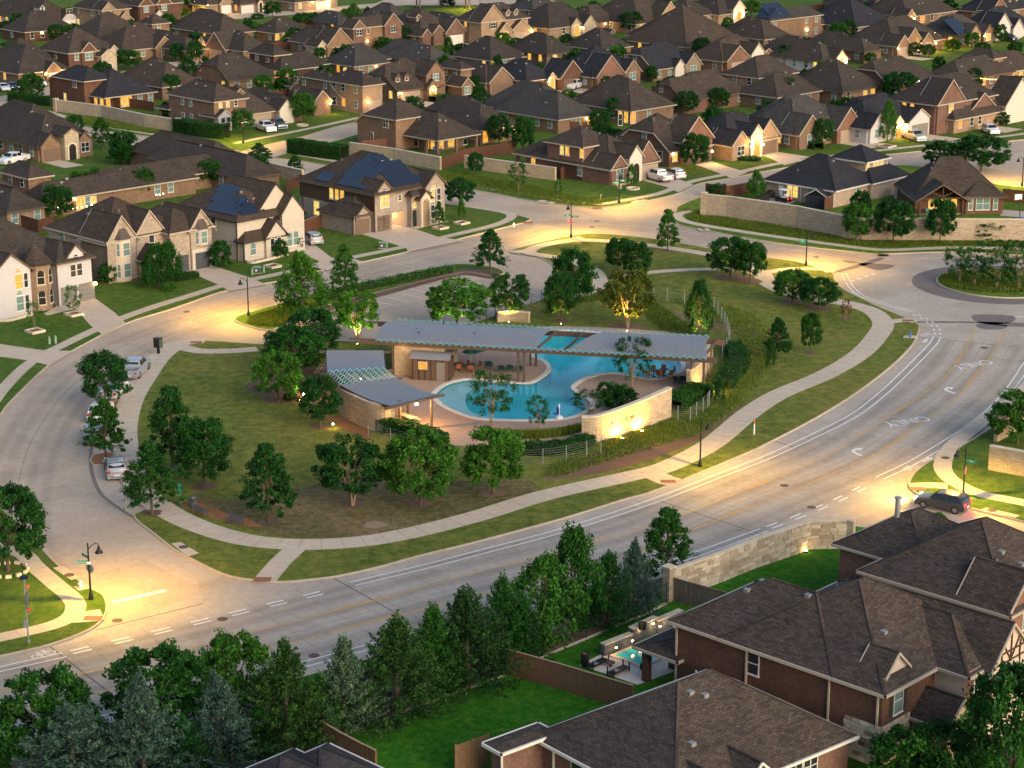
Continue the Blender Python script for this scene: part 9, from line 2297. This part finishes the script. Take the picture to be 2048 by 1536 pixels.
for q, mt in (((905, 950), 'plastic_black'), ((955, 965), 'fabric_teal'), ((860, 965), 'plastic_black')): chair(Q('f', *q), .3, mt, {'plastic_black': 'dark patio chair on the lit timber patio%s' % (' nearer the post' if q[0] < 880 else ' by the table'), 'fabric_teal': 'teal patio chair on the lit timber patio'}[mt], 'timber patio chairs')
for q in ((555, 890), (590, 885)): chair(Q('b', *q), .5, 'plastic_blue', 'blue patio chair at the brick patio, %s one' % ('left' if q[0] < 570 else 'right'), 'blue patio chairs')
# bicycles at the rack
def bicycle(px, rz, lab):
 t = thing('bicycle', px, lab, 'bicycle', rz)
 for x in (-.5, .5): MB().tube([(x + .33 * math.cos(a), 0, .33 + .33 * math.sin(a)) for a in np.linspace(0, 2 * PI, 15)], .02, 5).build('wheel', 'tyre', t)
 f_ = MB()
 for a, b2 in (((-.5, .33), (-.15, .8)), ((-.15, .8), (.4, .85)), ((.5, .33), (.38, .98)), ((-.1, .33), (.4, .85)), ((-.5, .33), (-.1, .33)), ((-.1, .33), (-.2, .95))): f_.bar((a[0], 0, a[1]), (b2[0], 0, b2[1]), .03, .03)
 f_.build('frame', 'metal_grey', t); MB().box(-.32, -.1, -.07, .07, .95, 1.0).build('saddle', 'plastic_black', t); MB().bar((.36, -.25, 1.0), (.36, .25, 1.0), .03, .03).build('handlebar', 'metal_black', t)
bicycle(Q('r', 215, 685), R_(10), 'bicycle leaning at the left end of the small pavilion')
bicycle(Q('r', 240, 650), R_(-8), 'second bicycle behind it at the small pavilion rack')
# string lights
def string_lights(pts, z, lab, mat='fairy', n_=10, sag=.4):
 t = empty('string_lights', (*pts[0], z)); tag(t, lab, 'string lights'); cb = MB()
 a, b2 = Vector(pts[0]), Vector(pts[1]); last = None
 for k in range(n_ + 1):
  s_ = k / n_; p = (b2 - a) * s_; q = (p.x, p.y, -sag * 4 * s_ * (1 - s_))
  if last: cb.bar(last, q, .02, .02)
  MB().lathe([(.03, -.14), (.085, -.08), (.06, 0)], 6).build('bulb', mat if isinstance(mat, str) else mat[k % len(mat)], t, q); last = q
 cb.build('cable', 'metal_black', t); return t
sl_ = string_lights([G(*Q('E', 1625, 765), 2.6).xy, G(*Q('E', 1960, 755), 2.6).xy], 2.7, 'glowing orange string lights on the far right patio', 'fairy', 26, .35); glow('string_glow', sl_, (9, 3, -.6), 70, (1, .4, .1), .5)
emis('fairy_red', (1, .05, .05), 4); emis('fairy_blue', (.1, .15, 1), 4)
string_lights([G(*Q('B', 700, 740), 2.6).xy, G(*Q('B', 900, 745), 2.6).xy], 2.8, 'red and blue festoon lights on a far backyard', ('fairy_red', 'fairy_blue', 'fairy'), 9, .3)
s2 = string_lights([G(*Q('h', 90, 410), 2.4).xy, G(*Q('h', 530, 390), 2.4).xy], 2.4, 'warm festoon bulbs on the patio behind the grey brick house', 'bulb', 8, .4); glow('string_glow', s2, (6, 4, -.3), 45, (1, .6, .2), .5)
s3 = string_lights([G(*Q('g', 85, 228), 2.4).xy, G(*Q('g', 160, 215), 2.4).xy], 2.4, 'three festoon bulbs between the dark trees behind the corner house', 'bulb', 3, .1); glow('string_glow', s3, (.5, .5, -.3), 25, (1, .6, .2), .3)
s4 = string_lights([G(*Q('h', 1270, 280), 2.4).xy, G(*Q('h', 1345, 265), 2.4).xy], 2.4, 'two festoon bulbs behind the solar roof', 'bulb', 2, .1); glow('string_glow', s4, (.5, .5, -.3), 25, (1, .6, .2), .3)
# ---- near backyard pool
yr = G(*Q('w', 640, 480), GZ); rzY = heading(Q('w', 290, 495), Q('w', 980, 190))
yd = thing('backyard_pool', Q('w', 640, 480), 'small turquoise backyard pool with blue stone spillway wall', 'swimming pool', rzY)
def yl_(px): 
 g = G(*Q('w', *px), GZ) - yr; c, s_ = math.cos(-rzY), math.sin(-rzY); return (g.x * c - g.y * s_, g.x * s_ + g.y * c)
sheet('patio', ground_pts(QL('w', [(80, 635), (270, 540), (400, 545), (660, 420), (1000, 250), (1050, 620), (900, 700), (600, 810), (330, 715)])), Z1, cpm)  # pale coping material stands in for pool light on the patio
pp = [yl_(q) for q in ((400, 540), (560, 470), (760, 375), (990, 265), (1000, 330), (900, 420), (790, 560), (640, 630), (520, 575))]
MB().prism(pp if area2([Vector(p) for p in pp]) > 0 else pp[::-1], .0, .055).build('water', 'pool_water_lit', yd)
rim_ = [Vector(p) for p in pp]; rim_ = rim_ if area2(rim_) > 0 else rim_[::-1]; ro = offset_line(rim_, -.3, True); rb_ = MB()
for i in range(len(rim_)):
 j = (i + 1) % len(rim_); rb_.face([(*ro[i], .075), (*ro[j], .075), (*rim_[j], .075), (*rim_[i], .075)]); rb_.face([(*rim_[i], .075), (*rim_[j], .075), (*rim_[j], .0), (*rim_[i], .0)])
rb_.build('coping', 'limestone', yd)
segs = (((290, 535), (540, 435), .85), ((540, 425), (760, 320), 1.15), ((765, 330), (985, 235), .95))
for a, b2, hh in segs:
 A, B = Vector(yl_(a)), Vector(yl_(b2)); nn = (B - A).normalized(); nn = Vector((-nn.y, nn.x)) * .2; mid = (A + B) / 2
 w_ = MB(); w_.prism([tuple(A - nn), tuple(B - nn), tuple(B + nn), tuple(A + nn)], 0, hh); w_.build('spill_wall', 'stone_blue', yd); c_ = MB(); nn *= 1.3; c_.prism([tuple(A - nn), tuple(B - nn), tuple(B + nn), tuple(A + nn)], hh + .002, hh + .1); c_.build('wall_cap', 'limestone', yd)
for q, zz in (((385, 490), .62), ((530, 430), .62), ((600, 360), .92), ((715, 310), .92), ((775, 310), .7), ((845, 275), .7)):
 x, y = yl_((q[0], q[1] + 38)); o = MB().box(-.06, .06, -.06, .0, 0, .08).build('scupper_light', 'bulb', yd, (x, y - .24, zz)); glow('scupper_glow', o, (0, -.14, -.02), 6, (1, .55, .2), .04)
for n0, q in enumerate(((245, 625), (430, 690))):
 t = thing('pool_lounger', Q('w', *q), 'black mesh lounger on the near pool patio, %s one' % ('upper' if n0 == 0 else 'lower'), 'lounger', rzY, z=GZ + .02); MB().box(-.95, .95, -.33, .33, .22, .28).build('bed', 'plastic_black', t)
 for x, y in ((-.85, -.3), (.85, -.3), (-.85, .3), (.85, .3)): MB().box(x - .035, x + .035, y - .035, y + .035, 0, .7).build('leg', 'plastic_black', t)
 MB().box(-.5, -.1, -.2, .2, .281, .33).build('cushion', 'metal_grey', t)
t = thing('fire_pit_table', Q('w', 360, 632), 'round dark side table between the two black loungers', 'table', z=GZ + .02); MB().lathe([(.35, .3), (.35, .36)], 14).build('table_top', 'iron_cover', t); MB().lathe([(.12, 0), (.1, .3)], 8).build('pedestal', 'iron_cover', t); t.name = 'side_table'
for n0, (q, zz, hh) in enumerate((((135, 625), GZ, 1.0), ((645, 300), 1.2, .5))):
 t = thing('planter', Q('w', *q), ('tall dark planter at the left end of the near patio', 'dark bowl planter on the spillway wall')[n0], 'planter', z=zz); MB().lathe([(.28, 0), (.32, hh * .8), (.34, hh), (.28, hh), (.26, hh - .1)], 12).build('pot', 'plastic_black', t); MB().lathe([(.25, hh - .1), (.25, hh - .08)], 12).build('soil', 'mulch', t)
for n0, q in enumerate(((945, 275), (968, 270))):
 o = MB().lathe([(.02, .02), (.16, .08), (.2, .2), (.16, .32), (.02, .38)], 10).build('beach_ball', ('plastic_white', 'balloon_pink')[n0], None, (*G(*Q('w', *q), GZ).xy, GZ + .06)); tag(o, ('white', 'pink')[n0] + ' ball at the far end of the near pool', 'ball')
t = thing('lantern', Q('w', 635, 655), 'small black lantern at the near pool edge', 'lantern', z=GZ + .02); MB().box(-.1, .1, -.1, .1, 0, .45).build('body', 'plastic_black', t); MB().tube([(-.08, 0, .45), (0, 0, .62), (.08, 0, .45)], .012, 5).build('handle', 'metal_black', t)
# shelter at the very top
t = thing('park_shelter', (886, 16), 'dark flat-roofed park shelter at the top edge', 'shelter', R_(10)); MB().box(-8, 8, -4, 4, 3.0, 3.5).build('roof', 'shingle_blue', t)
for x in (-7, 7):
 for y in (-3.5, 3.5): MB().box(x - .2, x + .2, y - .2, y + .2, 0, 3.0).build('post', 'steel_brown', t)
# ================================================================ LABELS THAT COUNT FROM A FIND-ABLE ROW
ORD = ['first', 'second', 'third', 'fourth', 'fifth', 'sixth', 'seventh', 'eighth', 'ninth', 'tenth', 'eleventh', 'twelfth', 'thirteenth', 'fourteenth', 'fifteenth', 'sixteenth', 'seventeenth', 'eighteenth', 'nineteenth']
for t_ in ('twent', 'thirt', 'fort', 'fift', 'sixt', 'sevent', 'eight', 'ninet'): ORD += [t_ + 'ieth'] + [t_ + 'y-' + q for q in ORD[:9]]
RW = {'r0': 'topmost row', 'r1': 'second row from the top', 'r2': 'third row from the top', 'r3': 'fourth row from the top', 'r4': 'fifth row from the top', 'r5': 'sixth row from the top', 'r6': 'seventh row from the top', 'r7': 'row just behind the left house fronts'}
RFW = {'b': 'brown roofed', 'g': 'grey roofed', 'n': 'navy roofed', 'w': 'warm brown roofed'}
WLW = {'k': 'brick', 'd': 'dark brick', 'r': 'red brick', 't': 'tan', 'g': 'grey brick', 'w': 'white', 's': 'stone'}
for rk in RW:
 hs_ = sorted([h for h in HOUSES if h.row == rk], key=lambda h: h.kx)
 for i, h in enumerate(hs_):
  h.root['label'] = '%s %s house, %s from left in the %s' % (RFW[h.info['rf']], WLW[h.info['wl']], ORD[i], RW[rk]); h.root['group'] = 'houses of the ' + RW[rk]
  if 'fence' in h.info: h.info['fence']['label'] = 'red fence behind %s house from left, %s' % (ORD[i], RW[rk])
KW = {'oak': 'rounded', 'elm': 'pointed', 'multi': 'multi-trunk', 'sparse': 'thin airy', 'column': 'slim upright', 'cedar': 'feathery conical', 'cedar2': 'narrow conical', 'bush': 'low bushy'}
MW = {'leaf_oak': 'dark green', 'leaf_elm': 'green', 'leaf_bright': 'bright green', 'leaf_cedar': 'olive green', 'leaf_blue': 'blue-grey', 'leaf_hedge': 'grey-green', 'leaf_red': 'reddish', 'leaf_amber': 'amber lit'}
for q in TREES:
 if q['area'].startswith('trees among'): q['area'] = 'trees among the %s far roofs' % ('left', 'middle', 'right')[min(2, max(0, int(q['x'] // 683)))]; q['o']['group'] = q['area']
for ar in sorted({q['area'] for q in TREES}):
 ls = sorted([q for q in TREES if q['area'] == ar], key=lambda q: q['x'])
 for i, q in enumerate(ls):
  q['o']['label'] = '%s %s %s, %s from left of the %s' % (KW[q['kind']], MW[q['mat']], 'shrub' if ar.startswith('shrub') else 'tree', ORD[i], ar)
DISCS.sort(key=lambda q: q[1][0])
for i, (o, _) in enumerate(DISCS): tag(o, 'round iron manhole cover, %s from the left in the picture' % ORD[i], 'manhole cover', 'manhole covers')
chs = {}
for o in [q for q in COL.objects if q.get('category') == 'chair']: chs.setdefault(o['label'], []).append(o)
for lb, ls in chs.items():
 if len(ls) > 1:
  ls.sort(key=lambda o: PJ(o.location)[0])
  for i, o in enumerate(ls): o['label'] = lb + ', %s from left' % ORD[i]
